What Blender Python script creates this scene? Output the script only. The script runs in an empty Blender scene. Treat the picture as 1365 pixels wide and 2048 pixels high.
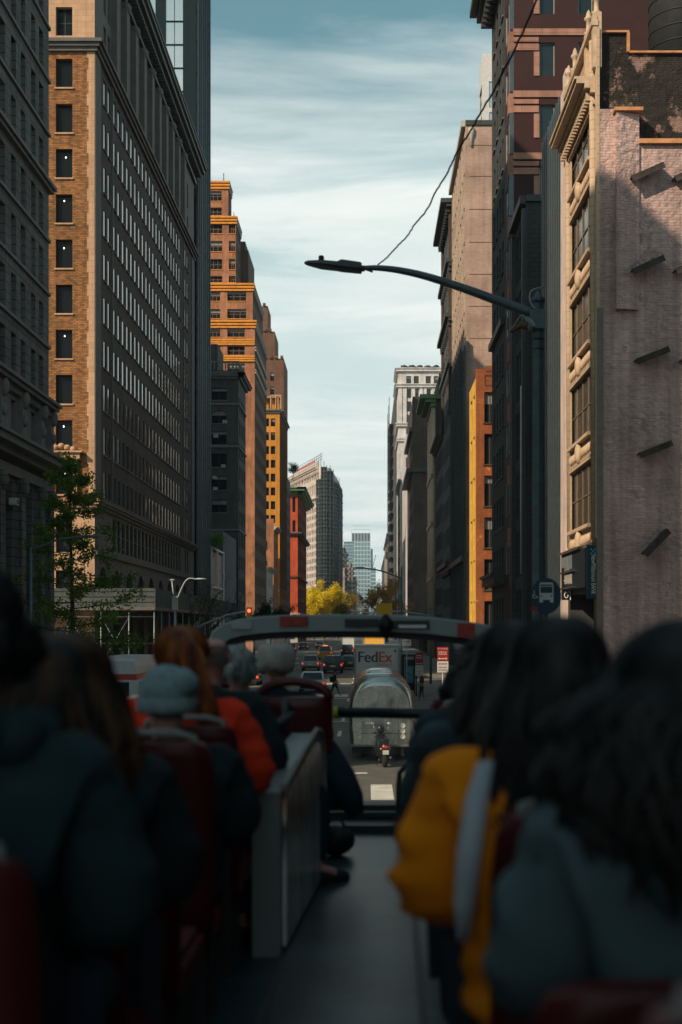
import bpy, bmesh, math, random
from mathutils import Vector, Matrix, noise
random.seed(7)
R = math.radians
SC = bpy.context.scene
COL = SC.collection
F = 2700.0; VX = 735.0; HY = 1255.0; EYE = 4.6      # focal in photo pixels, street vanishing point, eye height
XL, XR = -21.0, 10.0                                # street walls left and right
HAZE = 0.00012
SUN_AZ, SUN_EL = 46.0, 34.0                         # sun: behind the camera on the left

# ------------------------------------------------------------ camera
cd = bpy.data.cameras.new('camera'); cam = bpy.data.objects.new('camera', cd); COL.objects.link(cam)
cam.location = (0, 0, EYE); cam.rotation_euler = (R(90), 0, 0)
cd.sensor_width = 36; cd.sensor_fit = 'AUTO'; cd.lens = F/2048*36
cd.shift_x = -(VX-682.5)/2048; cd.shift_y = (HY-1024)/2048
cd.clip_start = 0.05; cd.clip_end = 9000
cd.dof.use_dof = True; cd.dof.focus_distance = 70; cd.dof.aperture_fstop = 2.0
SC.camera = cam
# ------------------------------------------------------------ world
W = bpy.data.worlds.new('World'); SC.world = W; W.use_nodes = True
def N(nt, t, **kw):
    n = nt.nodes.new(t)
    for k, v in kw.items(): setattr(n, k, v)
    return n
def L(nt, a, b): nt.links.new(a, b)
def ramp(nt, fac, stops, interp='LINEAR'):
    r = N(nt, 'ShaderNodeValToRGB'); e = r.color_ramp.elements; r.color_ramp.interpolation = interp
    while len(e) < len(stops): e.new(0.5)
    for i, (p, c) in enumerate(stops):
        e[i].position = p; e[i].color = (c if len(c) == 4 else (*c, 1)) if hasattr(c, '__len__') else (c, c, c, 1)
    L(nt, fac, r.inputs[0]); return r.outputs[0]
def math_(nt, op, a, b=None, c=None, clamp=False):
    n = N(nt, 'ShaderNodeMath', operation=op); n.use_clamp = clamp
    for i, x in enumerate((a, b, c)):
        if x is None: continue
        if isinstance(x, (int, float)): n.inputs[i].default_value = x
        else: L(nt, x, n.inputs[i])
    return n.outputs[0]
def mixc(nt, fac, a, b, blend='MIX'):
    n = N(nt, 'ShaderNodeMix', data_type='RGBA', blend_type=blend)
    for s, x in ((0, fac), (6, a), (7, b)):
        if isinstance(x, (int, float)): n.inputs[s].default_value = x
        elif isinstance(x, tuple): n.inputs[s].default_value = (*x, 1)
        else: L(nt, x, n.inputs[s])
    return n.outputs[2]
nt = W.node_tree; nt.nodes.clear()
SKY = 0.1
sky = N(nt, 'ShaderNodeTexSky', sky_type='NISHITA'); sky.sun_disc = False
sky.sun_elevation = R(SUN_EL); sky.sun_rotation = R(180+SUN_AZ)
sky.air_density = 1.0; sky.dust_density = 0.6; sky.ozone_density = 1.6
tc = N(nt, 'ShaderNodeTexCoord'); sep = N(nt, 'ShaderNodeSeparateXYZ'); L(nt, tc.outputs['Generated'], sep.inputs[0])
zc = math_(nt, 'MAXIMUM', sep.outputs[2], 0.01)
zz = math_(nt, 'ADD', zc, 0.10)
cmb = N(nt, 'ShaderNodeCombineXYZ')
L(nt, math_(nt, 'DIVIDE', sep.outputs[0], zz), cmb.inputs[0]); L(nt, math_(nt, 'DIVIDE', sep.outputs[1], zz), cmb.inputs[1])
mp = N(nt, 'ShaderNodeMapping'); mp.inputs['Location'].default_value = (3.1, 0.62, 0); mp.inputs['Rotation'].default_value = (0, 0, R(14)); mp.inputs['Scale'].default_value = (0.85, 1.9, 1)
L(nt, cmb.outputs[0], mp.inputs[0])
n1 = N(nt, 'ShaderNodeTexNoise'); n1.inputs['Scale'].default_value = 1.1; n1.inputs['Detail'].default_value = 10; n1.inputs['Roughness'].default_value = .60; n1.inputs['Distortion'].default_value = .5
L(nt, mp.outputs[0], n1.inputs[0])
elev = ramp(nt, zc, [(0.0, 1.6), (0.14, 1.35), (0.22, 1.10), (0.30, .74), (0.35, .30), (0.42, .08)])
cl = math_(nt, 'ADD', math_(nt, 'MULTIPLY', math_(nt, 'SUBTRACT', n1.outputs[0], .5), 2.1), elev, clamp=True)
cloudf = ramp(nt, cl, [(0.06, 0.0), (0.75, 1.0)])
base = mixc(nt, 1.0, sky.outputs[0], (1.18, 1.45, 1.05), 'MULTIPLY')
ccol = mixc(nt, ramp(nt, n1.outputs[0], [(0.35, 0.0), (0.62, 1.0)]), (6.8, 8.1, 8.0), (9.7, 10.1, 9.7))
skyc = mixc(nt, cloudf, base, ccol)
bg = N(nt, 'ShaderNodeBackground'); bg.inputs[1].default_value = SKY; L(nt, skyc, bg.inputs[0])
wo = N(nt, 'ShaderNodeOutputWorld'); L(nt, bg.outputs[0], wo.inputs[0])
# ------------------------------------------------------------ sun
sd = bpy.data.lights.new('sun', 'SUN'); sd.energy = 5.0; sd.angle = R(0.5); sd.color = (1.0, .80, .58)
sun = bpy.data.objects.new('sun', sd); COL.objects.link(sun)
az, el = R(SUN_AZ), R(SUN_EL)
to_sun = Vector((-math.sin(az)*math.cos(el), -math.cos(az)*math.cos(el), math.sin(el)))
sun.rotation_euler = to_sun.to_track_quat('Z', 'Y').to_euler(); sun.location = (-60, -60, 120)
SC.view_settings.view_transform = 'Standard'; SC.view_settings.look = 'None'; SC.view_settings.gamma = 1; SC.view_settings.exposure = 0
SC.render.engine = 'CYCLES'; SC.cycles.use_denoising = True; SC.cycles.max_bounces = 6; SC.cycles.diffuse_bounces = 3; SC.cycles.glossy_bounces = 3; SC.cycles.transparent_max_bounces = 12

# ------------------------------------------------------------ materials
MATS = {}
def base_mat(name, rough=.8, metal=0.0, spec=.3):
    m = bpy.data.materials.new(name); m.use_nodes = True; nt = m.node_tree
    b = nt.nodes['Principled BSDF']; b.inputs['Roughness'].default_value = rough; b.inputs['Metallic'].default_value = metal
    b.inputs['Specular IOR Level'].default_value = spec
    return m, nt, b
def plain(name, c, rough=.7, metal=0.0, var=.18, scale=3.0, bump=0.0, spec=.3, emit=None):
    if name in MATS: return MATS[name]
    m, nt, b = base_mat(name, rough, metal, spec)
    g = N(nt, 'ShaderNodeTexCoord'); n = N(nt, 'ShaderNodeTexNoise'); n.inputs['Scale'].default_value = scale; n.inputs['Detail'].default_value = 6; n.inputs['Roughness'].default_value = .6
    L(nt, g.outputs['Object'], n.inputs[0])
    L(nt, mixc(nt, ramp(nt, n.outputs[0], [(.3, 0.0), (.7, 1.0)]), tuple(x*(1-var) for x in c), tuple(min(1, x*(1+var)) for x in c)), b.inputs['Base Color'])
    if bump:
        bp = N(nt, 'ShaderNodeBump'); bp.inputs['Strength'].default_value = bump; bp.inputs['Distance'].default_value = .02
        L(nt, n.outputs[0], bp.inputs['Height']); L(nt, bp.outputs[0], b.inputs['Normal'])
    if emit:
        b.inputs['Emission Color'].default_value = (*emit[0], 1); b.inputs['Emission Strength'].default_value = emit[1]
    MATS[name] = m; return m
def wallcoords(nt):
    """u runs along whichever way the wall faces, v is height; metres"""
    g = N(nt, 'ShaderNodeNewGeometry'); sp = N(nt, 'ShaderNodeSeparateXYZ'); L(nt, g.outputs['Position'], sp.inputs[0])
    sn = N(nt, 'ShaderNodeSeparateXYZ'); L(nt, g.outputs['True Normal'], sn.inputs[0])
    ny = math_(nt, 'GREATER_THAN', math_(nt, 'ABSOLUTE', sn.outputs[1]), .7)
    u = math_(nt, 'ADD', math_(nt, 'MULTIPLY', sp.outputs[0], ny), math_(nt, 'MULTIPLY', sp.outputs[1], math_(nt, 'SUBTRACT', 1.0, ny)))
    c = N(nt, 'ShaderNodeCombineXYZ'); L(nt, u, c.inputs[0]); L(nt, sp.outputs[2], c.inputs[1])
    return c.outputs[0], g.outputs['Position'], sp
def wall_mat(name, c1, c2, mortar, bw=.22, bh=.075, ms=.012, rough=.85, blotch=.35, streak=.3, bump=.35, patch=None, lumps=None):
    if name in MATS: return MATS[name]
    m, nt, b = base_mat(name, rough)
    uv, pos, sp = wallcoords(nt)
    br = N(nt, 'ShaderNodeTexBrick'); L(nt, uv, br.inputs['Vector'])
    br.inputs['Scale'].default_value = 1; br.inputs['Brick Width'].default_value = bw; br.inputs['Row Height'].default_value = bh; br.inputs['Mortar Size'].default_value = ms; br.inputs['Mortar Smooth'].default_value = .3; br.inputs['Bias'].default_value = 0
    br.inputs['Color1'].default_value = (*c1, 1); br.inputs['Color2'].default_value = (*c2, 1); br.inputs['Mortar'].default_value = (*mortar, 1)
    n = N(nt, 'ShaderNodeTexNoise'); n.inputs['Scale'].default_value = .35; n.inputs['Detail'].default_value = 8; n.inputs['Roughness'].default_value = .65; L(nt, pos, n.inputs[0])
    mpn = N(nt, 'ShaderNodeMapping'); mpn.inputs['Scale'].default_value = (1.6, .09, 1); L(nt, uv, mpn.inputs[0])
    s = N(nt, 'ShaderNodeTexNoise'); s.inputs['Scale'].default_value = 1.6; s.inputs['Detail'].default_value = 5; L(nt, mpn.outputs[0], s.inputs[0])
    f1 = ramp(nt, n.outputs[0], [(.28, 1-blotch), (.72, 1+blotch*.5)])
    f2 = ramp(nt, s.outputs[0], [(.30, 1-streak), (.62, 1.0)])
    c = mixc(nt, 1.0, mixc(nt, 1.0, br.outputs[0], f1, 'MULTIPLY'), f2, 'MULTIPLY')
    if patch:
        pn = N(nt, 'ShaderNodeTexNoise'); pn.inputs['Scale'].default_value = patch[1]; pn.inputs['Detail'].default_value = 9; pn.inputs['Roughness'].default_value = .7; L(nt, pos, pn.inputs[0])
        c = mixc(nt, ramp(nt, pn.outputs[0], [(patch[2], 0.0), (patch[2]+.05, 1.0)]), c, patch[0])
    L(nt, c, b.inputs['Base Color'])
    bp = N(nt, 'ShaderNodeBump'); bp.inputs['Strength'].default_value = bump; bp.inputs['Distance'].default_value = .015
    h = math_(nt, 'ADD', math_(nt, 'MULTIPLY', br.outputs[1], -1.0), math_(nt, 'MULTIPLY', n.outputs[0], .8))
    if lumps:
        ln_ = N(nt, 'ShaderNodeTexNoise'); ln_.inputs['Scale'].default_value = lumps[0]; ln_.inputs['Detail'].default_value = 5; L(nt, pos, ln_.inputs[0]); h = math_(nt, 'ADD', h, math_(nt, 'MULTIPLY', ln_.outputs[0], lumps[1]*3)); bp.inputs['Distance'].default_value = .03
    L(nt, h, bp.inputs['Height']); L(nt, bp.outputs[0], b.inputs['Normal'])
    MATS[name] = m; return m
def glass_mat(name, c=(.012, .018, .022), rough=.06, spec=.6, wav=.05, metal=0.0):
    if name in MATS: return MATS[name]
    m, nt, b = base_mat(name, rough, metal, spec); b.inputs['Base Color'].default_value = (*c, 1)
    g = N(nt, 'ShaderNodeNewGeometry'); n = N(nt, 'ShaderNodeTexNoise'); n.inputs['Scale'].default_value = .55; n.inputs['Detail'].default_value = 2
    L(nt, g.outputs['Position'], n.inputs[0]); bp = N(nt, 'ShaderNodeBump'); bp.inputs['Strength'].default_value = wav; bp.inputs['Distance'].default_value = .3
    L(nt, n.outputs[0], bp.inputs['Height']); L(nt, bp.outputs[0], b.inputs['Normal'])
    MATS[name] = m; return m
def emis(name, c, s):
    if name in MATS: return MATS[name]
    m, nt, b = base_mat(name, .4); b.inputs['Base Color'].default_value = (*c, 1)
    b.inputs['Emission Color'].default_value = (*c, 1); b.inputs['Emission Strength'].default_value = s
    MATS[name] = m; return m

# ------------------------------------------------------------ mesh builder
class MB:
    def __init__(s): s.v = []; s.f = []; s.m = []; s.sm = []
    def face(s, pts, m=0, smooth=False):
        i = len(s.v); s.v += [tuple(p) for p in pts]; s.f.append(tuple(range(i, i+len(pts)))); s.m.append(m); s.sm.append(smooth)
    def box(s, x0, x1, y0, y1, z0, z1, m=0):
        if x1 < x0: x0, x1 = x1, x0
        if y1 < y0: y0, y1 = y1, y0
        if z1 < z0: z0, z1 = z1, z0
        s.hexa([(x0,y0,z0),(x1,y0,z0),(x1,y1,z0),(x0,y1,z0),(x0,y0,z1),(x1,y0,z1),(x1,y1,z1),(x0,y1,z1)], m)
    def hexa(s, p, m=0):
        i = len(s.v); s.v += [tuple(q) for q in p]
        for f in ((3,2,1,0),(4,5,6,7),(0,1,5,4),(1,2,6,5),(2,3,7,6),(3,0,4,7)):
            s.f.append(tuple(i+k for k in f)); s.m.append(m); s.sm.append(False)
    def obox(s, c, ux, uy, uz, m=0):
        c = Vector(c); ux = Vector(ux); uy = Vector(uy); uz = Vector(uz)
        s.hexa([c-ux-uy-uz, c+ux-uy-uz, c+ux+uy-uz, c-ux+uy-uz, c-ux-uy+uz, c+ux-uy+uz, c+ux+uy+uz, c-ux+uy+uz], m)
    def beam(s, a, b, w, h, m=0):
        a = Vector(a); b = Vector(b); d = (b-a); t = d.normalized()
        up = Vector((0,0,1)) if abs(t.z) < .95 else Vector((0,1,0))
        sx = t.cross(up).normalized(); sz = sx.cross(t).normalized()
        s.obox((a+b)/2, sx*w/2, d/2, sz*h/2, m)
    def tube(s, pts, r, n=8, m=0, cap=True, smooth=True):
        pts = [Vector(p) for p in pts]; k = len(pts); rr = r if hasattr(r, '__len__') else [r]*k
        i0 = len(s.v); prev = None
        for i, p in enumerate(pts):
            t = (pts[min(i+1, k-1)]-pts[max(i-1, 0)]); t = t.normalized() if t.length > 1e-9 else Vector((0,0,1))
            if prev is None:
                up = Vector((0,0,1)) if abs(t.z) < .9 else Vector((1,0,0)); a = t.cross(up).normalized()
            else:
                a = (prev - t*prev.dot(t)); a = a.normalized() if a.length > 1e-6 else t.orthogonal().normalized()
            prev = a; b = t.cross(a)
            for j in range(n):
                th = 2*math.pi*j/n; q = p + (a*math.cos(th)+b*math.sin(th))*rr[i]; s.v.append(tuple(q))
        for i in range(k-1):
            for j in range(n):
                a0 = i0+i*n+j; a1 = i0+i*n+(j+1) % n
                s.f.append((a0, a1, a1+n, a0+n)); s.m.append(m); s.sm.append(smooth)
        if cap:
            s.f.append(tuple(i0+j for j in reversed(range(n)))); s.m.append(m); s.sm.append(False)
            s.f.append(tuple(i0+(k-1)*n+j for j in range(n))); s.m.append(m); s.sm.append(False)
    def rings(s, rings, m=0, smooth=True, closed=True, caps=True):
        i0 = len(s.v); n = len(rings[0])
        for r in rings: s.v += [tuple(p) for p in r]
        for i in range(len(rings)-1):
            for j in range(n if closed else n-1):
                a0 = i0+i*n+j; a1 = i0+i*n+(j+1) % n
                s.f.append((a0, a1, a1+n, a0+n)); s.m.append(m); s.sm.append(smooth)
        if caps:
            s.f.append(tuple(i0+j for j in reversed(range(n)))); s.m.append(m); s.sm.append(False)
            s.f.append(tuple(i0+(len(rings)-1)*n+j for j in range(n))); s.m.append(m); s.sm.append(False)
    def ball(s, c, r, nu=12, nv=8, m=0, jit=0):
        rx, ry, rz = r if hasattr(r, '__len__') else (r, r, r); rs = []
        for i in range(nv+1):
            ph = -math.pi/2+math.pi*i/nv; q = []
            for j in range(nu):
                th = 2*math.pi*j/nu; k = 1+random.uniform(-jit, jit); co = max(math.cos(ph), .02)
                q.append((c[0]+rx*co*math.cos(th)*k, c[1]+ry*co*math.sin(th)*k, c[2]+rz*math.sin(ph)*k))
            rs.append(q)
        s.rings(rs, m)
    def lathe(s, c, prof, n=14, m=0):
        s.rings([[(c[0]+r*math.cos(2*math.pi*j/n), c[1]+r*math.sin(2*math.pi*j/n), c[2]+z) for j in range(n)] for r, z in prof], m)
    def prism(s, poly, y0, y1, m=0):
        """polygon in x,z extruded along y"""
        n = len(poly); i = len(s.v)
        s.v += [(x, y0, z) for x, z in poly]+[(x, y1, z) for x, z in poly]
        s.f.append(tuple(i+k for k in range(n))); s.f.append(tuple(i+n+k for k in reversed(range(n)))); s.m += [m, m]; s.sm += [False, False]
        for k in range(n):
            s.f.append((i+k, i+n+k, i+n+(k+1) % n, i+(k+1) % n)); s.m.append(m); s.sm.append(False)
    def add(s, o, mat4=None, moff=0):
        i = len(s.v); s.v += [tuple(mat4 @ Vector(p)) for p in o.v] if mat4 else list(o.v)
        s.f += [tuple(i+k for k in f) for f in o.f]; s.m += [k+moff for k in o.m]; s.sm += o.sm
    def mesh(s, name, mats):
        me = bpy.data.meshes.new(name); me.from_pydata(s.v, [], s.f)
        for mt in mats: me.materials.append(mt)
        if len(s.f):
            me.polygons.foreach_set('material_index', s.m); me.polygons.foreach_set('use_smooth', s.sm)
        me.update(); return me
    def build(s, name, mats, parent=None, origin=None, fix=False):
        mats = mats if isinstance(mats, (list, tuple)) else [mats]
        me = s.mesh(name, mats)
        if fix:
            bm = bmesh.new(); bm.from_mesh(me); bmesh.ops.recalc_face_normals(bm, faces=bm.faces); bm.to_mesh(me); bm.free()
        o = bpy.data.objects.new(name, me); COL.objects.link(o)
        if parent is not None:
            o.parent = parent; o.matrix_parent_inverse = parent_inv(parent)
        return o
def world_mat(o):
    m = Matrix.LocRotScale(o.location, o.rotation_euler, o.scale)
    return (world_mat(o.parent) @ o.matrix_parent_inverse @ m) if o.parent else m
LOCALS = set()
def parent_inv(p):
    return Matrix.Identity(4) if p.name in LOCALS else world_mat(p).inverted()
def tag(o, label=None, cat=None, group=None, kind=None):
    if label: o['label'] = label
    if cat: o['category'] = cat
    if group: o['group'] = group
    if kind: o['kind'] = kind
    return o
def thing(name, label, cat, loc=(0, 0, 0), rz=0, group=None, local=False):
    """an Empty at the base of a thing. local=True: its parts are modelled round its own origin."""
    o = bpy.data.objects.new(name, None); COL.objects.link(o); o.empty_display_size = .3
    o.location = loc; o.rotation_euler = (0, 0, rz); tag(o, label, cat, group)
    if local: LOCALS.add(o.name)
    return o
KIDS = {}
def copy_tree(root, loc=None, rz=None, label=None, scale=None):
    r = root.copy(); COL.objects.link(r)
    if loc is not None: r.location = loc
    if rz is not None: r.rotation_euler = (0, 0, rz)
    if scale is not None: r.scale = (scale,)*3
    if label: r['label'] = label
    for ch in root.children:
        c = ch.copy(); COL.objects.link(c); c.parent = r
        for g in ch.children:
            d = g.copy(); COL.objects.link(d); d.parent = c
    return r
def P(px, py, d): return Vector(((px-VX)/F*d, d, EYE-(py-HY)/F*d))
def text_mesh(s, size, depth=.004, font=None):
    c = bpy.data.curves.new('lettering', 'FONT'); c.body = s; c.size = size; c.extrude = depth; c.align_x = 'CENTER'; c.align_y = 'CENTER'
    o = bpy.data.objects.new('lettering', c); COL.objects.link(o)
    dg = bpy.context.evaluated_depsgraph_get(); me = bpy.data.meshes.new_from_object(o.evaluated_get(dg)); bpy.data.objects.remove(o)
    return me
def word_bars(root, cx, cz, w, h, y, mat, n=5, name='lettering_marks', along='x'):
    g = MB(); rr = random.Random(int(cx*97+cz*31)); u = -w/2
    while u < w/2:
        k = rr.uniform(.5, 1.3)*w/n*.5; e = min(u+k, w/2)
        if along == 'x': g.box(cx+u, cx+e, y-.004, y, cz-h/2, cz+h/2)
        else: g.box(y-.02, y, cx+u, cx+e, cz-h/2*rr.uniform(.7, 1), cz+h/2)
        u = e+k*.9
    return g.build(name, mat, root)
def text(s, size, loc, mat, parent, rot=(R(90), 0, 0), sx=1.0, name='lettering', bold=0.0):
    me = text_mesh(s, size, .004)
    me.materials.clear(); me.materials.append(mat)
    o = bpy.data.objects.new(name, me); COL.objects.link(o); o.location = loc; o.rotation_euler = rot; o.scale = (sx, 1, 1)
    o.parent = parent; o.matrix_parent_inverse = parent_inv(parent)
    return o
# ------------------------------------------------------------ buildings
G = {
 'glass': glass_mat('window_glass'), 'glass2': glass_mat('old_window_glass', (.02, .026, .028), .14, .5, .09),
 'mirror': glass_mat('mirror_glass', (.60, .62, .62), .10, .8, .03, .75),
 'dim': glass_mat('dim_window_glass', (.008, .012, .014), .15, .12), 'bright': glass_mat('sky_reflecting_glass', (.03, .04, .045), .03, 1.0, .004),
 'blind': plain('roller_blind', (.22, .22, .20), .5, var=.1, spec=.5),
}
FR_DARK = plain('dark_window_frame', (.03, .032, .034), .5)
FR_PALE = plain('pale_window_frame', (.30, .30, .28), .6)
FR_BR = plain('brown_window_frame', (.10, .075, .05), .6)
ROOF = plain('tar_roof', (.05, .05, .05), .9, bump=.3)
WCACHE = {}
def win_mb(w, h, style, var, sill=False):
    """window centred on its origin looking down -Y; material 0 frame, 1 glass, 2 blind"""
    b = MB(); fw = .06
    b.face([(-w/2, .05, -h/2), (w/2, .05, -h/2), (w/2, .05, h/2), (-w/2, .05, h/2)], 1)
    b.box(-w/2, -w/2+fw, 0, .07, -h/2, h/2); b.box(w/2-fw, w/2, 0, .07, -h/2, h/2)
    b.box(-w/2+fw, w/2-fw, 0, .07, -h/2, -h/2+fw); b.box(-w/2+fw, w/2-fw, 0, .07, h/2-fw, h/2)
    if sill: b.box(-w/2-.1, w/2+.1, -sill-.12, -sill+.003, -h/2-.12, -h/2+.0, 3)
    if style == 'sash': b.box(-w/2+fw, w/2-fw, -.02, .068, -.035, .035)
    elif style[0] == 'g':
        nx, ny = int(style[1]), int(style[2])
        for i in range(1, nx): x = -w/2+w*i/nx; b.box(x-.03, x+.03, .004, .066, -h/2+fw, h/2-fw)
        for j in range(1, ny): z = -h/2+h*j/ny; b.box(-w/2+fw, w/2-fw, .01, .062, z-.03, z+.03)
    if var == 1: b.face([(-w/2+fw, .045, h*.12), (w/2-fw, .045, h*.12), (w/2-fw, .045, h/2-fw), (-w/2+fw, .045, h/2-fw)], 2)
    elif var == 2: b.face([(-w/2+fw, .045, h/2-fw-h*.22), (w/2-fw, .045, h/2-fw-h*.22), (w/2-fw, .045, h/2-fw), (-w/2+fw, .045, h/2-fw)], 2)
    return b
class Bld:
    def __init__(s, name, label, base, group=None, cat='building', fr=None, glass='glass', style='sash', blinds=.12):
        s.root = thing(name, label, cat, base, 0, group); s.mb = {}; s.mats = {}; s.wins = []
        s.fr = fr or FR_DARK; s.glass = glass; s.style = style; s.blinds = blinds; s.rng = random.Random(hash(label) % 1000 if False else len(label)*7+int(base[1]))
    def part(s, name, mat):
        if name not in s.mb: s.mb[name] = MB(); s.mats[name] = mat
        return s.mb[name]
    def piece(s, name, mat):
        s.np = getattr(s, 'np', 0)+1; k = '%s#%d' % (name, s.np); s.mb[k] = MB(); s.mats[k] = mat; return s.mb[k]
    def last(s, name, mat):
        ks = [k for k in s.mb if k.split('#')[0] == name]; return s.mb[ks[-1]] if ks else s.piece(name, mat)
    def facade(s, p0, p1, z0, z1, cols, rows, mat, rec=.25, part='wall', style=None, sill=None, skip=None, arch=None, lintel=None):
        b = s.part(part, mat); p0 = Vector((*p0, 0)); p1 = Vector((*p1, 0)); d = (p1-p0); Ln = d.length; d.normalize(); n = Vector((d.y, -d.x, 0))
        def q(u0, u1, za, zb):
            if u1-u0 < 1e-4 or zb-za < 1e-4: return
            a = p0+d*u0; c = p0+d*u1; b.face([(a.x, a.y, za), (c.x, c.y, za), (c.x, c.y, zb), (a.x, a.y, zb)])
        zc = z0
        for ri, (ra, rb) in enumerate(rows):
            q(0, Ln, zc, ra); uc = 0
            for ci, (ua, ub) in enumerate(cols):
                q(uc, ua, ra, rb); uc = ub
                if skip and skip(ci, ri): q(ua, ub, ra, rb); continue
                A = p0+d*ua; C = p0+d*ub; I = -n*rec
                if arch and arch(ci, ri):
                    r = (ub-ua)/2; zs = rb-r; k = 10; mid = (A+C)/2; pts = []
                    for t in range(k+1):
                        th = math.pi*t/k; pts.append((mid-d*r*math.cos(th), zs+r*math.sin(th)))
                    for t in range(k):
                        (a, za), (c, zb2) = pts[t], pts[t+1]
                        b.face([(a.x, a.y, za), (c.x, c.y, zb2), (c.x, c.y, rb+1e-3), (a.x, a.y, rb+1e-3)])
                        b.face([(a.x, a.y, za), (a.x+I.x, a.y+I.y, za), (c.x+I.x, c.y+I.y, zb2), (c.x, c.y, zb2)])
                else:
                    b.face([(A.x, A.y, rb), (C.x, C.y, rb), (C.x+I.x, C.y+I.y, rb), (A.x+I.x, A.y+I.y, rb)])
                b.face([(A.x, A.y, ra), (A.x+I.x, A.y+I.y, ra), (C.x+I.x, C.y+I.y, ra), (C.x, C.y, ra)])
                b.face([(A.x, A.y, ra), (A.x, A.y, rb), (A.x+I.x, A.y+I.y, rb), (A.x+I.x, A.y+I.y, ra)])
                b.face([(C.x, C.y, ra), (C.x+I.x, C.y+I.y, ra), (C.x+I.x, C.y+I.y, rb), (C.x, C.y, rb)])
                ctr = (A+C)/2-n*(rec-.0)
                s.wins.append((ctr.x, ctr.y, (ra+rb)/2, math.atan2(d.y, d.x), round(ub-ua, 3), round(rb-ra, 3), style or s.style, sill, rec))
                if lintel:
                    m4 = (A+C)/2; sb = s.part('lintel', lintel); sb.obox((m4.x+n.x*.02, m4.y+n.y*.02, rb+.13), d*((ub-ua)/2+.15), n*.06, (0, 0, .13))
            q(uc, Ln, ra, rb); zc = rb
        q(0, Ln, zc, z1)
    def side(s, p0, p1, z0, z1, mat, part='wall'): s.facade(p0, p1, z0, z1, [], [], mat, part=part)
    def block(s, x0, x1, y0, y1, z0, z1, mat, faces='NWESD', part='wall', roof=True):
        """plain outer faces: F camera side, K far side, W -x side, E +x side"""
        if 'F' in faces: s.side((x0, y0), (x1, y0), z0, z1, mat, part)
        if 'K' in faces: s.side((x1, y1), (x0, y1), z0, z1, mat, part)
        if 'E' in faces: s.side((x1, y0), (x1, y1), z0, z1, mat, part)
        if 'W' in faces: s.side((x0, y1), (x0, y0), z0, z1, mat, part)
        if roof:
            r = s.part('roof', ROOF); r.face([(x0, y0, z1-.02), (x1, y0, z1-.02), (x1, y1, z1-.02), (x0, y1, z1-.02)])
    def ledge(s, p0, p1, z, prof, mat, part='cornice', ext=0.0):
        """prof: list of (dz0, dz1, protrusion)"""
        b = s.piece(part, mat); p0 = Vector((*p0, 0)); p1 = Vector((*p1, 0)); d = (p1-p0); Ln = d.length; d.normalize(); n = Vector((d.y, -d.x, 0))
        for a, c, pr in prof:
            ctr = (p0+p1)/2+n*(pr/2-.02); b.obox((ctr.x, ctr.y, z+(a+c)/2), d*(Ln/2+ext*pr), n*(pr/2+.02), (0, 0, (c-a)/2))
    def dentils(s, p0, p1, z, h, pr, step, w, mat, part='cornice'):
        b = s.last(part, mat); p0 = Vector((*p0, 0)); p1 = Vector((*p1, 0)); d = (p1-p0); Ln = d.length; d.normalize(); n = Vector((d.y, -d.x, 0)); u = step/2
        while u < Ln:
            c = p0+d*u+n*(pr/2); b.obox((c.x, c.y, z+h/2), d*w/2, n*pr/2, (0, 0, h/2)); u += step
    def pier(s, p0, d, n, u0, u1, z0, z1, pr, mat, part='pilaster'):
        b = s.piece(part, mat); p0 = Vector((*p0, 0)); d = Vector((*d, 0)); n = Vector((*n, 0)); c = p0+d*(u0+u1)/2+n*(pr/2-.01)
        b.obox((c.x, c.y, (z0+z1)/2), d*(u1-u0)/2, n*(pr/2+.01), (0, 0, (z1-z0)/2))
    def finish(s):
        for k, b in s.mb.items():
            if b.f: b.build(k.split('#')[0], s.mats[k], s.root)
        def shown(w):
            x, y, z = w[:3]
            if y < 5: return 0
            px = VX+x/y*F; py = HY-(z-EYE)/y*F
            if not (-40 < px < 1405 and -60 < py < 1300): return 0
            side = abs(math.cos(w[3])) > .5
            wid = w[4]/y if side else w[4]*abs(x)/y/y
            return wid*w[5]/y
        s.wins.sort(key=lambda w: -shown(w)); rest = MB(); rsill = None; restgl = s.glass; inv = world_mat(s.root).inverted()
        for i, (x, y, z, a, w, h, st, sill, rec) in enumerate(s.wins):
            gl = s.glass
            if st[-1] == '!': gl, st = 'dim', st[:-1]
            elif st[-1] == '+':
                st = st[:-1]; restgl = 'glass'; pr_b = .74 if z > 34 else .5 if z > 25 else .22
                gl = 'bright' if s.rng.random() < pr_b else 'glass2'
            r = s.rng.random(); var = 1 if r < s.blinds else 2 if r < s.blinds*1.8 else 0
            if i < 100 and shown(s.wins[i]) > 0:
                key = (w, h, st, var, s.fr.name, gl, sill.name if sill else '', rec if sill else 0)
                if key not in WCACHE: WCACHE[key] = win_mb(w, h, st, var, sill and rec).mesh('window', [s.fr, G[gl], G['blind'], sill or FR_DARK])
                o = bpy.data.objects.new('window', WCACHE[key]); COL.objects.link(o); o.location = (x, y, z); o.rotation_euler = (0, 0, a); o.parent = s.root; o.matrix_parent_inverse = inv
            else:
                rsill = sill or rsill; rest.add(win_mb(w, h, st, var, sill and rec), Matrix.Translation((x, y, z)) @ Matrix.Rotation(a, 4, 'Z'))
        if rest.f: tag(rest.build('window', [s.fr, G[restgl], G['blind'], rsill or FR_DARK], s.root), kind='stuff')
        return s.root
def cols_at(start, n, pitch, w): return [(start+i*pitch-w/2, start+i*pitch+w/2) for i in range(n)]
def rows_at(z0, n, pitch, h): return [(z0+i*pitch, z0+i*pitch+h) for i in range(n)]
CORN = [(-.5, -.25, .25), (-.25, 0, .5), (0, .18, .8), (.18, .3, .9)]

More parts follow.
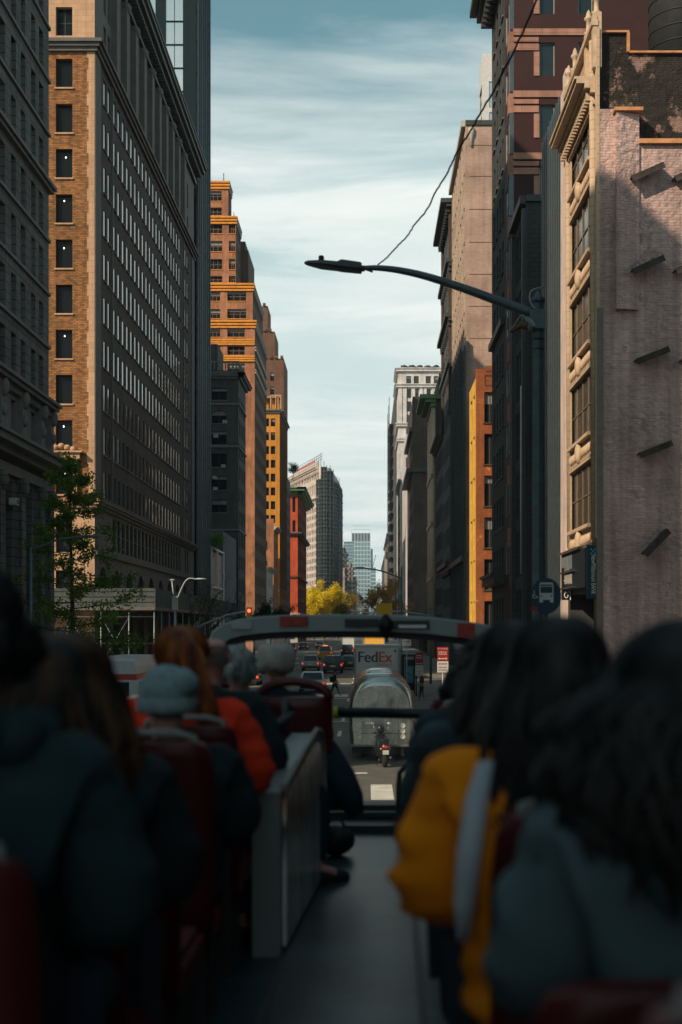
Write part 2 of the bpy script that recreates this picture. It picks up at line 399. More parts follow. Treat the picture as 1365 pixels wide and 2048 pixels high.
# wall materials
m_l1 = wall_mat('grey_rusticated_stone', (.14, .145, .14), (.12, .125, .12), (.04, .04, .04), 1.6, .55, .035, streak=.35)
m_l1b = plain('grey_carved_stone', (.15, .155, .15), .85, scale=1.5, bump=.4)
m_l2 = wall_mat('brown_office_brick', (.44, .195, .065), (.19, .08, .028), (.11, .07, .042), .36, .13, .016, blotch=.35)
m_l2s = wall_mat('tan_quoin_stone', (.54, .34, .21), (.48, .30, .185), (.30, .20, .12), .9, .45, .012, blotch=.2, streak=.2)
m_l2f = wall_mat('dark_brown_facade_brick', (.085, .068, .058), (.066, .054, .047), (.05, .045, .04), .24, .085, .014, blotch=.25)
m_l2g = plain('facade_trim_stone', (.115, .112, .106), .8, scale=1.2, bump=.3)
m_dark = plain('dark_anodised_metal', (.012, .022, .027), .8, metal=0, spec=.08, var=.1)
m_fin = plain('pale_metal_fin', (.09, .115, .125), .4, metal=.6)
m_l4 = wall_mat('charcoal_brick', (.085, .09, .09), (.07, .075, .078), (.045, .045, .045), .24, .085, .014)
m_l4t = plain('charcoal_stone_trim', (.13, .135, .135), .85, scale=1.5, bump=.3)
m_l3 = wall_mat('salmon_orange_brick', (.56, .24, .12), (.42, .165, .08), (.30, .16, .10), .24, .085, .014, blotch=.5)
m_l3g = plain('gold_terracotta_band', (.62, .25, .035), .7, scale=1.2, var=.25)
m_l3s = wall_mat('brown_side_brick', (.16, .10, .07), (.13, .085, .065), (.08, .06, .05), .24, .085, .014)  # darker brown than the end wall brick
m_wtrim = plain('pale_stone_band', (.42, .40, .37), .8)
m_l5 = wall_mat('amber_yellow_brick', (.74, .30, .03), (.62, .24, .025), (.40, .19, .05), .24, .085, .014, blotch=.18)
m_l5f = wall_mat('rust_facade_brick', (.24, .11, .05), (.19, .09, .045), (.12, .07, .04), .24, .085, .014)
m_l5b = wall_mat('brown_tower_brick', (.22, .10, .06), (.17, .08, .05), (.10, .06, .04), .24, .085, .014)
m_l6 = plain('slate_grey_render', (.10, .11, .12), .85, scale=.6)
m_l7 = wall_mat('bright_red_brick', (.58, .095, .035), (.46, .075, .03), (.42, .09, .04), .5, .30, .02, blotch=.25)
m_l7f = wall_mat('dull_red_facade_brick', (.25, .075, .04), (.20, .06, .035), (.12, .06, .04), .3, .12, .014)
m_grn = plain('green_copper_cornice', (.12, .22, .10), .6, scale=.5)
m_flat = wall_mat('pale_limestone_blocks', (.66, .55, .48), (.58, .48, .42), (.36, .29, .25), 1.4, .6, .03)
m_flatd = plain('dark_shroud_netting', (.035, .045, .055), .9, scale=.4, var=.4)
m_white = wall_mat('white_glazed_terracotta', (.68, .66, .64), (.62, .60, .59), (.40, .38, .38), 1.0, .5, .02)
m_tan = wall_mat('tan_gridded_brick', (.50, .335, .265), (.41, .265, .205), (.37, .28, .24), .40, .16, .03, blotch=.35, streak=.2)
m_tanf = wall_mat('slate_office_facade', (.10, .11, .115), (.085, .095, .10), (.05, .055, .055), 1.2, .5, .02)
m_r8 = wall_mat('rust_orange_brick', (.46, .13, .035), (.34, .09, .028), (.17, .08, .04), .26, .09, .014, blotch=.35, patch=((.60, .20, .05), .9, .60))
m_r8y = plain('mustard_painted_stone', (.72, .42, .07), .75, scale=1.0, var=.2)
m_cream = wall_mat('cream_terracotta', (.50, .375, .27), (.45, .335, .24), (.26, .19, .13), .75, .42, .014, blotch=.15, streak=.15)
m_creamt = plain('cream_carved_trim', (.50, .37, .26), .7, scale=3, var=.22, bump=.5)
m_dkslate = wall_mat('dark_slate_facade', (.07, .075, .078), (.06, .065, .068), (.035, .035, .035), .6, .3, .02)
m_gunm = plain('gunmetal_panel', (.055, .062, .066), .5, metal=.2)
m_maroon = plain('maroon_wall_panel', (.034, .011, .011), .65, scale=.8, var=.15)
m_pink = wall_mat('salmon_stone_band', (.42, .22, .165), (.38, .20, .15), (.24, .14, .11), 1.4, .55, .02)
m_brown = wall_mat('dull_brown_brick', (.115, .08, .06), (.09, .065, .05), (.06, .05, .04), .24, .085, .014, patch=((.26, .09, .05), .25, .60))
m_farp = wall_mat('pinkish_far_stone', (.40, .30, .26), (.34, .26, .23), (.22, .18, .16), 2, 1, .05)
m_fard = plain('dark_far_stone', (.07, .075, .08), .9, scale=.3)
# ============================================================ left side of the street
def ys(px): return -XL*F/(VX-px)
# unseen blocks that stand behind and beside the camera and shade the street
b = Bld('unseen_block', 'plain grey office block beside the bus on the left kerb side', (XL-2, -25, 0))  # added unseen block, shades the bus
b.block(XL-4, XL, -62, 9.5, 0, 54, m_l1, 'FKEW'); b.finish()  # added out of view so the bus lies in shade
b = Bld('unseen_block', 'narrow tall grey block on the far corner of the first side street', (XL-1, 27, 0))  # added unseen slab, shades the mauve wall
b.block(XL-2, XL, 25, 28.3, 0, 54, m_l1, 'FKEW'); b.finish()  # thin slab added out of view, shades the lower mauve side wall
b = Bld('shop_building', 'low grey shop block between two taller blocks on the left', (XL-6, 37, 0))  # another of the unseen blocks that shade the street
b.block(XL-9, XL, 28.3, 45, 0, 24, m_l1, 'FKEW'); b.finish()
b = Bld('unseen_block', 'plain brick block right of the bus before the peeling wall', (XR+6, 10, 0))  # unseen block that shades the street
b.block(XR, XR+14, -60, 42, 0, 26, m_dkslate, 'FKEW'); b.finish()

# L1 grey rusticated block, far left
b = Bld('stone_office_building', 'dark grey rusticated stone building at the left edge with heavy carved cornices', (XL-1.5, 67, 0), glass='glass2', blinds=.2)
Y0, Y1 = 45.0, 89.0
cols = []
for c in (86.95, 84.9, 82.4, 80.15, 77.75, 75.4, 73.1): cols.append((c-.55-Y0, c+.55-Y0))
cols.sort()
rows = rows_at(19.75, 8, 3.5, 2.35)
b.facade((XL, Y0), (XL, Y1), 19.4, 67, cols, rows, m_l1, rec=.3)
b.facade((XL, Y0), (XL, Y1), 15.9, 18.7, cols, [(16.2, 18.1)], m_l1b, rec=.5, part='frieze_wall')
gc = [(c-.95-Y0, c+.95-Y0) for c in (74.2, 78.9, 83.6)]+[(86.2-Y0, 87.9-Y0)]
b.facade((XL, Y0), (XL, Y1), 0, 15.9, gc, [(.6, 5.0), (6.0, 13.2)], m_l1, rec=.8, style='g23')
b.block(XL-3, XL, Y0, Y1, 0, 67, m_l1, 'FKW')
for z in [19.5+3.5*i for i in range(13)]:
    b.ledge((XL, Y0), (XL, Y1), z, [(-.1, .1, .16)], m_l1b, 'sill_course')
b.ledge((XL, Y0), (XL, Y1+.3), 33.4, [(-.2, .0, .3), (0, .22, .5)], m_l1b)
b.ledge((XL, Y0), (XL, Y1+.3), 47.4, [(-.2, .0, .3), (0, .22, .5)], m_l1b)
b.ledge((XL, Y0), (XL, Y1+.3), 18.9, [(-.4, -.1, .3), (-.1, .15, .65), (.15, .35, .85)], m_l1b)
b.dentils((XL, 60), (XL, Y1), 18.4, .3, .35, .45, .22, m_l1b)
b.ledge((XL, Y0), (XL, Y1+.5), 15.0, [(-1.4, -.9, .2), (-.5, -.1, .7), (-.1, .3, 1.3), (.3, .5, 1.5)], m_l1b)
b.ledge((XL, Y0), (XL, Y1), 14.0, [(-.5, .1, .3)], m_l1b)
for c in (76.6, 81.25, 86.0, 88.6):           # carved consoles and piers
    b.pier((XL, 0), (0, 1), (1, 0), c-.35, c+.35, 15.6, 19.0, .35, m_l1b, 'console'); b.last('console', m_l1b).ball((XL+.42, c, 18.3), (.3, .32, .55), 8, 6); b.last('console', m_l1b).ball((XL+.4, c, 17.0), (.2, .25, .35), 8, 6)
    b.pier((XL, 0), (0, 1), (1, 0), c-.5, c+.5, 0, 13.5, .35, m_l1, 'pilaster'); b.last('pilaster', m_l1b).ball((XL+.35, c, 13.0), (.35, .6, .6), 8, 6)
for k in range(9): b.pier((XL, 0), (0, 1), (1, 0), 88.0, 89.05, .5+k*1.1, 1.2+k*1.1, .12, m_l1b, 'quoin')
ac = MB(); ac.box(XL+.0, XL+.45, 79.1, 79.75, 11.8, 12.2, 0); ac.box(XL+.45, XL+.47, 79.17, 79.68, 11.87, 12.13, 1); ac.build('air_conditioner', [plain('beige_ac_case', (.45, .45, .42)), FR_DARK], b.root)
b.finish()

# L2 brown brick office block with arcade
b = Bld('brick_office_building', 'long brown brick office block with arcade, lit brick end wall and deep cornice', (XL-4, 133, 0), glass='glass', blinds=.0, style='sash')
Y0, Y1 = 104.0, 163.5; base = 14.87; rows = rows_at(base, 10, 3.48, 2.23)
cols = cols_at(4.0, 2, 1.75, 1.05)+cols_at(8.1, 20, 2.05, 1.2)+cols_at(51.9, 2, 1.9, 1.1)
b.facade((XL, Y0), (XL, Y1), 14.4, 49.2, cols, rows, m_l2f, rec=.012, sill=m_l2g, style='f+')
b.facade((XL, Y0), (XL, Y1), 10.4, 14.4, cols_at(8.1, 20, 2.05, 1.35)+cols_at(51.9, 2, 1.9, 1.2), [(10.9, 13.6)], m_l2g, rec=.1, part='upper_base_wall')
acols = [(3.3+6.0*k-1.7, 3.3+6.0*k+1.7) for k in range(0, 9)]
b.facade((XL, Y0), (XL, Y1), 0, 10.4, acols, [(.4, 9.4)], m_l2g, rec=.9, part='arcade_wall', arch=lambda c, r: True, style='g33')
# top storeys: colonnade
tc = cols_at(4.0, 2, 1.75, 1.05)+cols_at(9.6, 9, 4.55, 2.2)+cols_at(51.9, 2, 1.9, 1.1)
b.facade((XL, Y0), (XL, Y1), 49.2, 60.4, tc, [(50.3, 52.6), (53.6, 56.4)], m_l2g, rec=.35, part='attic_wall', style='g21')
for k in range(10):
    u = 7.3+4.55*k; b.pier((XL, Y0), (0, 1), (1, 0), u-.65, u+.65, 49.6, 58.0, .5, m_l2g, 'column'); b.last('column', m_l2g).ball((XL+.35, Y0+u, 57.7), (.45, .8, .5), 8, 5)
# end wall facing the camera
fc = [(-27.95-(XL-9), -26.75-(XL-9)), (XL-9+9-3.0-(XL-9), 9-1.7)]
fc = [(1.2, 2.4), (2.9+.35, 4.2+.35), (6.0, 7.28)]
b.facade((XL-9, Y0), (XL, Y0), 14.4, 49.2, fc, rows, m_l2, rec=.35, part='end_wall', sill=m_l2s, style='f!')
b.facade((XL-9, Y0), (XL, Y0), 0, 14.4, [(3.25, 4.55), (6.0, 7.28)], [(1.0, 4.6), (6.2, 9.0), (10.4, 13.2)], m_l2s, rec=.4, part='base_wall', style='g22!')
b.facade((XL-9, Y0), (XL, Y0), 49.2, 60.4, fc, [(50.2, 52.4), (54.2, 56.6)], m_l2s, rec=.4, part='attic_end_wall', style='g22!')
qn = b.part('quoin', m_l2s)
for k in range(38):
    w = .57 if k % 2 else .44; qn.box(XL-w-.02, XL+.0, Y0-.035, Y0+.3, 14.45+k*.92, 14.45+k*.92+.915)
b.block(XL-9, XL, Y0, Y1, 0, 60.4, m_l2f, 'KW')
b.ledge((XL, Y0), (XL, Y1), 49.4, [(-.45, -.15, .25), (-.15, .12, .45), (.12, .38, .65)], m_l2g, 'belt_course', ext=.5)
b.ledge((XL-9, Y0), (XL, Y0), 49.4, [(-.45, -.15, .25), (-.15, .12, .45), (.12, .38, .65)], m_l2g, 'belt_course', ext=1)
b.ledge((XL, Y0), (XL, Y1), 14.2, [(-.35, -.1, .2), (-.1, .12, .4), (.12, .3, .55)], m_l2g, 'belt_course', ext=.5)
b.ledge((XL-9, Y0), (XL, Y0), 14.2, [(-.35, -.1, .2), (-.1, .12, .4), (.12, .3, .55)], m_l2s, 'belt_course_end', ext=1)
b.ledge((XL, Y0), (XL, Y1), 10.4, [(-.15, .15, .22)], m_l2g, 'belt_course')
b.ledge((XL, Y0), (XL, Y1), 60.2, [(-2.0, -1.6, .35), (-1.0, -.6, .7), (-.6, -.1, 1.25), (-.1, .3, 1.5), (.3, .5, 1.6)], plain('dark_cornice_metal', (.07, .075, .07), .6), 'cornice', ext=.5)
b.dentils((XL, Y0), (XL, Y1), 58.95, .45, .95, .75, .35, plain('dark_cornice_metal', (0, 0, 0)), 'cornice')
for k in (7.05, 50.2): b.pier((XL, Y0), (0, 1), (1, 0), k-.12, k+.12, 14.6, 49, .1, m_l2g, 'pilaster')
b.pier((XL, Y0), (0, 1), (1, 0), .0, 2.1, 14.6, 49, .08, m_l2g, 'corner_pier')
b.pier((XL, Y0), (0, 1), (1, 0), 57.0, 59.4, 14.6, 49, .10, m_l2g, 'corner_pier')
# window hood on the end wall
hd = b.part('window_hood', m_l2s); X0 = XL-9
for x in (5.45, 7.55): hd.box(X0+x-.16, X0+x+.16, Y0-.35, Y0, 14.6, 17.5)
hd.box(X0+5.1, X0+7.95, Y0-.55, Y0, 17.5, 18.0); hd.box(X0+4.9, X0+8.15, Y0-.75, Y0, 18.0, 18.15)
for i in range(5): hd.ball((X0+5.6+i*.45, Y0-.3, 18.3+.12*(2-abs(i-2))), (.28, .25, .24), 8, 5)
lm = emis('ceiling_lamp_globe', (1, .93, .80), 2.5)
for k in (1, 2, 4, 6, 7, 8): 
    g = MB(); g.ball((X0+6.72+random.uniform(-.22, .16), Y0+.30, base+3.48*k-3.48+1.75+random.uniform(-.12, .06)), (.05, .03, .075), 8, 6); g.build('ceiling_lamp', lm, b.root)
ph = b.part('penthouse', m_l2f); ph.box(XL-8, XL-4, 106, 128, 60.4, 68.5)  # out-of-view roof block added to raise the shadow on the tan building
b.finish()

# L2b dark glass tower
b = Bld('glass_tower', 'very tall dark metal tower with thin vertical fins and panes of reflecting glass', (XL-20, 172, 0), glass='mirror', blinds=0, fr=m_dark, style='g21')
Y0, Y1 = 165.5, 179.0
cols = [(XL-5.2-.0+70-1.75+.0, XL-3.5+70+1.05), (XL-10.4+70+1.6, XL-6.3+70)]
X0 = -70.0
gc = [((px-VX)/F*Y0-X0) for px in (258, 312, 331, 367)]
b.facade((X0, Y0), (XL, Y0), 0, 128, [(gc[0], gc[1]), (gc[2], gc[3])], [(50.3+2.87*i, 50.3+2.87*i+2.80) for i in range(16)], m_dark, rec=.12, style='g21')
b.block(X0, XL, Y0, Y1, 0, 128, m_dark, 'KEW')
fin = b.part('fin', m_fin)
for i, y in enumerate((166.0, 167.6, 169.4, 170.2, 172.2, 174.0, 175.9, 178.6)):
    fin.box(XL-.02, XL+.28, y-.07, y+.07, 0, 128)
gl = b.part('glass_strip', G['glass'])
for y0, y1 in ((166.2, 167.4), (170.5, 172.0), (172.5, 173.8), (176.2, 178.3)): gl.box(XL-.01, XL+.03, y0, y1, 4, 127)
for z in [6+3.9*i for i in range(31)]: b.part('spandrel', m_dark).box(XL-.01, XL+.06, Y0+.2, Y1-.2, z, z+.5)
b.finish()

# small glass pavilion and low blank block in the side street
b = Bld('glass_pavilion', 'low white framed structure with pale slatted glass wall behind bare trees', (XL-1, 190, 0), cat='pavilion')
wf = plain('white_painted_steel', (.70, .68, .66), .5); ps = plain('pale_pink_slat', (.60, .46, .40), .7)
for y in (181.5, 189, 196.8): b.part('frame', wf).box(XL-.1, XL+.15, y, y+.3, 0, 15.6)
for z in (5, 10, 15.3): b.part('frame', wf).box(XL-.1, XL+.12, 181.5, 197, z, z+.25)
b.part('frame', wf).box(XL-8, XL, 181.3, 181.5, 15.2, 15.6)
for i in range(24): b.part('slat', ps).box(XL-.5, XL-.2, 182+i*.62, 182.38+i*.62, 3, 15)
b.part('wall', m_l6).box(XL-8, XL-.6, 183, 197, 0, 14)
b.finish()
b = Bld('blank_building', 'low plain grey block in front of the dark arched window building', (XL-3, 208, 0))
b.block(XL-9, XL-.3, 199, 219.5, 0, 18.8, m_l6, 'FKEW'); b.ledge((XL-9, 199), (XL-.3, 199), 14.5, [(-.1, .1, .15)], m_l4t); b.finish()

# L4 dark arched building
b = Bld('charcoal_brick_building', 'dark charcoal brick apartment block with arched window and roof balustrade', (XL-4, 226, 0), blinds=.25)
Y0, Y1 = 220.0, 233.0
def zr(py, d): return EYE+(HY-py)/F*d
rr = [(zr(1025, Y0), zr(999, Y0)), (zr(980, Y0), zr(952, Y0)), (zr(934, Y0), zr(907, Y0)), (zr(889, Y0), zr(862, Y0)), (zr(847, Y0), zr(820, Y0)), (zr(800, Y0), zr(776, Y0))]
b.facade((XL-9, Y0), (XL, Y0), 0, 46.5, [(1.0, 3.2), (4.6, 7.1)], rr, m_l4, rec=.35, arch=lambda c, r: r == 4, style='g21', sill=m_l4t)
b.facade((XL, Y0), (XL, Y1), 0, 46.5, cols_at(2.2, 4, 2.9, 1.5), [(3+3.7*i, 5.3+3.7*i) for i in range(11)], m_l4, rec=.12, sill=m_l4t)
b.block(XL-9, XL, Y0, Y1, 0, 46.5, m_l4, 'KW')
for z in (zr(893, Y0), zr(808, Y0), 20.5):
    b.ledge((XL-9, Y0), (XL, Y0), z, [(-.15, .15, .2)], m_l4t, 'belt_course', ext=1); b.ledge((XL, Y0), (XL, Y1), z, [(-.15, .15, .2)], m_l4t, 'belt_course')
for p in (((XL-9, Y0), (XL, Y0)), ((XL, Y0), (XL, Y1))):
    b.ledge(*p, 45.6, [(-.5, -.1, .4), (-.1, .3, .9), (.3, .5, 1.1)], m_l4t, 'cornice', ext=1)
    b.ledge(*p, 47.9, [(-.12, .12, .15)], m_l4t, 'balustrade'); b.dentils(*p, 46.6, 1.2, .15, .6, .22, m_l4t, 'balustrade')
a = b.part('air_conditioner', FR_PALE)
for (px, py) in ((450, 843), (432, 872), (447, 932), (430, 955), (431, 977)): q = P(px, py, Y0-.25); a.box(q.x-.35, q.x+.35, Y0-.3, Y0+.2, q.z-.25, q.z+.25)
b.part('penthouse', m_l4).box(XL-8, XL-3.5, 221, 230, 46.5, 51)
b.finish()
# L3 stepped tower
b = Bld('stepped_tower', 'orange stepped brick tower with gold banded setbacks and antenna', (XL-5, 265, 0), fr=plain('salmon_window_frame', (.26, .15, .10), .6), blinds=.22, style='g32')
Y0 = 252.0; D = 18
def xw(px, d): return (px-VX)/F*d
def tier(xr, z0, z1, y1, cols, rowpx, skipw=None):
    rws = sorted((zr(q, Y0), zr(p, Y0)) for p, q in rowpx)
    b.facade((XL-D, Y0), (xr, Y0), z0, z1, [(xw(a, Y0)-(XL-D), xw(c, Y0)-(XL-D)) for a, c in cols], rws, m_l3, rec=.35, part='end_wall', sill=m_l3g)
    n = int((y1-Y0-2)/2.6); b.facade((xr, Y0), (xr, y1), z0, z1, cols_at(2.0, max(n, 1), 2.6, 1.3), [r for r in rws], m_l3s, rec=.1, part='side_wall')
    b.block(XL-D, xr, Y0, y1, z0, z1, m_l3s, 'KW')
    for k in range(3):
        b.ledge((XL-D, Y0), (xr, Y0), z1-.25-k*.55, [(-.16, .16, .38-.06*k)], m_l3g, 'gold_band', ext=1); 
        b.ledge((xr, Y0), (xr, y1), z1-.25-k*.55, [(-.13, .13, .30-.06*k)], m_wtrim, 'pale_band')
lowcols = [(418, 441), (455, 493)]
n1 = int(zr(640, Y0)/3.3)
tier(XL, 0, zr(640, Y0), 281, [(400, 412), (418, 441), (455, 490)], [(655, 674), (692, 710), (727, 745)]+[(762+35.3*i, 781+35.3*i) for i in range(13)])
tier(XL-.35, zr(640, Y0), zr(566, Y0), 276, lowcols, [(583, 602), (618, 637)])
tier(xw(472, Y0), zr(566, Y0), zr(432, Y0), 262, [(418, 445), (458, 471)], [(448, 467), (482, 503), (518, 539), (552, 565)])
tier(xw(457, Y0), zr(432, Y0), zr(362, Y0), 258, [(418, 444)], [(382, 402), (415, 431)])
b.part('penthouse', m_l3s).box(XL-9, xw(497, 262), 262.2, 276, zr(566, Y0), zr(500, 262)); b.part('penthouse', m_l3s).box(XL-9, xw(490, 262), 263, 275, zr(500, 262), zr(480, 262))
b.ledge((XL-D, Y0), (XL, Y0), zr(685, Y0), [(-.5, -.2, .3), (-.1, .2, .35), (.3, .6, .4)], m_l3g, 'gold_band'); b.ledge((XL-D, Y0), (XL, Y0), zr(718, Y0), [(-.5, -.2, .3), (-.1, .2, .35), (.3, .6, .4)], m_l3g, 'gold_band')
for py in (700, 722, 745): b.ledge((XL, Y0), (XL, 281), zr(py, Y0), [(-.14, .14, .25), (.4, .6, .25)], m_wtrim, 'pale_band')
b.pier((XL, Y0), (1, 0), (0, -1), xw(492, Y0)-XL+.25, 0, 0, zr(745, Y0), .18, m_l3, 'corner_pilaster')
an = b.part('antenna', FR_DARK); q = P(448, 361, 255); an.tube([q, q+Vector((0, 0, 1.4))], .08, 6)
for i in range(8): an.tube([(xw(466, Y0)+.1, 252.5+i, zr(432, Y0)), (xw(466, Y0)+.1, 252.5+i, zr(432, Y0)+1)], .03, 4)
for i in range(26):      # fire stair on the side wall
    pass
b.finish()
# low dark building between
b = Bld('low_brick_building', 'small pale stone fronted building with cornice at the foot of the orange tower', (XL-2, 290, 0))
b.facade((XL-8, 283), (XL, 283), 0, 17, [(5.2, 6.6)], rows_at(3, 4, 3.4, 2), m_wtrim, rec=.2); b.facade((XL, 283), (XL, 300), 0, 17, cols_at(2, 5, 3.2, 1.4), rows_at(3, 4, 3.4, 2), m_l6, rec=.2)
b.block(XL-8, XL, 283, 300, 0, 17, m_l6, 'KW'); b.ledge((XL, 283), (XL, 300), 17, CORN, m_wtrim); b.finish()
b = Bld('low_brick_building', 'narrow orange roofed row building beside the amber brick tower', (XL-2, 310, 0))
b.facade((XL-8, 303), (XL, 303), 0, 29, [(5.2, 6.6)], rows_at(4, 6, 3.6, 2), m_l3, rec=.2); b.facade((XL, 303), (XL, 318), 0, 27, cols_at(2, 4, 3.4, 1.4), rows_at(4, 6, 3.6, 2), m_farp, rec=.2)
b.block(XL-8, XL, 303, 318, 0, 27, m_l3s, 'KW'); b.ledge((XL, 303), (XL, 318), 27, CORN, m_wtrim); b.finish()
# L5 amber
b = Bld('amber_brick_tower', 'bright amber yellow brick tower with arched belvedere on its roof', (XL-4, 338, 0), blinds=.15)
Y0, Y1 = 324.0, 352.5; zt = zr(822, Y0)
fw = [(xw(a, Y0)-(XL-12), xw(c, Y0)-(XL-12)) for a, c in ((516, 528), (533, 538.5), (542, 551))]
rws = [(zr(1046-27.6*i, Y0), zr(1030-27.6*i, Y0)) for i in range(8)]
b.facade((XL-12, Y0), (XL, Y0), 0, zt, fw, [(5+3.3*i, 7+3.3*i) for i in range(6)]+rws, m_l5, rec=.35)
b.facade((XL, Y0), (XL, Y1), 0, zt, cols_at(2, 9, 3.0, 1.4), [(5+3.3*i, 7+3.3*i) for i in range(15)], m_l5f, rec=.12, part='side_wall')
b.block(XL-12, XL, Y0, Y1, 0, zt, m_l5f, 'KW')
b.ledge((XL-12, Y0), (XL, Y0), zt-.2, [(-.3, .2, .4), (.2, .45, .8)], m_l4t); b.ledge((XL, Y0), (XL, Y1), zt-.2, [(-.3, .2, .4), (.2, .45, .8)], m_l4t)
b.ledge((XL-12, Y0), (XL, Y0), 13.5, [(-.3, .2, .4)], m_wtrim)
bv = b.part('belvedere', m_l5)
for x in (-.3, -1.9, -3.4, -4.9): bv.box(XL+x-.35, XL+x, Y0+.2, Y0+.6, zt, zt+3.4)
bv.box(XL-5.3, XL, Y0+.2, Y0+3, zt+3.2, zt+3.6); bv.box(XL-5.2, XL-.2, Y0+1.6, Y0+3, zt, zt+3.2)
b.part('railing', wf).box(XL-2.2, XL+.3, Y0, Y0+.1, zt+3.75, zt+3.85)
for x in (-2.2, -1, .25): b.part('railing', wf).box(XL+x-.04, XL+x+.04, Y0, Y0+.1, zt+.5, zt+3.8)
for k in range(9): b.pier((XL, Y0), (0, 1), (1, 0), .4+3*k, .9+3*k, 14, zt-1, .25, m_l5f)
b.finish()
b = Bld('slate_grey_building', 'narrow slate grey building with a small tree on its roof terrace', (XL-2, 361, 0))
b.block(XL-9, XL, 354, 368.5, 0, 44, m_l6, 'FKW'); b.facade((XL, 354), (XL, 368.5), 0, 44, cols_at(2, 4, 3.5, 1.6), rows_at(5, 11, 3.4, 1.9), m_l6, rec=.25, part='side_wall'); b.finish()
b = Bld('brown_stepped_tower', 'dark reddish brown brick tower stepping up behind the amber tower', (XL-6, 380, 0), blinds=.5)
for xe, top, y1 in ((568, 717, 388), (550, 663, 384), (536, 612, 381)):
    pass
prev = 0
for xe, top, y1, wn in ((568, 717, 388, (541, 549)), (550, 663, 385, (541, 548)), (536, 612, 382, (526, 532))):
    z1 = zr(top, 370); x1 = xw(xe, 370)
    b.facade((XL-16, 370), (x1, 370), prev, z1, [(xw(wn[0], 370)-(XL-16), xw(wn[1], 370)-(XL-16))], [(prev+2+3.9*i, prev+4.3+3.9*i) for i in range(int((z1-prev-4)/3.9))], m_l5b, rec=.3)
    b.facade((x1, 370), (x1, y1), prev, z1, [(2, 3.2), (6, 7.2)], [(prev+2+3.9*i, prev+4.3+3.9*i) for i in range(int((z1-prev-4)/3.9))], m_l5b, rec=.3); b.block(XL-16, x1, 370, y1, prev, z1, m_l5b, 'KW'); b.dentils((XL-16, 370), (x1, 370), z1, .7, .5, 1.6, .8, m_l5b, 'parapet'); prev = z1
b.finish()
# L7 red
b = Bld('red_brick_building', 'red brick corner building with a wide green copper cornice', (XL-3, 438, 0), blinds=.2)
Y0, Y1 = 408.0, 466.0
b.facade((XL-5, Y0), (XL, Y0), 8.5, 46.5, [(1.6, 2.6), (3.4, 4.3)], [(33.5, 37.0), (39.5, 44.0)], m_l7, rec=.3, part='end_wall')
b.facade((XL-5, Y0), (XL, Y0), 0, 8.5, [(1.6, 4.0)], [(1, 6)], m_wtrim, rec=.3, part='base_wall')
b.facade((XL, Y0), (XL, Y1), 0, 46.5, cols_at(2.5, 14, 4.0, 1.9), rows_at(2.5, 11, 3.9, 2.4), m_l7f, rec=.15, part='side_wall')
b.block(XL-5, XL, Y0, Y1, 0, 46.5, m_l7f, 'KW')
for p in (((XL-5, Y0), (XL, Y0)), ((XL, Y0), (XL, Y1))):
    b.ledge(*p, 46.3, [(-1.6, -1.1, .6), (-1.1, -.5, 1.4), (-.5, .2, 2.2), (.2, .6, 2.6)], m_grn, 'cornice', ext=1)
    b.ledge(*p, 33.0, [(-.5, 0, .8), (0, .3, 1.3)], m_l4t, 'belt_course', ext=1); b.ledge(*p, 20.0, [(-.3, .3, .5)], m_l7f, 'belt_course'); b.ledge(*p, 8.6, [(-.3, .4, .7)], m_wtrim, 'base_course', ext=1)
b.finish()
# flat wedge building
b = Bld('wedge_shaped_building', 'pale wedge shaped building with rounded prow, half wrapped in dark scaffolding', (-24, 700, 0), blinds=.1, style='f')
A = Vector((-45.5, 765)); B_ = Vector((-24.6, 688)); zt = 86
dv = (B_-A); Ln = dv.length; n2 = int(Ln/3.9)
rows_ = rows_at(8, 19, 3.75, 2.2)
b.facade(tuple(A), tuple(B_), 0, 72, cols_at(2.2, n2, 3.9, 2.2), [r for r in rows_ if r[1] < 71], m_flat, rec=.15, style='f!')
b.facade(tuple(A), tuple(B_), 72, zt, cols_at(2.2, n2, 3.9, 2.1), [(73, 78.5), (81.0, 83.6)], m_flat, rec=.4, arch=lambda c, r: r == 0)
b.ledge(tuple(A), tuple(B_), 70.8, [(-.4, .0, .5), (0, .5, 1.0)], m_flat, 'belt_course'); b.ledge(tuple(A), tuple(B_), 12, [(-.4, .0, .5), (0, .5, .8)], m_flat, 'belt_course')
b.ledge(tuple(A), tuple(B_), zt, [(-1.2, -.6, .8), (-.6, .2, 1.8), (.2, .8, 2.4)], m_flat, 'cornice'); b.dentils(tuple(A), tuple(B_), zt-2.4, 1.3, 1.4, 2.6, 1.0, m_flat, 'cornice')
b.ledge(tuple(A), tuple(B_), zt+3.0, [(-.4, .3, .4)], m_flat, 'parapet'); b.dentils(tuple(A), tuple(B_), zt+.8, 2.0, .3, 1.5, .7, m_flat, 'parapet')
pr = b.part('prow', m_flat); C_ = Vector((-21.5, 687.3)); Dv = Vector((-18.6, 690)); E_ = Vector((-15.5, 765)); F_ = A
poly = [B_, Vector((-23.2, 686.6)), C_, Vector((-19.7, 688.0)), Dv, E_, F_]
for i in range(len(poly)-2):
    p, q = poly[i], poly[i+1]; pr.face([(p.x, p.y, 0), (q.x, q.y, 0), (q.x, q.y, zt), (p.x, p.y, zt)])
    if i < 4:
        for z in range(4, 84, 4): b.part('prow_belt', m_flat).face([(p.x*1.0, p.y-.35, z), (q.x, q.y-.35, z), (q.x, q.y-.35, z+.5), (p.x, p.y-.35, z+.5)])
p, q = poly[-2], poly[-1]; pr.face([(p.x, p.y, 0), (q.x, q.y, 0), (q.x, q.y, zt), (p.x, p.y, zt)])
b.part('roof', ROOF).face([(p.x, p.y, zt) for p in poly])
b.finish()
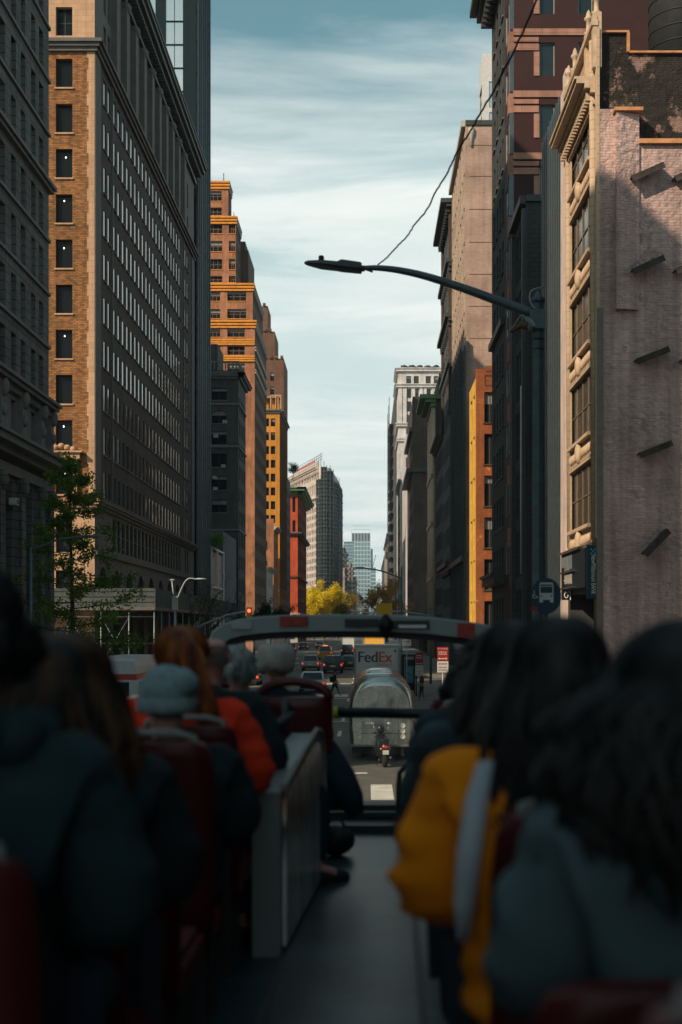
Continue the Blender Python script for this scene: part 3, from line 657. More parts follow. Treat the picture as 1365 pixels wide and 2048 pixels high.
# its scaffolding
t = thing('scaffolding', 'tall dark netted scaffolding wrapped round the prow of the wedge shaped building', 'scaffolding', (-19, 686, 0))
net = MB(); tb = MB(); bd = MB()
sp = [Vector((-26.0, 688.5)), Vector((-23.4, 684.6)), Vector((-20.5, 684.2)), Vector((-17.2, 686)), Vector((-14.6, 698)), Vector((-13.4, 730))]
for i in range(len(sp)-1):
    p, q = sp[i], sp[i+1]; top = (80, 86, 84, 79, 76)[i]
    if i < 4: net.face([(p.x, p.y+.8, 10), (q.x, q.y+.8, 10), (q.x, q.y+.8, top), (p.x, p.y+.8, top)])
    k = max(2, int((q-p).length/2.2))
    for j in range(k+1):
        r_ = p+(q-p)*j/k; tb.tube([(r_.x, r_.y, 0), (r_.x, r_.y, top+(3 if j % 2 else 1))], .14, 4)
    for z in range(2, int(top)+1, 2): tb.beam((p.x, p.y, z), (q.x, q.y, z), .16, .16); bd.beam((p.x, p.y+.5, z-.3), (q.x, q.y+.5, z-.3), .9, .12) if z % 4 == 0 else None
for k in range(14):
    f = k/13; r_ = A+(B_-A)*(.25+.75*f); tb.tube([(r_.x+1, r_.y-.6, zt), (r_.x+1, r_.y-.6, zt+5.2+2.2*f)], .13, 4)
for z in (3.8, 5.2, 6.6): 
    p = A+(B_-A)*.25; tb.beam((p.x+1, p.y-.6, zt+z), (B_.x+2, B_.y-.6, zt+z+.8), .15, .15)
rd = MB(); rd.beam((-38, 736, zt+4.0), (-27, 698, zt+4.6), .3, .8)
net.build('netting', plain('black_green_netting', (.012, .02, .024), .9, scale=.25, var=.5), t); tb.build('steel_tube', plain('scaffold_steel', (.07, .08, .085), .6), t); bd.build('deck_board', plain('deck_timber', (.12, .11, .10)), t); rd.build('red_barrier', plain('red_netting', (.45, .10, .05)), t)
# far left row
for i, (y0, y1, h, mt, lb, xo) in enumerate(((960, 1030, 47, m_farp, 'distant pinkish stone block just right of the wedge shaped building', 5), (1040, 1180, 66, m_fard, 'distant dark stone block down the avenue on the left', 3), (1200, 1400, 62, m_farp, 'farthest pinkish block in the left row', 6), (1420, 1700, 58, m_fard, 'farthest dark block closing the left row', 8))):
    b = Bld('distant_building', lb, (XL-8, y0, 0), blinds=.3)
    b.facade((XL-30, y0), (XL+xo, y0), 0, h, cols_at(23, 4+xo//3, 3.2, 1.8), rows_at(5, int(h/4.2)-1, 4.2, 2.4), mt, rec=.3); b.facade((XL+xo, y0), (XL+xo, y1), 0, h, cols_at(6, 5, 12, 5), rows_at(5, int(h/4.2)-1, 4.2, 2.4), mt, rec=.4)
    b.block(XL-30, XL+xo, y0, y1, 0, h, mt, 'KW'); b.ledge((XL+xo, y0), (XL+xo, y1), h, CORN, mt); b.part('water_tank', FR_DARK).lathe((XL+xo-6, y0+6, h), [(2, 0), (2, 4.5), (.1, 6)], 10); b.finish()
# ============================================================ right side of the street (facades run far -> near, facing -X)
def rfac(b, y0, y1, z0, z1, ycols, rows, mat, X=XR, **k):
    """ycols: list of (ya, yb) world spans of the openings"""
    b.facade((X, y1), (X, y0), z0, z1, sorted((y1-yb, y1-ya) for ya, yb in ycols), rows, mat, **k)
def yr(px): return XR*F/(px-VX)
m_plaster = wall_mat('peeling_mauve_plaster', (.62, .44, .405), (.55, .39, .36), (.53, .375, .345), .34, .12, .009, rough=.95, blotch=.40, streak=.34, bump=1.0, lumps=(4.0, 1.6), patch=((.32, .235, .225), .7, .57))
m_tar = wall_mat('tarred_stained_brick', (.045, .038, .032), (.03, .028, .026), (.025, .022, .02), .26, .09, .014, rough=.95, blotch=.5, bump=.9, lumps=(3.0, 2.0), patch=((.26, .165, .14), .5, .545))
m_cope = plain('orange_clay_coping', (.50, .24, .11), .8, scale=2, var=.3, bump=.4)
# R1
b = Bld('terracotta_loft_building', 'cream terracotta fronted loft with a peeling mauve side wall and tarred parapet', (XR+8, 63, 0), glass='glass2', fr=plain('bronze_window_frame', (.16, .13, .09), .5), blinds=.0, style='g42')
Y0, Y1 = 58.7, 67.2
ztop = zr(283, Y0)
wr = []
for yb, yt in ((1062, 940), (890, 768), (718, 597), (546, 425), (372, 262)):     # measured on the far half of the front
    wr.append((EYE+(HY-yb)/F*64.0, EYE+(HY-yt)/F*64.0))
wr = [(9.25+4.08*i, 9.25+4.08*i+2.85) for i in range(5)]
rfac(b, Y0, Y1, 8.4, 31.2, [(59.95, 66.4)], wr, m_cream, rec=.06, part='front_wall')
rfac(b, Y0, Y1, 0, 8.4, [(59.6, 66.4)], [(.3, 6.2)], m_gunm, rec=1.2, part='shop_wall', style='g32')
fx = b.part('front_trim', m_creamt)
for i in range(6):
    z = 9.25+4.08*i
    if i < 5:
        fx.box(XR-.22, XR+.02, 60.0, 66.2, z-.16, z)            # sill
        fx.box(XR-.12, XR+.02, 60.0, 66.2, z+2.85, z+2.98)
    for j in range(14): fx.ball((XR-.06, 60.5+j*.42, z-.62), (.08, .15, .22), 6, 4)
    fx.box(XR-.10, XR+.02, 60.0, 66.2, z-1.06, z-.98); fx.ball((XR-.12, 63.1, z-.6), (.2, .35, .5), 8, 6)
for y in (59.9, 66.2, 58.85, 67.05): b.piece('pilaster', m_creamt).box(XR-.05, XR+.02, y-.13, y+.13, 8.5, 30.6)
for y in (59.4, 66.6): b.piece('pilaster', m_cream).tube([(XR+.02, y, 8.5), (XR-.08, y, 30.4)], .17, 8)
b.ledge((XR, Y1), (XR, Y0+.3), 28.4, [(-.9, -.75, .12), (-.4, -.2, .25), (-.2, .0, .5), (0, .18, .85), (.18, .3, .95)], m_creamt, 'cornice')
b.dentils((XR, Y1), (XR, Y0+.4), 27.75, .35, .4, .4, .2, m_creamt)
b.part('front_wall', m_cream)
b.ledge((XR, Y1), (XR, Y0), 30.9, [(-.1, .15, .25)], m_creamt, 'cornice')
for y in (58.95, 61.0, 65.0, 67.0):
    b.piece('finial', m_creamt).box(XR-.18, XR+.2, y-.2, y+.2, 29.0, 31.4); b.last('finial', m_creamt).lathe((XR, y, 31.35), [(.2, 0), (.2, .12), (.11, .18), (.11, .62), (.2, .7), (.2, .78), (.12, .84), (.10, 1.0), (.02, 1.15)], 10)
# side wall facing the camera
pw = b.part('side_wall', m_plaster)
b.side((XR+.05, Y0), (XR+.95, Y0), 0, zr(218, Y0), m_plaster, 'side_wall')
x1, x2 = xw(1230, Y0), xw(1278, Y0)
b.side((XR+.95, Y0), (XR+40, Y0), 6, zr(292, Y0), m_plaster, 'side_wall') if False else None
b.side((XR+.95, Y0), (XR+16, Y0), 0, zr(283, Y0), m_plaster, 'side_wall')
b.side((XR+.95, Y0), (x2, Y0), zr(283, Y0), zr(228, Y0), m_plaster, 'side_wall')
sh = b.part('flue_shaft', m_plaster); sh.hexa([(x1, Y0-.42, zr(225, Y0)-8.6), (x2, Y0-.08, zr(225, Y0)-8.6), (x2, Y0+.1, zr(225, Y0)-8.6), (x1, Y0+.1, zr(225, Y0)-8.6), (x1, Y0-.42, zr(228, Y0)), (x2, Y0-.12, zr(228, Y0)), (x2, Y0+.1, zr(228, Y0)), (x1, Y0+.1, zr(228, Y0))])
cp = b.piece('coping', m_cope)
cp.box(x1-.1, x2+.1, Y0-.5, Y0+.4, zr(229, Y0), zr(222, Y0)); cp = b.piece('coping', m_cope); cp.box(x2, XR+16, Y0-.2, Y0+.4, zr(289, Y0), zr(280, Y0))
# tarred wall set back behind the coping
b.side((XR+.0, Y0+.45), (xw(1262, Y0), Y0+.45), zr(300, Y0), zr(56, Y0), m_tar, 'tarred_wall')
b.side((xw(1262, Y0), Y0+.45), (XR+16, Y0+.45), zr(300, Y0), zr(97, Y0), m_tar, 'tarred_wall')
cp = b.piece('coping', m_cope); cp.box(XR+.3, xw(1262, Y0), Y0+.3, Y0+.7, zr(58, Y0), zr(54, Y0)); cp.box(xw(1262, Y0)-.1, xw(1262, Y0)+.02, Y0+.3, Y0+.7, zr(97, Y0), zr(58, Y0)); cp.box(xw(1262, Y0), XR+16, Y0+.3, Y0+.7, zr(99, Y0), zr(95, Y0))
b.part('front_return', m_cream).box(XR-.02, XR+.10, Y0-.03, Y0+.5, 18.5, zr(55, Y0)); b.part('lower_return', plain('shade_brown_render', (.17, .135, .12))).box(XR-.015, XR+.26, Y0-.04, Y0+.5, 0, 18.5)  # lower return coloured grey brown for the shade on the cream corner
b.part('roof', ROOF).box(XR+.1, XR+16, Y0+.8, Y1, 25.4, 25.6); b.side((XR+16, Y1), (XR, Y1), 0, 31.2, m_brown, 'back_wall')
# lean-to plates jutting from the side wall
pm = plain('rusty_steel_plate', (.05, .04, .036), .8, scale=4, var=.4)
for (xa, ya, xb, yb) in ((1258, 362, 1322, 334), (1344, 362, 1400, 338), (1260, 546, 1322, 518), (1346, 546, 1400, 520), (1268, 724, 1332, 699), (1358, 724, 1400, 710), (1274, 910, 1338, 885), (1283, 1108, 1330, 1060)):
    a = P(xa, ya, Y0); c = P(xb, yb, Y0); d = (c-a); 
    g = MB(); nrm = Vector((-d.z, 0, d.x)).normalized()
    g.obox((a+c)/2+Vector((0, -.30, 0))+nrm*.0, d/2, (0, .30, 0), nrm*.035); g.obox((a+c)/2+Vector((0, -.58, 0))-nrm*.10, d/2, (0, .02, 0), nrm*.13); g.build('jutting_plate', pm, b.root)
b.finish()
# signs on R1
t = thing('bank_sign', 'tall vertical navy bank sign with white lettering at the corner of the cream loft', 'sign', (XR-.8, 59.1, 4.5))
sx0, sx1 = xw(1174, 59.1), xw(1196, 59.1); g = MB(); g.box(sx0, sx1, 59.0, 59.25, zr(1197, 59), zr(1090, 59)); g.build('panel', plain('navy_sign_panel', (.012, .05, .075), .4, var=.05), t)
wt = plain('white_sign_paint', (.75, .78, .78), .5, var=.03)
text('NewMillennium BANK', .30, ((sx0+sx1)/2+.03, 58.98, zr(1149, 59)), wt, t, (R(90), R(90), 0), .62)
g = MB(); q = P(1186, 1103, 58.98)
for i in range(3):
    for j in range(3):
        if (i+j) % 2 == 0: g.box(q.x-.10+.08*i, q.x-.04+.08*i, 58.96, 59.0, q.z-.12+.09*j, q.z-.05+.09*j)
g.build('emblem', plain('teal_sign_paint', (.05, .45, .55), .5), t)
g = MB(); g.box(sx1, XR+.02, 59.08, 59.2, zr(1120, 59), zr(1118, 59)); g.build('bracket', FR_DARK, t)
t = thing('restaurant_sign', 'polished metal shopfront sign with raised white characters over the entrance of the cream loft', 'sign', (XR-.5, 64, 7))
chm = plain('polished_steel', (.55, .57, .58), .16, metal=1, var=.05)
g = MB(); g.box(XR-.48, XR-.05, 61.0, 67.2, 8.15, 8.27); g.box(XR-.48, XR-.05, 62.6, 67.2, 7.22, 7.3); g.box(XR-.48, XR-.05, 62.6, 67.2, 6.45, 6.53); g.build('steel_fascia', chm, t)
g = MB(); g.box(XR-.35, XR-.05, 59.8, 67.1, 6.4, 8.15); g.build('backing', plain('navy_fascia', (.008, .016, .022), .6), t)
word_bars(t, 65.3, 7.65, 3.4, .75, XR-.36, plain('steel_blue_letter', (.42, .50, .54), .25, metal=.6), 8, 'raised_characters', 'y')
word_bars(t, 65.3, 6.9, 3.4, .5, XR-.36, plain('pale_steel_letter', (.60, .56, .52), .3, metal=.4), 13, 'raised_characters', 'y')
t = thing('restaurant_sign', 'black hanging sign with yellow pot emblem and white brush characters beside the cream loft', 'sign', (xw(1135, 66), 66, 5))
sx0, sx1 = xw(1124, 66), xw(1146, 66); g = MB(); g.box(sx0, sx1, 65.9, 66.1, zr(1200, 66), zr(1136, 66)); g.build('panel', plain('black_sign_panel', (.012, .012, .012), .4), t)
for i, ch in enumerate('공상이'): text(ch, .46, ((sx0+sx1)/2, 65.88, zr(1163+15*i, 66)), wt, t)
ye = plain('yellow_sign_paint', (.75, .62, .03), .5)
g = MB(); q = P(1134.5, 1146, 65.88)
for dz, w in ((.12, .12), (.04, .2), (-.05, .18), (-.13, .13)): g.box(q.x-w, q.x+w, 65.86, 65.9, q.z+dz-.02, q.z+dz+.02)
g.box(q.x-.2, q.x-.17, 65.86, 65.9, q.z-.05, q.z+.06); g.box(q.x+.15, q.x+.18, 65.86, 65.9, q.z-.13, q.z+.06); g.build('emblem', ye, t)
# R2 ribbed facade
b = Bld('ribbed_building', 'dark ribbed metal building with one bright pale corner pier beside the cream loft', (XR+4, 72, 0), blinds=0)
b.block(XR+.25, XR+10, 67.3, 77.5, 0, 32, m_gunm, 'FKW'); rb = b.part('rib', m_fin)
for i in range(9): rb.box(XR-.05, XR+.3, 70.2+.82*i, 70.42+.82*i, 3, 32.2)
wp = plain('pale_enamel_panel', (.62, .50, .46), .5, scale=.8)
b.piece('corner_pier', wp).box(XR-.1, XR+.3, 67.35, 68.35, 3, 32.5); b.piece('corner_pier', wp).box(XR-.02, XR+.3, 68.5, 69.7, 3, 32)
gl = b.part('glass_strip', G['glass'])
for i in range(8): gl.box(XR+.2, XR+.27, 70.5+.82*i, 71.0+.82*i, 4, 31.5)
for z in (6.5, 10.6, 14.7, 18.8, 22.9, 27): b.part('spandrel', m_gunm).box(XR+.1, XR+.29, 68.4, 77.3, z, z+.9)
b.finish()
# R3 low grey
b = Bld('narrow_grey_building', 'narrow dark grey building squeezed below the tall maroon panelled block', (XR+4, 88, 0), blinds=0)
rfac(b, 85.0, 91.6, 0, 31.8, [(86.0, 87.2), (87.6, 88.8), (89.3, 90.6)], rows_at(4, 7, 3.9, 3.1), m_dkslate, rec=.08); b.block(XR, XR+5, 85, 91.6, 0, 31.8, m_dkslate, 'FKE')
b.ledge((XR, 91.6), (XR, 85), 31.6, [(-.3, .2, .4)], m_gunm); b.ledge((XR, 85), (XR+5, 85), 31.6, [(-.2, .2, .2)], m_gunm)
b.pier((XR, 91.6), (0, -1), (-1, 0), 0, .4, 0, 31, .25, m_gunm); b.pier((XR, 91.6), (0, -1), (-1, 0), 6.2, 6.6, 0, 31, .25, m_gunm)
b.part('pipe', wp).tube([(XR-.2, 86, 8), (XR-.2, 86, 20)], .06, 6)
b.finish()
# R4 maroon tall
b = Bld('maroon_panel_building', 'tall maroon panelled block with salmon stone bands and pale framed windows', (XR+7, 95, 0), fr=FR_PALE, blinds=.0, style='f')
Y0, Y1 = 92.0, 98.2; zb = lambda py: zr(py, Y0)
fcols = [(xw(1079, Y0)-XR, xw(1110, Y0)-XR), (xw(1157, Y0)-XR, xw(1186, Y0)-XR), (9.5, 10.6)]
rws = sorted((zb(152+124*i), zb(85+124*i)) for i in range(-1, 9))
rws = [r for r in rws if r[0] > 1]
b.facade((XR, Y0), (XR+14, Y0), 0, 60, fcols, rws, m_maroon, rec=.18)
rfac(b, Y0, Y1, 0, 60, [(92.5, 93.6), (94.0, 95.6), (96.0, 97.6)], rws, m_dkslate, rec=.03)
b.block(XR, XR+14, Y0, Y1, 0, 60, m_maroon, 'KE')
for i in range(-1, 9):
    bd = b.piece('stone_band', m_pink); bd.box(XR-.06, XR+4.9, Y0-.09, Y0+.01, zb(71+124*i), zb(58+124*i)) if i > -1 or True else None
    for (t0, t1) in ((84, 75), (101, 88)): bd.box(XR-.06, xw(1078, Y0), Y0-.07, Y0+.01, zb(t0+124*i), zb(t1+124*i))
    bd.box(xw(1068, Y0), xw(1079, Y0), Y0-.07, Y0+.01, zb(152+124*i), zb(104+124*i))
    b.piece('bay_panel', m_pink).box(XR-.35, XR+.0, Y0+.1, Y0+.9, zb(101+124*i), zb(62+124*i)); b.piece('bay_trim', m_fin).box(XR-.3, XR, Y0+.05, Y0+.15, zb(182+124*i), zb(101+124*i))
b.finish()
t = thing('water_tank', 'round dark wooden water tank with iron hoops above the tarred parapet', 'water tank', (xw(1385, 78), 78, 32))
g = MB(); cx = xw(1385, 76); g.lathe((cx, 78, 35.2), [(2.0, 0), (2.0, 7.5), (.1, 9.5)], 32)
g.build('barrel', plain('dark_tank_wood', (.018, .02, .02), .8, scale=2, var=.3), t)
g = MB()
for i in range(9): g.lathe((cx, 78, 35.3+.85*i), [(2.03, 0), (2.05, .03), (2.03, .06)], 32)
g.build('hoop', FR_DARK, t); g = MB()
for x in (-1.4, 1.4):
    for y in (-1.4, 1.4): g.beam((cx+x, 78+y, 25), (cx+x, 78+y, 35.2), .25, .25)
g.beam((cx-1.6, 78, 35.05), (cx+1.6, 78, 35.05), 3.4, .3); g.build('stand', FR_DARK, t)
b = Bld('plain_roof_building', 'dark low block under the wooden water tank', (cx, 78, 0)); b.block(XR+5.2, XR+16, 70, 84, 0, 25, m_dkslate, 'FKEW'); b.finish()
# R5 dark with heavy cornice
b = Bld('dark_corniced_building', 'dark narrow stone office tower with a heavy overhanging roof cornice on the right', (XR+6, 103, 0), glass='glass', blinds=.05)
rfac(b, 98.3, 108.3, 0, 54.2, [(99.0, 100.1), (101.0, 102.1), (103.2, 104.3), (105.4, 106.5)], rows_at(4.5, 13, 3.75, 2.3), m_dkslate, rec=.08, sill=m_l4t)
b.block(XR, XR+12, 98.3, 108.3, 0, 54.2, m_dkslate, 'FKE')
b.ledge((XR, 108.3), (XR, 98.3), 53.5, [(-.8, -.3, .5), (-.3, .2, 1.2), (.2, .7, 1.75)], m_gunm, ext=.3); b.dentils((XR, 108.3), (XR, 98.3), 52.5, .7, .9, .9, .4, m_gunm)
b.ledge((XR, 108.3), (XR, 98.3), 8.2, [(-.4, .2, .8), (.2, .4, 1.0)], m_gunm); b.ledge((XR, 108.3), (XR, 98.3), 27, [(-.3, .2, .3)], m_gunm)
b.finish()
b = Bld('glass_apartment_tower', 'slim pale and glass tower rising behind the gridded tan brick building', (17, 178, 0), glass='mirror', fr=m_fin, blinds=0, style='g12')
b.facade((14.9, 180), (14.9, 175), 0, 79, [(.5, 4.5)], rows_at(40, 9, 4, 3.2), plain('pale_panel', (.5, .5, .5), .6), rec=.1); b.facade((14.9, 175), (22, 175), 0, 79, [(.9, 3.4), (3.8, 6.6)], rows_at(40, 9, 4, 3.4), m_fin, rec=.1); b.block(14.9, 22, 175, 180, 0, 79, m_fin, 'KE'); b.finish()
# R8 orange
b = Bld('orange_brick_building', 'weathered orange brick building with mustard yellow painted street corner', (XR+4, 128, 0), fr=FR_BR, glass='glass2', blinds=.3, style='g21')
Y0, Y1 = 124.4, 132.2; zt = zr(738, Y0)
rws = sorted((zr(845+83.6*i, Y0), zr(784+83.6*i, Y0)) for i in range(6))
rws = [r for r in rws if r[0] > .5]
b.facade((XR, Y0), (XR+7, Y0), 0, zt-.8, [(xw(969, Y0)-XR, xw(992.5, Y0)-XR), (4.2, 5.5)], rws, m_r8, rec=.3, sill=m_brown, part='end_wall')
rfac(b, Y0, Y1, 0, zt-.8, [(125.6, 127.6), (128.6, 130.8)], rws, m_r8y, rec=.15, part='front_wall')
b.block(XR, XR+7, Y0, Y1, 0, zt-.8, m_r8, 'KE', roof=True); b.part('parapet', m_r8).box(XR, XR+7, Y0, Y0+.4, zt-.8, zt); b.part('parapet', m_r8).box(XR+.9, XR+1.8, Y0-.06, Y0+.4, zt-.2, zt+.3)
for i in range(12): b.part('railing', FR_DARK).tube([(XR+1.6+.45*i, Y0+.6, zt), (XR+1.6+.45*i, Y0+.6, zt+.9)], .025, 4)
b.part('railing', FR_DARK).tube([(XR+1.6, Y0+.6, zt+.9), (XR+7, Y0+.6, zt+.9)], .03, 4)
pn = b.part('recessed_panel', m_brown); pn.box(xw(970, Y0), xw(991, Y0), Y0-.04, Y0, zr(772, Y0), zr(770, Y0)); pn.box(xw(970, Y0), xw(971.5, Y0), Y0-.04, Y0, zr(770, Y0), zr(752, Y0)); pn.box(xw(970, Y0), xw(991, Y0), Y0-.04, Y0, zr(752, Y0), zr(750, Y0))
b.finish()
# R6 tan gridded
b = Bld('gridded_tan_building', 'tall tan brick building with square panel grid rising behind the orange brick one', (XR+6, 148, 0), glass='glass', blinds=.1)
Y0, Y1 = 137.6, 159.5; zt = zr(243, Y0)
b.side((XR, Y0), (XR+10, Y0), 0, zt, m_tan, 'end_wall')
for py in (290, 352, 418, 484, 548, 612, 676): b.piece('joint_line', plain('dark_joint', (.10, .07, .06))).box(XR+.4, XR+10, Y0-.03, Y0, zr(py+1, Y0), zr(py, Y0))
yc = [(Y0+1.2+2.75*i, Y0+2.7+2.75*i) for i in range(8)]
rfac(b, Y0, Y1, 0, 12, yc, [(1, 5), (7, 10.6)], m_tanf, rec=.12, part='base_wall')
rfac(b, Y0, Y1, 12, 34.5, yc, rows_at(12.8, 6, 3.6, 2.4), m_tanf, rec=.1, part='lower_wall', sill=m_l4t)
rfac(b, Y0, Y1, 34.5, zt, yc, rows_at(34.4+.3, 6, 3.6, 2.4), wall_mat('pale_tan_front', (.60, .46, .36), (.54, .42, .33), (.30, .24, .20), .8, .4, .03), rec=.1, part='upper_wall')
b.block(XR, XR+10, Y0, Y1, 0, zt, m_tan, 'KE'); b.ledge((XR, Y0), (XR+10, Y0), zt, [(-.4, .1, .15)], m_dkslate); b.ledge((XR, Y1), (XR, Y0), zt, [(-.5, .1, .4)], m_wtrim)
for x in (XR+.6, XR+6.5): b.piece('spout', m_wtrim).lathe((x, Y0-.1, zt-2.6), [(.1, 0), (.16, .9), (.3, 1.3), (.3, 1.9)], 8)
b.ledge((XR, Y1), (XR, Y0), 11.8, [(-.4, .2, .4)], m_gunm)
for i in range(9): b.pier((XR, Y1), (0, -1), (-1, 0), .2+2.74*i, .75+2.74*i, 0, 34, .22, m_tanf)
b.finish()
# R7
b = Bld('ornate_brown_building', 'slim brown building with ornate jutting cornices past the gridded tan one', (XR+5, 168, 0), blinds=.1)
Y0, Y1 = 160.0, 178.0; yc = [(Y0+1.2+2.8*i, Y0+2.7+2.8*i) for i in range(6)]
rfac(b, Y0, Y1, 0, 55.6, yc, rows_at(3.5, 14, 3.7, 2.3), m_tanf, rec=.12); b.block(XR, XR+10, Y0, Y1, 0, 55.6, m_brown, 'FKE')
for z, pr in ((55, 1.3), (48, .7), (41.5, .8), (36, .5), (12, .8)): b.ledge((XR, Y1), (XR, Y0), z, [(-.5, -.1, pr*.5), (-.1, .4, pr)], m_gunm, ext=.3); b.dentils((XR, Y1), (XR, Y0), z-1.0, .5, pr*.5, 1.2, .5, m_gunm)
for y in (161, 177): b.piece('pilaster', m_brown).box(XR-.3, XR, y-.4, y+.4, 30, 55)
b.finish()
# R10 cream with green cornice
b = Bld('cream_corniced_building', 'cream stone building with a green copper cornice jutting over the right pavement', (XR+4, 205, 0), blinds=.1)
Y0, Y1 = 198.0, 212.0; z1 = zr(797, Y0); zt = zr(752, Y0)
b.block(XR, XR+9, Y0, Y1, 0, z1, m_l4, 'FKE'); b.block(XR+.5, XR+9, Y0, Y1, z1, zt, m_l4, 'FWKE')
rfac(b, Y0, Y1, 0, z1, [(Y0+1.5+3*i, Y0+3+3*i) for i in range(4)], rows_at(4, 9, 3.6, 2.4), m_cream, rec=.15)
b.ledge((XR, Y1), (XR, Y0), z1, [(-1.2, -.6, .7), (-.6, -.1, 1.5), (-.1, .5, 2.3)], m_grn, ext=.4); b.ledge((XR, Y0), (XR+9, Y0), z1, [(-.1, .5, .6)], m_l4t)
for y in (Y0+.5, Y0+3.7, Y0+6.8, Y0+9.8, Y1-.5): b.piece('column', m_creamt).tube([(XR-.15, y, 0), (XR-.15, y, z1-1.3)], .45, 8)
for z in (27, 12, 20): b.ledge((XR, Y1), (XR, Y0), z, [(-.4, .2, .7)], m_creamt, 'belt_course')
b.ledge((XR, Y0), (XR+9, Y0), 26, [(-.3, .2, .4)], m_l4t, 'belt_course'); b.ledge((XR+.5, Y0), (XR+9, Y0), zt, [(-.3, .3, .5)], m_l4t, 'cornice'); b.finish()
b = Bld('gap_building', 'dark recessed row building between the brown and the cream corniced ones', (XR+4, 188, 0), blinds=.1)
rfac(b, 178.2, 197.8, 0, 30, [(180+3*i, 181.4+3*i) for i in range(6)], rows_at(4, 7, 3.7, 2.4), m_dkslate, rec=.15); b.block(XR, XR+8, 178.2, 197.8, 0, 30, m_dkslate, 'KE'); b.ledge((XR, 197.8), (XR, 178.2), 30, CORN, m_gunm); b.finish()
# R9 brown party wall
b = Bld('brown_party_wall_building', 'tall dull brown brick building with a blank patched side wall', (XR+4, 310, 0), blinds=.3)
Y0, Y1 = 290.0, 330.0; zt = zr(793, Y0)
b.facade((XR-.2, Y0), (XR+8, Y0), 0, zt, [(4.3, 5.3)], [(zr(897, Y0), zr(878, Y0)), (zr(935, Y0), zr(912, Y0)), (zr(848, Y0), zr(826, Y0))][::-1] and sorted([(zr(897, Y0), zr(878, Y0)), (zr(975, Y0), zr(952, Y0)), (zr(1060, Y0), zr(1035, Y0))]), m_brown, rec=.3)
rfac(b, Y0, Y1, 0, zt, [(Y0+2+4*i, Y0+4+4*i) for i in range(9)], rows_at(4, 13, 3.9, 2.4), m_cream, X=XR-.2, rec=.15); b.block(XR-.2, XR+8, Y0, Y1, 0, zt, m_brown, 'KE')
b.ledge((XR-.2, Y0), (XR+8, Y0), zr(940, Y0), [(-.4, .4, .6)], m_gunm, 'belt_course'); b.ledge((XR-.2, Y1), (XR-.2, Y0), zr(940, Y0), [(-.4, .4, 1.4)], m_gunm, 'belt_course')
b.ledge((XR-.2, Y1), (XR-.2, Y0), zt-7, [(-.4, .4, .8)], m_gunm, 'belt_course'); b.finish()
b = Bld('shop_building', 'low shop row with a striped awning on the right side of the avenue', (XR+4, 250, 0))
rfac(b, 225, 262, 0, 7.5, [(227+6*i, 231+6*i) for i in range(6)], [(.5, 3.6), (4.6, 6.6)], m_brown, rec=.15); b.block(XR, XR+8, 225, 262, 0, 7.5, m_brown, 'FKE')
b.part('awning', plain('red_awning_cloth', (.45, .05, .04), .8)).hexa([(XR-2, 226, 2.6), (XR, 226, 2.6), (XR, 240, 2.6), (XR-2, 240, 2.6), (XR-1.9, 226, 3.0), (XR, 226, 4.2), (XR, 240, 4.2), (XR-1.9, 240, 3.0)]); b.finish()
# pale and dark blocks further on
b = Bld('pale_slab_building', 'pale grey smooth sided slab standing before the white tower', (XR+4, 360, 0))
b.block(XR, XR+6, 350, 385, 0, zr(868, 350), plain('pale_lilac_render', (.50, .47, .48), .85, scale=.2), 'FKE'); rfac(b, 350, 385, 0, zr(868, 350), [(352+5*i, 354+5*i) for i in range(6)], rows_at(4, 12, 3.9, 2.4), m_fard, rec=.15)
b.ledge((XR, 350), (XR+6, 350), zr(925, 350), [(-1.2, 1.2, .9)], m_gunm, 'belt_course'); b.finish()
b = Bld('dark_corniced_building', 'dark block with orange lit side strip below the pale grey slab', (XR+4, 400, 0))
rfac(b, 388, 430, 0, 47, [(390+5*i, 392+5*i) for i in range(8)], rows_at(4, 10, 3.9, 2.4), m_fard, X=XR-.3, rec=.15); b.block(XR-.3, XR+5, 388, 430, 0, 47, m_l3, 'FKE'); b.ledge((XR-.3, 430), (XR-.3, 388), 47, CORN, m_gunm); b.finish()
b = Bld('white_terracotta_tower', 'white terracotta tower with tall framed windows and cornice on the right', (XR+8, 445, 0), blinds=.15, style='g21')
Y0, Y1 = 435.0, 458.0; zt = zr(737, Y0)
wr = sorted((zr(q, Y0), zr(p, Y0)) for p, q in ((752, 770), (778, 796), (803, 823), (830, 848), (856, 874), (882, 900), (908, 926)))
b.facade((XR, Y0), (XR+15, Y0), 0, zt, [(xw(a, Y0)-XR, xw(c, Y0)-XR) for a, c in ((813, 823), (828, 838), (852, 862), (868, 877))], [(4+4.2*i, 6.6+4.2*i) for i in range(12)]+wr, m_white, rec=.5)
rfac(b, Y0, Y1, 0, zt, [(Y0+1.5+4.2*i, Y0+3.8+4.2*i) for i in range(5)], [(4+4.2*i, 6.6+4.2*i) for i in range(19)], m_white, rec=.15); b.block(XR, XR+15, Y0, Y1, 0, zt, m_white, 'KE')
for py, pr in ((740, .8), (772, .9), (850, .7), (880, .5)): b.ledge((XR, Y0), (XR+15, Y0), zr(py, Y0), [(-.5, .3, pr), (.3, .6, pr*1.4)], m_white, 'cornice', ext=1); b.ledge((XR, Y1), (XR, Y0), zr(py, Y0), [(-.5, .3, pr), (.3, .6, pr*1.4)], m_white, 'cornice')
for px in (799, 808, 825, 842, 848, 866): b.piece('pilaster', m_white).box(xw(px, Y0)-.3, xw(px, Y0)+.9, Y0-.45, Y0, zr(850, Y0), zr(772, Y0))
for i in range(5): b.piece('roof_plant', FR_DARK).ball((XR+2+2.5*i, Y0+2, zt+.6), (1.4, 1, .8), 8, 5, jit=.3)
b.finish()
b = Bld('dark_gridded_building', 'distant dark block covered in fire stairs just right of the open sky', (XR+3, 520, 0), blinds=.0)
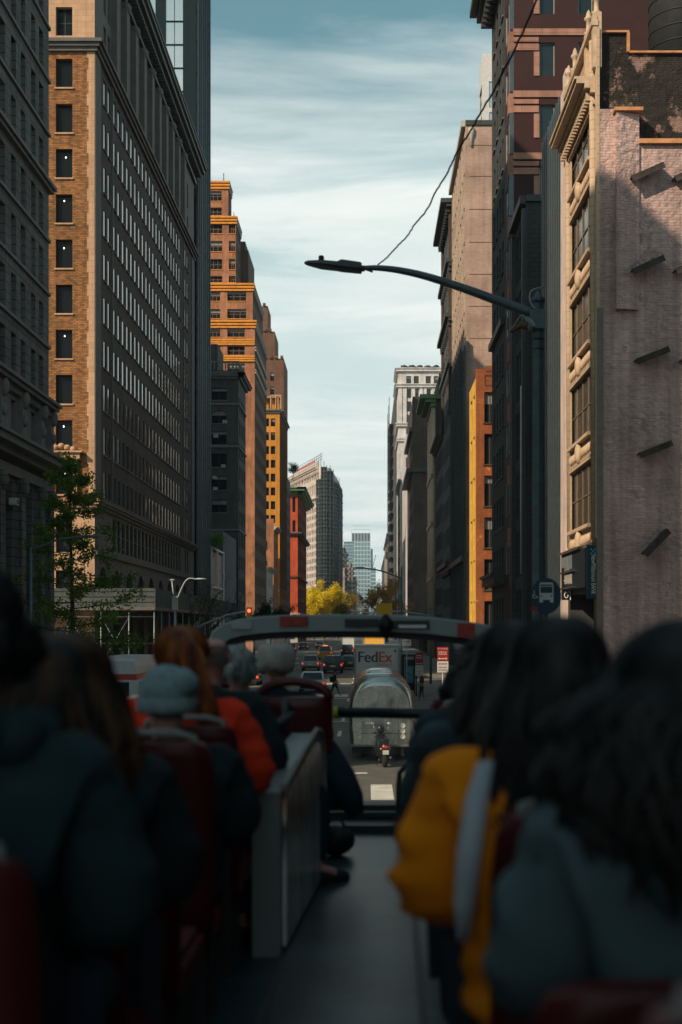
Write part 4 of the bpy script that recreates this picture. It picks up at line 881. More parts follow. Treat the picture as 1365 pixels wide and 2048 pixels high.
Y0, Y1 = 470.0, 600.0; zt = 88
rfac(b, Y0, Y1, 0, zt, [(Y0+3+9*i, Y0+8+9*i) for i in range(14)], rows_at(4, 20, 4.1, 2.6), m_fard, X=XR-.3, rec=.6); b.block(XR-.3, XR+8, Y0, Y1, 0, zt, m_fard, 'FKE')
st = b.part('fire_stair', FR_DARK)
for i in range(19):
    z = 6+4.1*i; st.box(XR-1.9, XR-.3, 500, 540, z, z+.25); st.beam((XR-1.8, 500, z), (XR-1.8, 520, z+4.1), .2, .3); st.beam((XR-1.8, 540, z), (XR-1.8, 520, z+4.1), .2, .3)
for y in (500, 520, 540): st.box(XR-1.95, XR-1.75, y-.2, y+.2, 2, zt+2)
b.finish()
for (y0, y1, xo, h, mt, lb) in ((640, 700, 1.0, 47, m_farp, 'distant pink stone block lit by sun right of centre'), (740, 900, 2.5, 56, m_farp, 'distant narrow pale block with rooftop sheds'), (950, 1300, 5, 60, m_fard, 'farthest dark block in the right row')):
    b = Bld('distant_building', lb, (XR+6, y0, 0), blinds=.3); Xc = XR-1+xo
    rfac(b, y0, y1, 0, h, [(y0+4+8*i, y0+8+8*i) for i in range(6)], rows_at(5, int(h/4.2)-1, 4.2, 2.4), mt, X=Xc, rec=.15); b.facade((Xc, y0), (XR+20, y0), 0, h, cols_at(2.5, 4, 3.4, 1.6), rows_at(5, int(h/4.2)-1, 4.2, 2.4), mt, rec=.3); b.block(Xc, XR+20, y0, y1, 0, h, mt, 'KE')
    b.ledge((Xc, y1), (Xc, y0), h, CORN, mt); b.piece('roof_shed', FR_DARK).box(Xc+.5, Xc+5, y0+3, y0+10, h, h+3.6); b.piece('roof_shed', FR_DARK).box(Xc-1.2, Xc+3, y0+12, y0+20, h-9, h-6); b.finish()
# far towers
m_tow = glass_mat('far_tower_glass', (.14, .22, .25), .25, .5, .0, .3); m_tow2 = plain('far_tower_rib', (.45, .55, .58), .5)
b = Bld('glass_skyscraper', 'pale blue gridded glass skyscraper far away at the end of the avenue', (-30, 2600, 0), cat='skyscraper')
x0, x1 = xw(704, 2600), xw(741, 2600); h = zr(1066, 2600)
b.block(x0, x1, 2600, 2640, 0, h, m_tow, 'FKEW')
for i in range(7): x = x0+(x1-x0)*i/6; b.part('rib', m_tow2).box(x-.6, x+.6, 2598, 2600, 0, h+(6 if i in (0, 6) else 0))
for i in range(26): b.part('spandrel', m_tow2).box(x0, x1, 2598.8, 2600, 8*i, 8*i+1.6)
b.part('crown', FR_DARK).box(x0+1, x1-1, 2598.4, 2600, h-14, h-1); b.block(x1, x1+5, 2605, 2640, 0, h-30, m_tow2, 'FE'); b.finish()
b = Bld('stacked_skyscraper', 'pale skyscraper of shifted stacked boxes left of the gridded glass one', (-50, 2500, 0), cat='skyscraper')
for i in range(28):
    dx = random.uniform(-2.2, 2.2); hh = zr(1083, 2500)/28; b.block(xw(687, 2500)+dx, xw(707, 2500)+dx, 2500, 2530, i*hh, (i+1)*hh-.6, m_tow, 'FKEW'); b.part('slab', m_tow2).box(xw(686, 2500)+dx, xw(708, 2500)+dx, 2498, 2532, (i+1)*hh-.6, (i+1)*hh)
b.finish()
for px0, px1, top, d, lb in ((674, 681, 1080, 2400, 'small pale tower edge just right of the scaffolded wedge'), (743, 752, 1135, 2300, 'low pale tower with a crane right of the glass skyscraper'), (700, 716, 1158, 1900, 'low pinkish block in front of the glass skyscraper')):
    b = Bld('distant_tower', lb, (xw(px0, d), d, 0), cat='tower'); b.block(xw(px0, d), xw(px1, d), d, d+30, 0, zr(top, d), m_farp if d < 2000 else m_tow, 'FKEW')
    for i in range(10): b.part('floor_line', m_tow2).box(xw(px0, d), xw(px1, d), d-1, d, zr(top, d)*(.35+.06*i), zr(top, d)*(.35+.06*i)+1.5)
    if 'crane' in lb:
        a = P(745, 1137, d); b.piece('crane_jib', FR_DARK).beam(a, P(752, 1110, d), 1.0, 1.0); b.piece('crane_jib', FR_DARK).beam(a, P(741, 1122, d), .7, .7)
    b.finish()
# ============================================================ ground
KR, KL = 2.4, -15.0
asph = plain('asphalt', (.115, .11, .095), .75, scale=1.2, var=.25, bump=.25, spec=.4)
conc = wall_mat('pavement_concrete', (.24, .23, .21), (.21, .20, .19), (.10, .10, .09), 1.5, 1.5, .02, bump=.2)
g = MB(); g.face([(-600, -300, -.06), (600, -300, -.06), (600, 8500, -.06), (-600, 8500, -.06)]); tag(g.build('ground', plain('far_ground', (.10, .10, .095), .9, scale=.01)), kind='structure')
g = MB(); g.face([(KL, -80, 0), (KR, -80, 0), (KR, 2300, 0), (KL, 2300, 0)])
for y0, y1 in ((9.5, 25), (89, 104), (179, 197), (108.3, 124.4)):
    xs = (XL-60, KL) if y0 != 108.3 else (KR, XR+60)
    g.face([(xs[0], y0+2, 0), (xs[1], y0+2, 0), (xs[1], y1-2, 0), (xs[0], y1-2, 0)])
tag(g.build('road', asph), kind='structure')
for nm, x0, x1, gaps in (('pavement_left', XL, KL, ((11.5, 23), (91, 102), (181, 195))), ('pavement_right', KR, XR, ((110.3, 122.4), (213, 224)))):
    y = -80; g = MB()
    for a, c in list(gaps)+[(2300, 2300)]: g.box(x0, x1, y, a, -.05, .14); y = c
    tag(g.build(nm, conc), kind='structure')
k = MB()
for x in (KL+.08, KR-.08): k.box(x-.08, x+.08, -80, 900, -.02, .13)
tag(k.build('kerb', plain('kerb_granite', (.26, .25, .24), .8)), kind='structure')
paint = plain('road_paint', (.62, .60, .54), .7, scale=2.5, var=.22)
mk = MB()
def pr_(x0, x1, y0, y1): mk.face([(x0, y0, .006), (x1, y0, .006), (x1, y1, .006), (x0, y1, .006)])
for lx in (-1.2, -4.6, -8.0, -11.4):
    y = 48
    while y < 600:
        if not (86 < y < 106 or 176 < y < 200): pr_(lx-.08, lx+.08, y, y+3)
        y += 9
for yc in (28.6, 87.5, 106.0, 176, 199, 300): pr_(KL+.5, KR-.5, yc-.3, yc+.15)
for y0, y1 in ((36.0, 39.5),): 
    x = KL+.8
    while x < KR-.8: pr_(x, x+.62, y0, y1); x += 1.3
for y0, y1 in ((89.5, 92.8), (108.0, 111.5), (171, 174.5), (200.5, 204)):
    x = KL+.8
    while x < KR-.8: pr_(x, x+.9, y0, y1); x += 1.5
for yc in (42.6, 66.0): pr_(-14.5, -.0, yc-.18, yc+.18)
tag(mk.build('road_markings', paint), kind='structure')
mh = MB(); mh.lathe((-.9, 34.5, .002), [(.38, 0), (.38, .006), (.01, .007)], 20); tag(mh.build('manhole_cover', plain('cast_iron', (.04, .04, .04), .6)), 'round iron manhole cover in the lit patch of road before the trailer', 'manhole cover')
# ============================================================ the open-top bus we ride on
BYAW = -math.atan2(45, F); DECK = 3.2
def bw(x, y, z=0):                         # bus coordinates (z above the deck) to world
    c, s = math.cos(BYAW), math.sin(BYAW); return Vector((x*c-y*s, x*s+y*c, DECK+z))
def bpx(px, py, y): return Vector(((px-780)/F*y, y, 1.4-(py-HY)/F*y))     # photo pixel at bus depth y
bus = thing('tour_bus', 'open top sightseeing bus upper deck with red seats seen from its rear rows', 'bus', (0, 0, DECK), BYAW, local=True)
fm = plain('deck_floor_vinyl', (.026, .050, .056), .40, scale=1.6, var=.6, bump=.3, spec=.25)
bodyg = plain('grey_bus_panel', (.27, .31, .31), .5, scale=.8, var=.08)
bodyd = plain('dark_bus_panel', (.03, .034, .036), .5, var=.1); rubber = plain('black_rubber', (.012, .012, .013), .6, var=.1)
steel = plain('brushed_steel', (.45, .46, .46), .3, metal=1, var=.1); redp = plain('dark_red_seat_shell', (.085, .009, .011), .42, scale=1.2, var=.15, spec=.4)
redpad = plain('worn_red_seat_pad', (.12, .018, .02), .8, scale=5, var=.3); trimg = plain('grey_seat_trim', (.26, .26, .25), .5)
LX, RX = -1.46, 1.13
g = MB(); g.box(LX, RX, -3.5, 9.55, -.06, 0); g.build('deck_floor', fm, bus)
g = MB()
for x in (-.46, .12): g.box(x-.015, x+.015, -3, 9.5, .001, .006)
for i in range(1): g.box(-.46, .12, 9.2, 9.5, .001, .05)
g.build('floor_strip', bodyd, bus)
g = MB()
for s, x in ((-1, LX), (1, RX)): g.box(x-.04 if s < 0 else x, x if s < 0 else x+.04, -3.5, 9.6, -.3, .62)
g.build('side_panel', bodyg, bus); g = MB()
for x in (LX-.03, RX+.03): g.tube([(x, -3.4, .98), (x, 9.3, .98)], .025, 8); [g.tube([(x, y, .6), (x, y, .98)], .02, 6) for y in (-3, -1.5, 0, 1.5, 3, 4.5, 6, 7.5, 9.2)]
g.build('side_rail', steel, bus)
lower = MB(); lower.box(LX-.04, RX+.04, -3.5, 9.8, -2.75, -.3); lower.build('lower_body', plain('red_bus_paint', (.35, .02, .02), .3, spec=.5), bus)
# front frame: arched beam over the windscreen
ap = [(432, 1292), (437, 1274), (452, 1262), (480, 1254), (520, 1249), (570, 1246), (640, 1245), (720, 1245), (790, 1246), (860, 1250), (910, 1256), (960, 1263), (1000, 1272), (1025, 1284), (1036, 1300)]
def beam_along(pts, y0, y1, h, m=0):
    g = MB(); rs = []
    for i, q in enumerate(pts):
        t = (pts[min(i+1, len(pts)-1)]-pts[max(i-1, 0)]).normalized(); n = Vector((-t.z, 0, t.x)); 
        if n.z < 0: n = -n
        rs.append([(q+n*h[1])+Vector((0, y0, 0)), (q+n*(h[1]-.012))+Vector((0, y0-.012, 0)), (q-n*h[0])+Vector((0, y0-.012, 0)), (q-n*h[0])+Vector((0, y1, 0)), (q+n*h[1])+Vector((0, y1, 0))])
    g.rings(rs, m, smooth=False); return g
pts = [bpx(x, y, 9.6) for x, y in ap]
beam_along(pts, 0, .35, (.062, .058)).build('windscreen_arch', bodyg, bus, fix=True)
beam_along([q-Vector((0, 0, .082)) for q in pts[1:-1]], .02, .33, (.028, .022)).build('arch_rubber_edge', rubber, bus, fix=True)
g = MB()
for x in (pts[0].x, pts[-1].x): g.box(x-.05, x+.05, 9.58, 9.95, -.02, pts[0].z+.02)
g.build('windscreen_post', bodyg, bus)
g = MB(); g.box(pts[0].x, pts[-1].x, 9.62, 9.9, -.06, .05); g.box(pts[0].x, pts[-1].x, 9.5, 9.56, .07, .10); g.box(pts[0].x, pts[-1].x, 9.66, 9.9, .07, .13); g.build('front_sill', bodyd, bus)
gm, nt_, bs = base_mat('clear_windscreen', .02); nt2 = gm.node_tree
tr = N(nt2, 'ShaderNodeBsdfTransparent'); tr.inputs[0].default_value = (.93, .96, .95, 1); gy = N(nt2, 'ShaderNodeBsdfGlossy'); gy.inputs['Roughness'].default_value = .03
mx = N(nt2, 'ShaderNodeMixShader'); mx.inputs[0].default_value = .05; L(nt2, tr.outputs[0], mx.inputs[1]); L(nt2, gy.outputs[0], mx.inputs[2]); L(nt2, mx.outputs[0], nt2.nodes['Material Output'].inputs[0])
g = MB(); g.face([(pts[0].x, 9.78, .05), (pts[-1].x, 9.78, .05), (pts[-1].x, 9.78, 1.33), (pts[0].x, 9.78, 1.33)]); g.build('windscreen', gm, bus)
# recessed lamps, stickers, wiper motor on the arch
def on_arch(x0, y0, x1, y1, d=.01, depth=9.58):
    a = bpx(x0, y0, depth); c = bpx(x1, y1, depth); g = MB(); g.box(a.x, c.x, depth-d, depth+.005, c.z, a.z); return g
for (x0, y0, x1, y1) in ((690, 1238, 758, 1254), (782, 1241, 860, 1258)):
    o = on_arch(x0, y0, x1, y1, .014).build('recess_frame', bodyd, bus); g = on_arch(x0+3, y0+3, x1-3, y1-3, .018); g.build('recess_panel', plain('grey_recess_panel', (.25, .28, .27), .4), o)
on_arch(798, 1250, 853, 1256, .024).build('lamp_strip', plain('pale_lamp_lens', (.72, .74, .72), .3), bus)
g = on_arch(560, 1232, 617, 1252, .016); st = g.build('warning_sticker', plain('red_sticker', (.35, .045, .03), .5, var=.3, scale=20), bus)
on_arch(561, 1252, 617, 1263, .017).build('sticker_caption', plain('white_sticker', (.50, .53, .52), .5), st)
for i in range(3): g = on_arch(566+6*i, 1235, 570+6*i, 1239, .019); g.build('sticker_mark', plain('white_sticker', (0, 0, 0)), st)
a = bpx(580, 1245, 9.56); word_bars(st, a.x, a.z, .09, .014, 9.563, plain('orange_sticker_mark', (.50, .14, .04), .5))
a = bpx(589, 1258, 9.56); word_bars(st, a.x, a.z, .16, .018, 9.562, bodyd, 9)
on_arch(464, 1243, 504, 1258, .012).build('access_cover', plain('cover_grey', (.36, .38, .375), .5), bus)
on_arch(915, 1246, 950, 1275, .016).build('warning_sticker', plain('red_sticker', (0, 0, 0)), bus)
q = bpx(772, 1250, 9.5); g = MB(); g.ball((q.x, q.y, q.z), (.055, .05, .06), 14, 10); g.tube([(q.x, q.y, q.z), (q.x, q.y, q.z+.075)], [.035, .02], 10); g.tube([(q.x, q.y-.02, q.z-.03), (q.x+.01, q.y, q.z-.12)], .012, 6); g.build('wiper_motor', rubber, bus)
# handrails
g = MB(); a = bpx(676, 1425, 9.2); c = bpx(1010, 1429, 9.2); g.tube([a, c], .036, 12); g.build('guard_rail', plain('black_rail', (.012, .02, .025), .35), bus)
g = MB(); a0 = bpx(667, 1425, 9.2); g.tube([a0, a], .04, 12); g.build('rail_end_cap', plain('yellow_cap', (.55, .45, .03), .5), bus)
g = MB(); hp = []
for (x, y) in ((797, 1645), (797, 1570), (800, 1545), (812, 1531), (828, 1529), (850, 1530)): hp.append(bpx(x, y, 8.9))
g.tube(hp, .016, 8); g.build('floor_hoop', plain('black_rail', (0, 0, 0)), bus)
# stair casing
g = MB(); poly = [(5.72, 0), (7.55, 0), (7.55, .50), (7.53, .64), (7.46, .75), (7.34, .82), (7.15, .84), (6.9, .825), (5.72, .70)]
x0, x1 = -.46, -.44
cx_ = lambda y: -.455+(y-5.7)/1.85*.085
g.rings([[(x+cx_(y), y, z) for y, z in poly] for x in (-.13, -.01)], smooth=False); g.build('stair_casing', plain('cream_grey_casing', (.20, .215, .21), .45, var=.06), bus, fix=True)
cm, cnt, cb = base_mat('reflection_painted_steel', .12, .30); g_ = N(cnt, 'ShaderNodeTexCoord'); mp_ = N(cnt, 'ShaderNodeMapping'); mp_.inputs['Scale'].default_value = (1, 9, .8); L(cnt, g_.outputs['Object'], mp_.inputs[0]); nn = N(cnt, 'ShaderNodeTexNoise'); nn.inputs['Scale'].default_value = 1.6; nn.inputs['Detail'].default_value = 3; L(cnt, mp_.outputs[0], nn.inputs[0])
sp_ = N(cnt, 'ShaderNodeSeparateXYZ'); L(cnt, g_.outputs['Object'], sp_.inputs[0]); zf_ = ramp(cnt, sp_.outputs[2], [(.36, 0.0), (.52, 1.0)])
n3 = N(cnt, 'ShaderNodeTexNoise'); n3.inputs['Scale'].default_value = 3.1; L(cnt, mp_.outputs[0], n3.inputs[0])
L(cnt, mixc(cnt, zf_, ramp(cnt, nn.outputs[0], [(.3, (.35, .42, .44)), (.5, (.70, .76, .78)), (.7, (.80, .82, .80))]), ramp(cnt, n3.outputs[0], [(.38, (.10, .12, .12)), (.46, (.85, .80, .66)), (.55, (.95, .35, .08)), (.64, (.60, .62, .60))])), cb.inputs['Base Color']); bp_ = N(cnt, 'ShaderNodeBump'); bp_.inputs['Strength'].default_value = .6; bp_.inputs['Distance'].default_value = .03; L(cnt, nn.outputs[0], bp_.inputs['Height']); L(cnt, bp_.outputs[0], cb.inputs['Normal'])  # reflections painted into the colour: silver below, warm smears above
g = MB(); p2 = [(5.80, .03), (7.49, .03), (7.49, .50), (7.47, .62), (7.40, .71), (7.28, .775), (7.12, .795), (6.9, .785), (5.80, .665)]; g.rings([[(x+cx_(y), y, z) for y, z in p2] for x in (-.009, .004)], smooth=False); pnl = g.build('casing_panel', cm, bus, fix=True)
g = MB(); e = [(5.74, .72), (6.9, .835), (7.16, .855), (7.36, .835), (7.49, .765), (7.56, .65), (7.58, .50), (7.58, .0)]; g.tube([(cx_(y)+.0, y, z) for y, z in e], .016, 8); g.build('casing_edge', trimg, bus)
g = MB(); g.box(-1.0, -.46, 5.73, 6.95, .71, .835); g.build('casing_top', plain('pale_grey_top', (.52, .54, .54), .5), bus) if False else None
g = MB(); a = bpx(548, 1452, 7.0); c = bpx(585, 1427, 7.3); g.tube([(-.56, 7.2, .84), (-.56, 7.25, 1.0), c, a], .022, 8); g.build('grab_handle', plain('dark_grey_handle', (.06, .07, .075), .5), bus)
# seats
def seat_parts(root, w=.43, top=1.05, handle=True, shell=redp, round_=False):
    g = MB(); rs = []      # shell back, slightly reclined (leans towards the camera), z from .30 to top
    n = 9
    for z, k in ((.30, .86), (.42, .96), (.75, 1), (top-.14, 1), (top-.05, .95), (top-.01, .84), (top, .66)):
        y = -.02-(z-.45)*.14; hw = w/2*k; th = .045
        rs.append([(-hw, y-.01, z), (-hw*.7, y-.03, z), (0, y-.037, z), (hw*.7, y-.03, z), (hw, y-.01, z), (hw*.98, y+th, z), (hw*.6, y+th+.01, z), (0, y+th+.015, z), (-hw*.6, y+th+.01, z), (-hw*.98, y+th, z)])
    g.rings(rs, smooth=True); back = g.build('backrest', shell, root, fix=True)
    g = MB(); g.box(-w/2, w/2, .0, .42, .36, .43); g.box(-w/2+.02, w/2-.02, .02, .40, .43, .46); g.build('seat_cushion', redpad, root)
    g = MB(); g.box(-w/2+.05, w/2-.05, .06, .12, 0, .36); g.box(-w/2+.05, w/2-.05, .3, .36, 0, .36); g.build('seat_leg', bodyd, root)
    if handle:
        yy = -.02-(top-.45)*.14; g = MB(); g.tube([(-w*.36, yy+.02, top-.05), (-w*.34, yy+.015, top+.012), (-w*.2, yy+.01, top+.028), (w*.2, yy+.01, top+.028), (w*.34, yy+.015, top+.012), (w*.36, yy+.02, top-.05)], .013, 8); g.build('grab_bar', trimg, root)
    return back
def mk_seat(x, y, shell=redp, top=1.02, lab=None, handle=True):
    r = bpy.data.objects.new('seat', None); COL.objects.link(r); r.empty_display_size = .2; r.parent = bus; r.location = (x, y, 0)
    if lab: r['label'] = lab
    LOCALS.add(r.name)
    seat_parts(r, top=top, shell=shell, handle=handle)
    # the seat is a part, so its pieces are sub-parts
    return r
tealshell = plain('seat_shell_dark_teal', (.02, .045, .052), .6)
rows_r = [1.33, 2.10, 2.86, 3.62, 4.38, 5.14, 5.90, 6.66, 7.42]
rows_l = [2.32, 3.07, 3.83, 4.58, 5.34, 6.1]
for i, y in enumerate(rows_r):
    for x in (.42, .88):
        if i == 1 and x == .42: mk_seat(x, y, top=.86, lab='lower backed red seat nearest on the right', handle=False)
        else: mk_seat(x, y, top=1.05 if i == 0 else 1.02)
for i, y in enumerate(rows_l):
    for x in (-.80, -1.25):
        sh = redp
        mk_seat(x, y, sh)
for x in (-.56, -1.05): 
    r = bpy.data.objects.new('seat', None); COL.objects.link(r); r.parent = bus; r.location = (x, 7.95, .0); r['label'] = 'front row red seat with an arched grab opening'; LOCALS.add(r.name)
    g = MB(); rs = []; w = .45
    for z, k in ((.30, .80), (.42, .95), (.75, 1), (.93, 1), (.995, .99)):
        y = -.02-(z-.45)*.12; hw = w/2*k; rs.append([(-hw, y, z), (-hw*.6, y-.03, z), (0, y-.035, z), (hw*.6, y-.03, z), (hw, y, z), (hw, y+.05, z), (0, y+.06, z), (-hw, y+.05, z)])
    g.rings(rs, smooth=True); bk = g.build('backrest', redp, r, fix=True)
    g = MB(); arc = [(-w/2+.02, .98)]+[(-math.cos(math.pi*t/10)*(w/2-.02), .99+math.sin(math.pi*t/10)*.095) for t in range(1, 10)]+[(w/2-.02, .98)]
    g.tube([(x_, -.08, z_) for x_, z_ in arc], .028, 8); g.build('arched_handle', redp, r)
    g = MB(); g.box(-w/2, w/2, .0, .42, .36, .46); g.build('seat_cushion', redpad, r)
# ============================================================ people
def skin_mesh(nodes, edges, root, sub=2, post=None):
    names = list(nodes); me = bpy.data.meshes.new('skin'); me.from_pydata([nodes[n][:3] for n in names], [(names.index(a), names.index(b)) for a, b in edges], [])
    o = bpy.data.objects.new('skin', me); COL.objects.link(o); md = o.modifiers.new('s', 'SKIN'); md.use_smooth_shade = True
    sv = me.skin_vertices[0].data
    for i, n in enumerate(names):
        r = nodes[n][3]; sv[i].radius = (r, r); sv[i].use_root = (n == root)
    ss = o.modifiers.new('u', 'SUBSURF'); ss.levels = sub; ss.render_levels = sub
    dg = bpy.context.evaluated_depsgraph_get(); out = bpy.data.meshes.new_from_object(o.evaluated_get(dg)); bpy.data.objects.remove(o)
    for v in out.vertices:
        x, y, z = v.co
        if post: v.co = post(x, y, z)
    return out
def widen(k, z0=1.02, z1=1.10, h=1.0):
    def f(x, y, z):
        t = min(1, max(0, (z-z0*h)/((z1-z0)*h))); return (x*(k*(1-t)+t), y, z)
    return f
def person_nodes(hands=True):
    n = {'pelvis': (0, .02, .53, .125), 'belly': (0, .0, .72, .115), 'chest': (0, -.01, .92, .13), 'neckbase': (0, -.005, 1.05, .065), 'neck': (0, .01, 1.10, .052), 'jaw': (0, .035, 1.165, .066), 'skull': (0, .015, 1.245, .090), 'crown': (0, .01, 1.295, .070)}
    e = [('pelvis', 'belly'), ('belly', 'chest'), ('chest', 'neckbase'), ('neckbase', 'neck'), ('neck', 'jaw'), ('jaw', 'skull'), ('skull', 'crown')]
    for s, t in ((-1, 'l'), (1, 'r')):
        n.update({'sh'+t: (.15*s, -.01, 1.0, .062), 'el'+t: (.19*s, .05, .74, .043), 'wr'+t: (.10*s, .30, .67, .028), 'pa'+t: (.085*s, .36, .665, .030)})
        n.update({'hip'+t: (.075*s, .08, .51, .085), 'kn'+t: (.10*s, .46, .53, .058), 'ca'+t: (.10*s, .46, .32, .05), 'an'+t: (.10*s, .44, .09, .036), 'to'+t: (.11*s, .58, .04, .035)})
        e += [('chest', 'sh'+t), ('sh'+t, 'el'+t), ('el'+t, 'wr'+t), ('wr'+t, 'pa'+t), ('pelvis', 'hip'+t), ('hip'+t, 'kn'+t), ('kn'+t, 'ca'+t), ('ca'+t, 'an'+t), ('an'+t, 'to'+t)]
        for i, dx in enumerate((-.026, -.009, .009, .025)):
            ln = (.055, .075, .08, .068)[i]
            n['f%s%da' % (t, i)] = (.085*s+dx, .385+ln*.4, .665, .0095); n['f%s%db' % (t, i)] = (.085*s+dx, .385+ln*.9, .645, .008); e += [('pa'+t, 'f%s%da' % (t, i)), ('f%s%da' % (t, i), 'f%s%db' % (t, i))]
        n['th'+t] = (.085*s-.05*s, .355, .66, .010); n['tj'+t] = (.085*s-.062*s, .385, .655, .008); e += [('pa'+t, 'th'+t), ('th'+t, 'tj'+t)]
    return n, e
def add_face(me):
    b = MB()
    b.ball((0, .112, 1.20), (.013, .02, .022), 8, 6); b.ball((0, .098, 1.165), (.026, .012, .007), 8, 5, m=1)
    for s in (-1, 1): b.ball((.032*s, .090, 1.232), (.014, .012, .009), 8, 6, m=2); b.ball((.093*s, .01, 1.215), (.012, .022, .033), 8, 6)
    return b
nd, ed = person_nodes(); BODY = skin_mesh(nd, ed, 'pelvis', 2, widen(1.22))
def with_face(body, face, sm):
    bm = bmesh.new(); bm.from_mesh(body); n0 = len(bm.faces); tmp = face.mesh('t', []); bm.from_mesh(tmp)
    bm.faces.ensure_lookup_table(); out = bpy.data.meshes.new('body')
    bm.to_mesh(out); bm.free(); 
    mi = [0]*n0+face.m; out.polygons.foreach_set('material_index', mi); out.polygons.foreach_set('use_smooth', [True]*len(mi)); bpy.data.meshes.remove(tmp); return out
FACED = with_face(BODY, add_face(BODY), True)
SKIN = {k: plain('skin_'+k, c, .5, var=.06, scale=8) for k, c in (('fair', (.55, .33, .25)), ('ruddy', (.55, .27, .22)), ('tan', (.38, .22, .15)))}
LIP = plain('lip_colour', (.40, .14, .12), .45); EYEM = plain('eye_colour', (.05, .05, .05), .2)
def jacket_mesh(arm=1.0, fat=1.0, puffy=0.0, leanx=0.0, coat=False):
    n = {'hem': (0, .01, .44 if not coat else .38, .165*fat), 'waist': (0, .0, .58, .155*fat), 'belly': (0, -.01, .76, .150*fat), 'chest': (0, -.02, .93, .150*fat), 'collar': (0, -.01, 1.05, .092), 'neck': (0, 0, 1.095, .075)}
    e = [('hem', 'waist'), ('waist', 'belly'), ('belly', 'chest'), ('chest', 'collar'), ('collar', 'neck')]
    for s, t in ((-1, 'l'), (1, 'r')):
        n.update({'s'+t: (.165*s, -.015, .995, .083*fat), 'e'+t: (.205*s*arm, .03, .74, .070*fat), 'w'+t: (.12*s, .26, .68, .052*fat), 'c'+t: (.105*s, .31, .675, .046)}); e += [('chest', 's'+t), ('s'+t, 'e'+t), ('e'+t, 'w'+t), ('w'+t, 'c'+t)]
    w = widen(1.25)
    def post(x, y, z):
        k = 1+puffy*.02*math.sin(z*2*math.pi/.085)+.015*math.sin(x*31+y*17)*math.sin(z*23+y*13)
        nz = noise.noise(Vector((x*9, y*9, z*14)))*.016+noise.noise(Vector((x*22, y*22, z*34)))*.007; rr_ = math.hypot(x, y+.01)+1e-4
        q = w(x*k+x/rr_*nz, (y+.01)*k-.01+y/rr_*nz, z+nz*.5); return q
    me = skin_mesh(n, e, 'chest', 3, post); return me
JACKETS = {'plain': jacket_mesh(), 'big': jacket_mesh(1.05, 1.18, 0, coat=True), 'puffy': jacket_mesh(1.08, 1.15, 1.0)}
def trousers_mesh():
    n = {'p': (0, .03, .52, .14)}; e = []
    for s, t in ((-1, 'l'), (1, 'r')): n.update({'h'+t: (.08*s, .1, .515, .098), 'k'+t: (.10*s, .46, .535, .073), 'c'+t: (.10*s, .465, .32, .064), 'a'+t: (.10*s, .445, .11, .055)}); e += [('p', 'h'+t), ('h'+t, 'k'+t), ('k'+t, 'c'+t), ('c'+t, 'a'+t)]
    return skin_mesh(n, e, 'p', 2, widen(1.2))
TROU = trousers_mesh()
def shoe_mb():
    g = MB()
    for s in (-1, 1): g.rings([[(.12*s+a*.048*k, .40+yy, .0+zz*h) for a, zz in ((-1, 0), (1, 0), (1, .6), (.5, 1), (-.5, 1), (-1, .6))] for yy, k, h in ((0, .7, .08), (.06, 1, .11), (.15, 1, .08), (.23, .95, .06), (.27, .5, .04))])
    return g
SHOE = shoe_mb()
rg = random.Random(11)
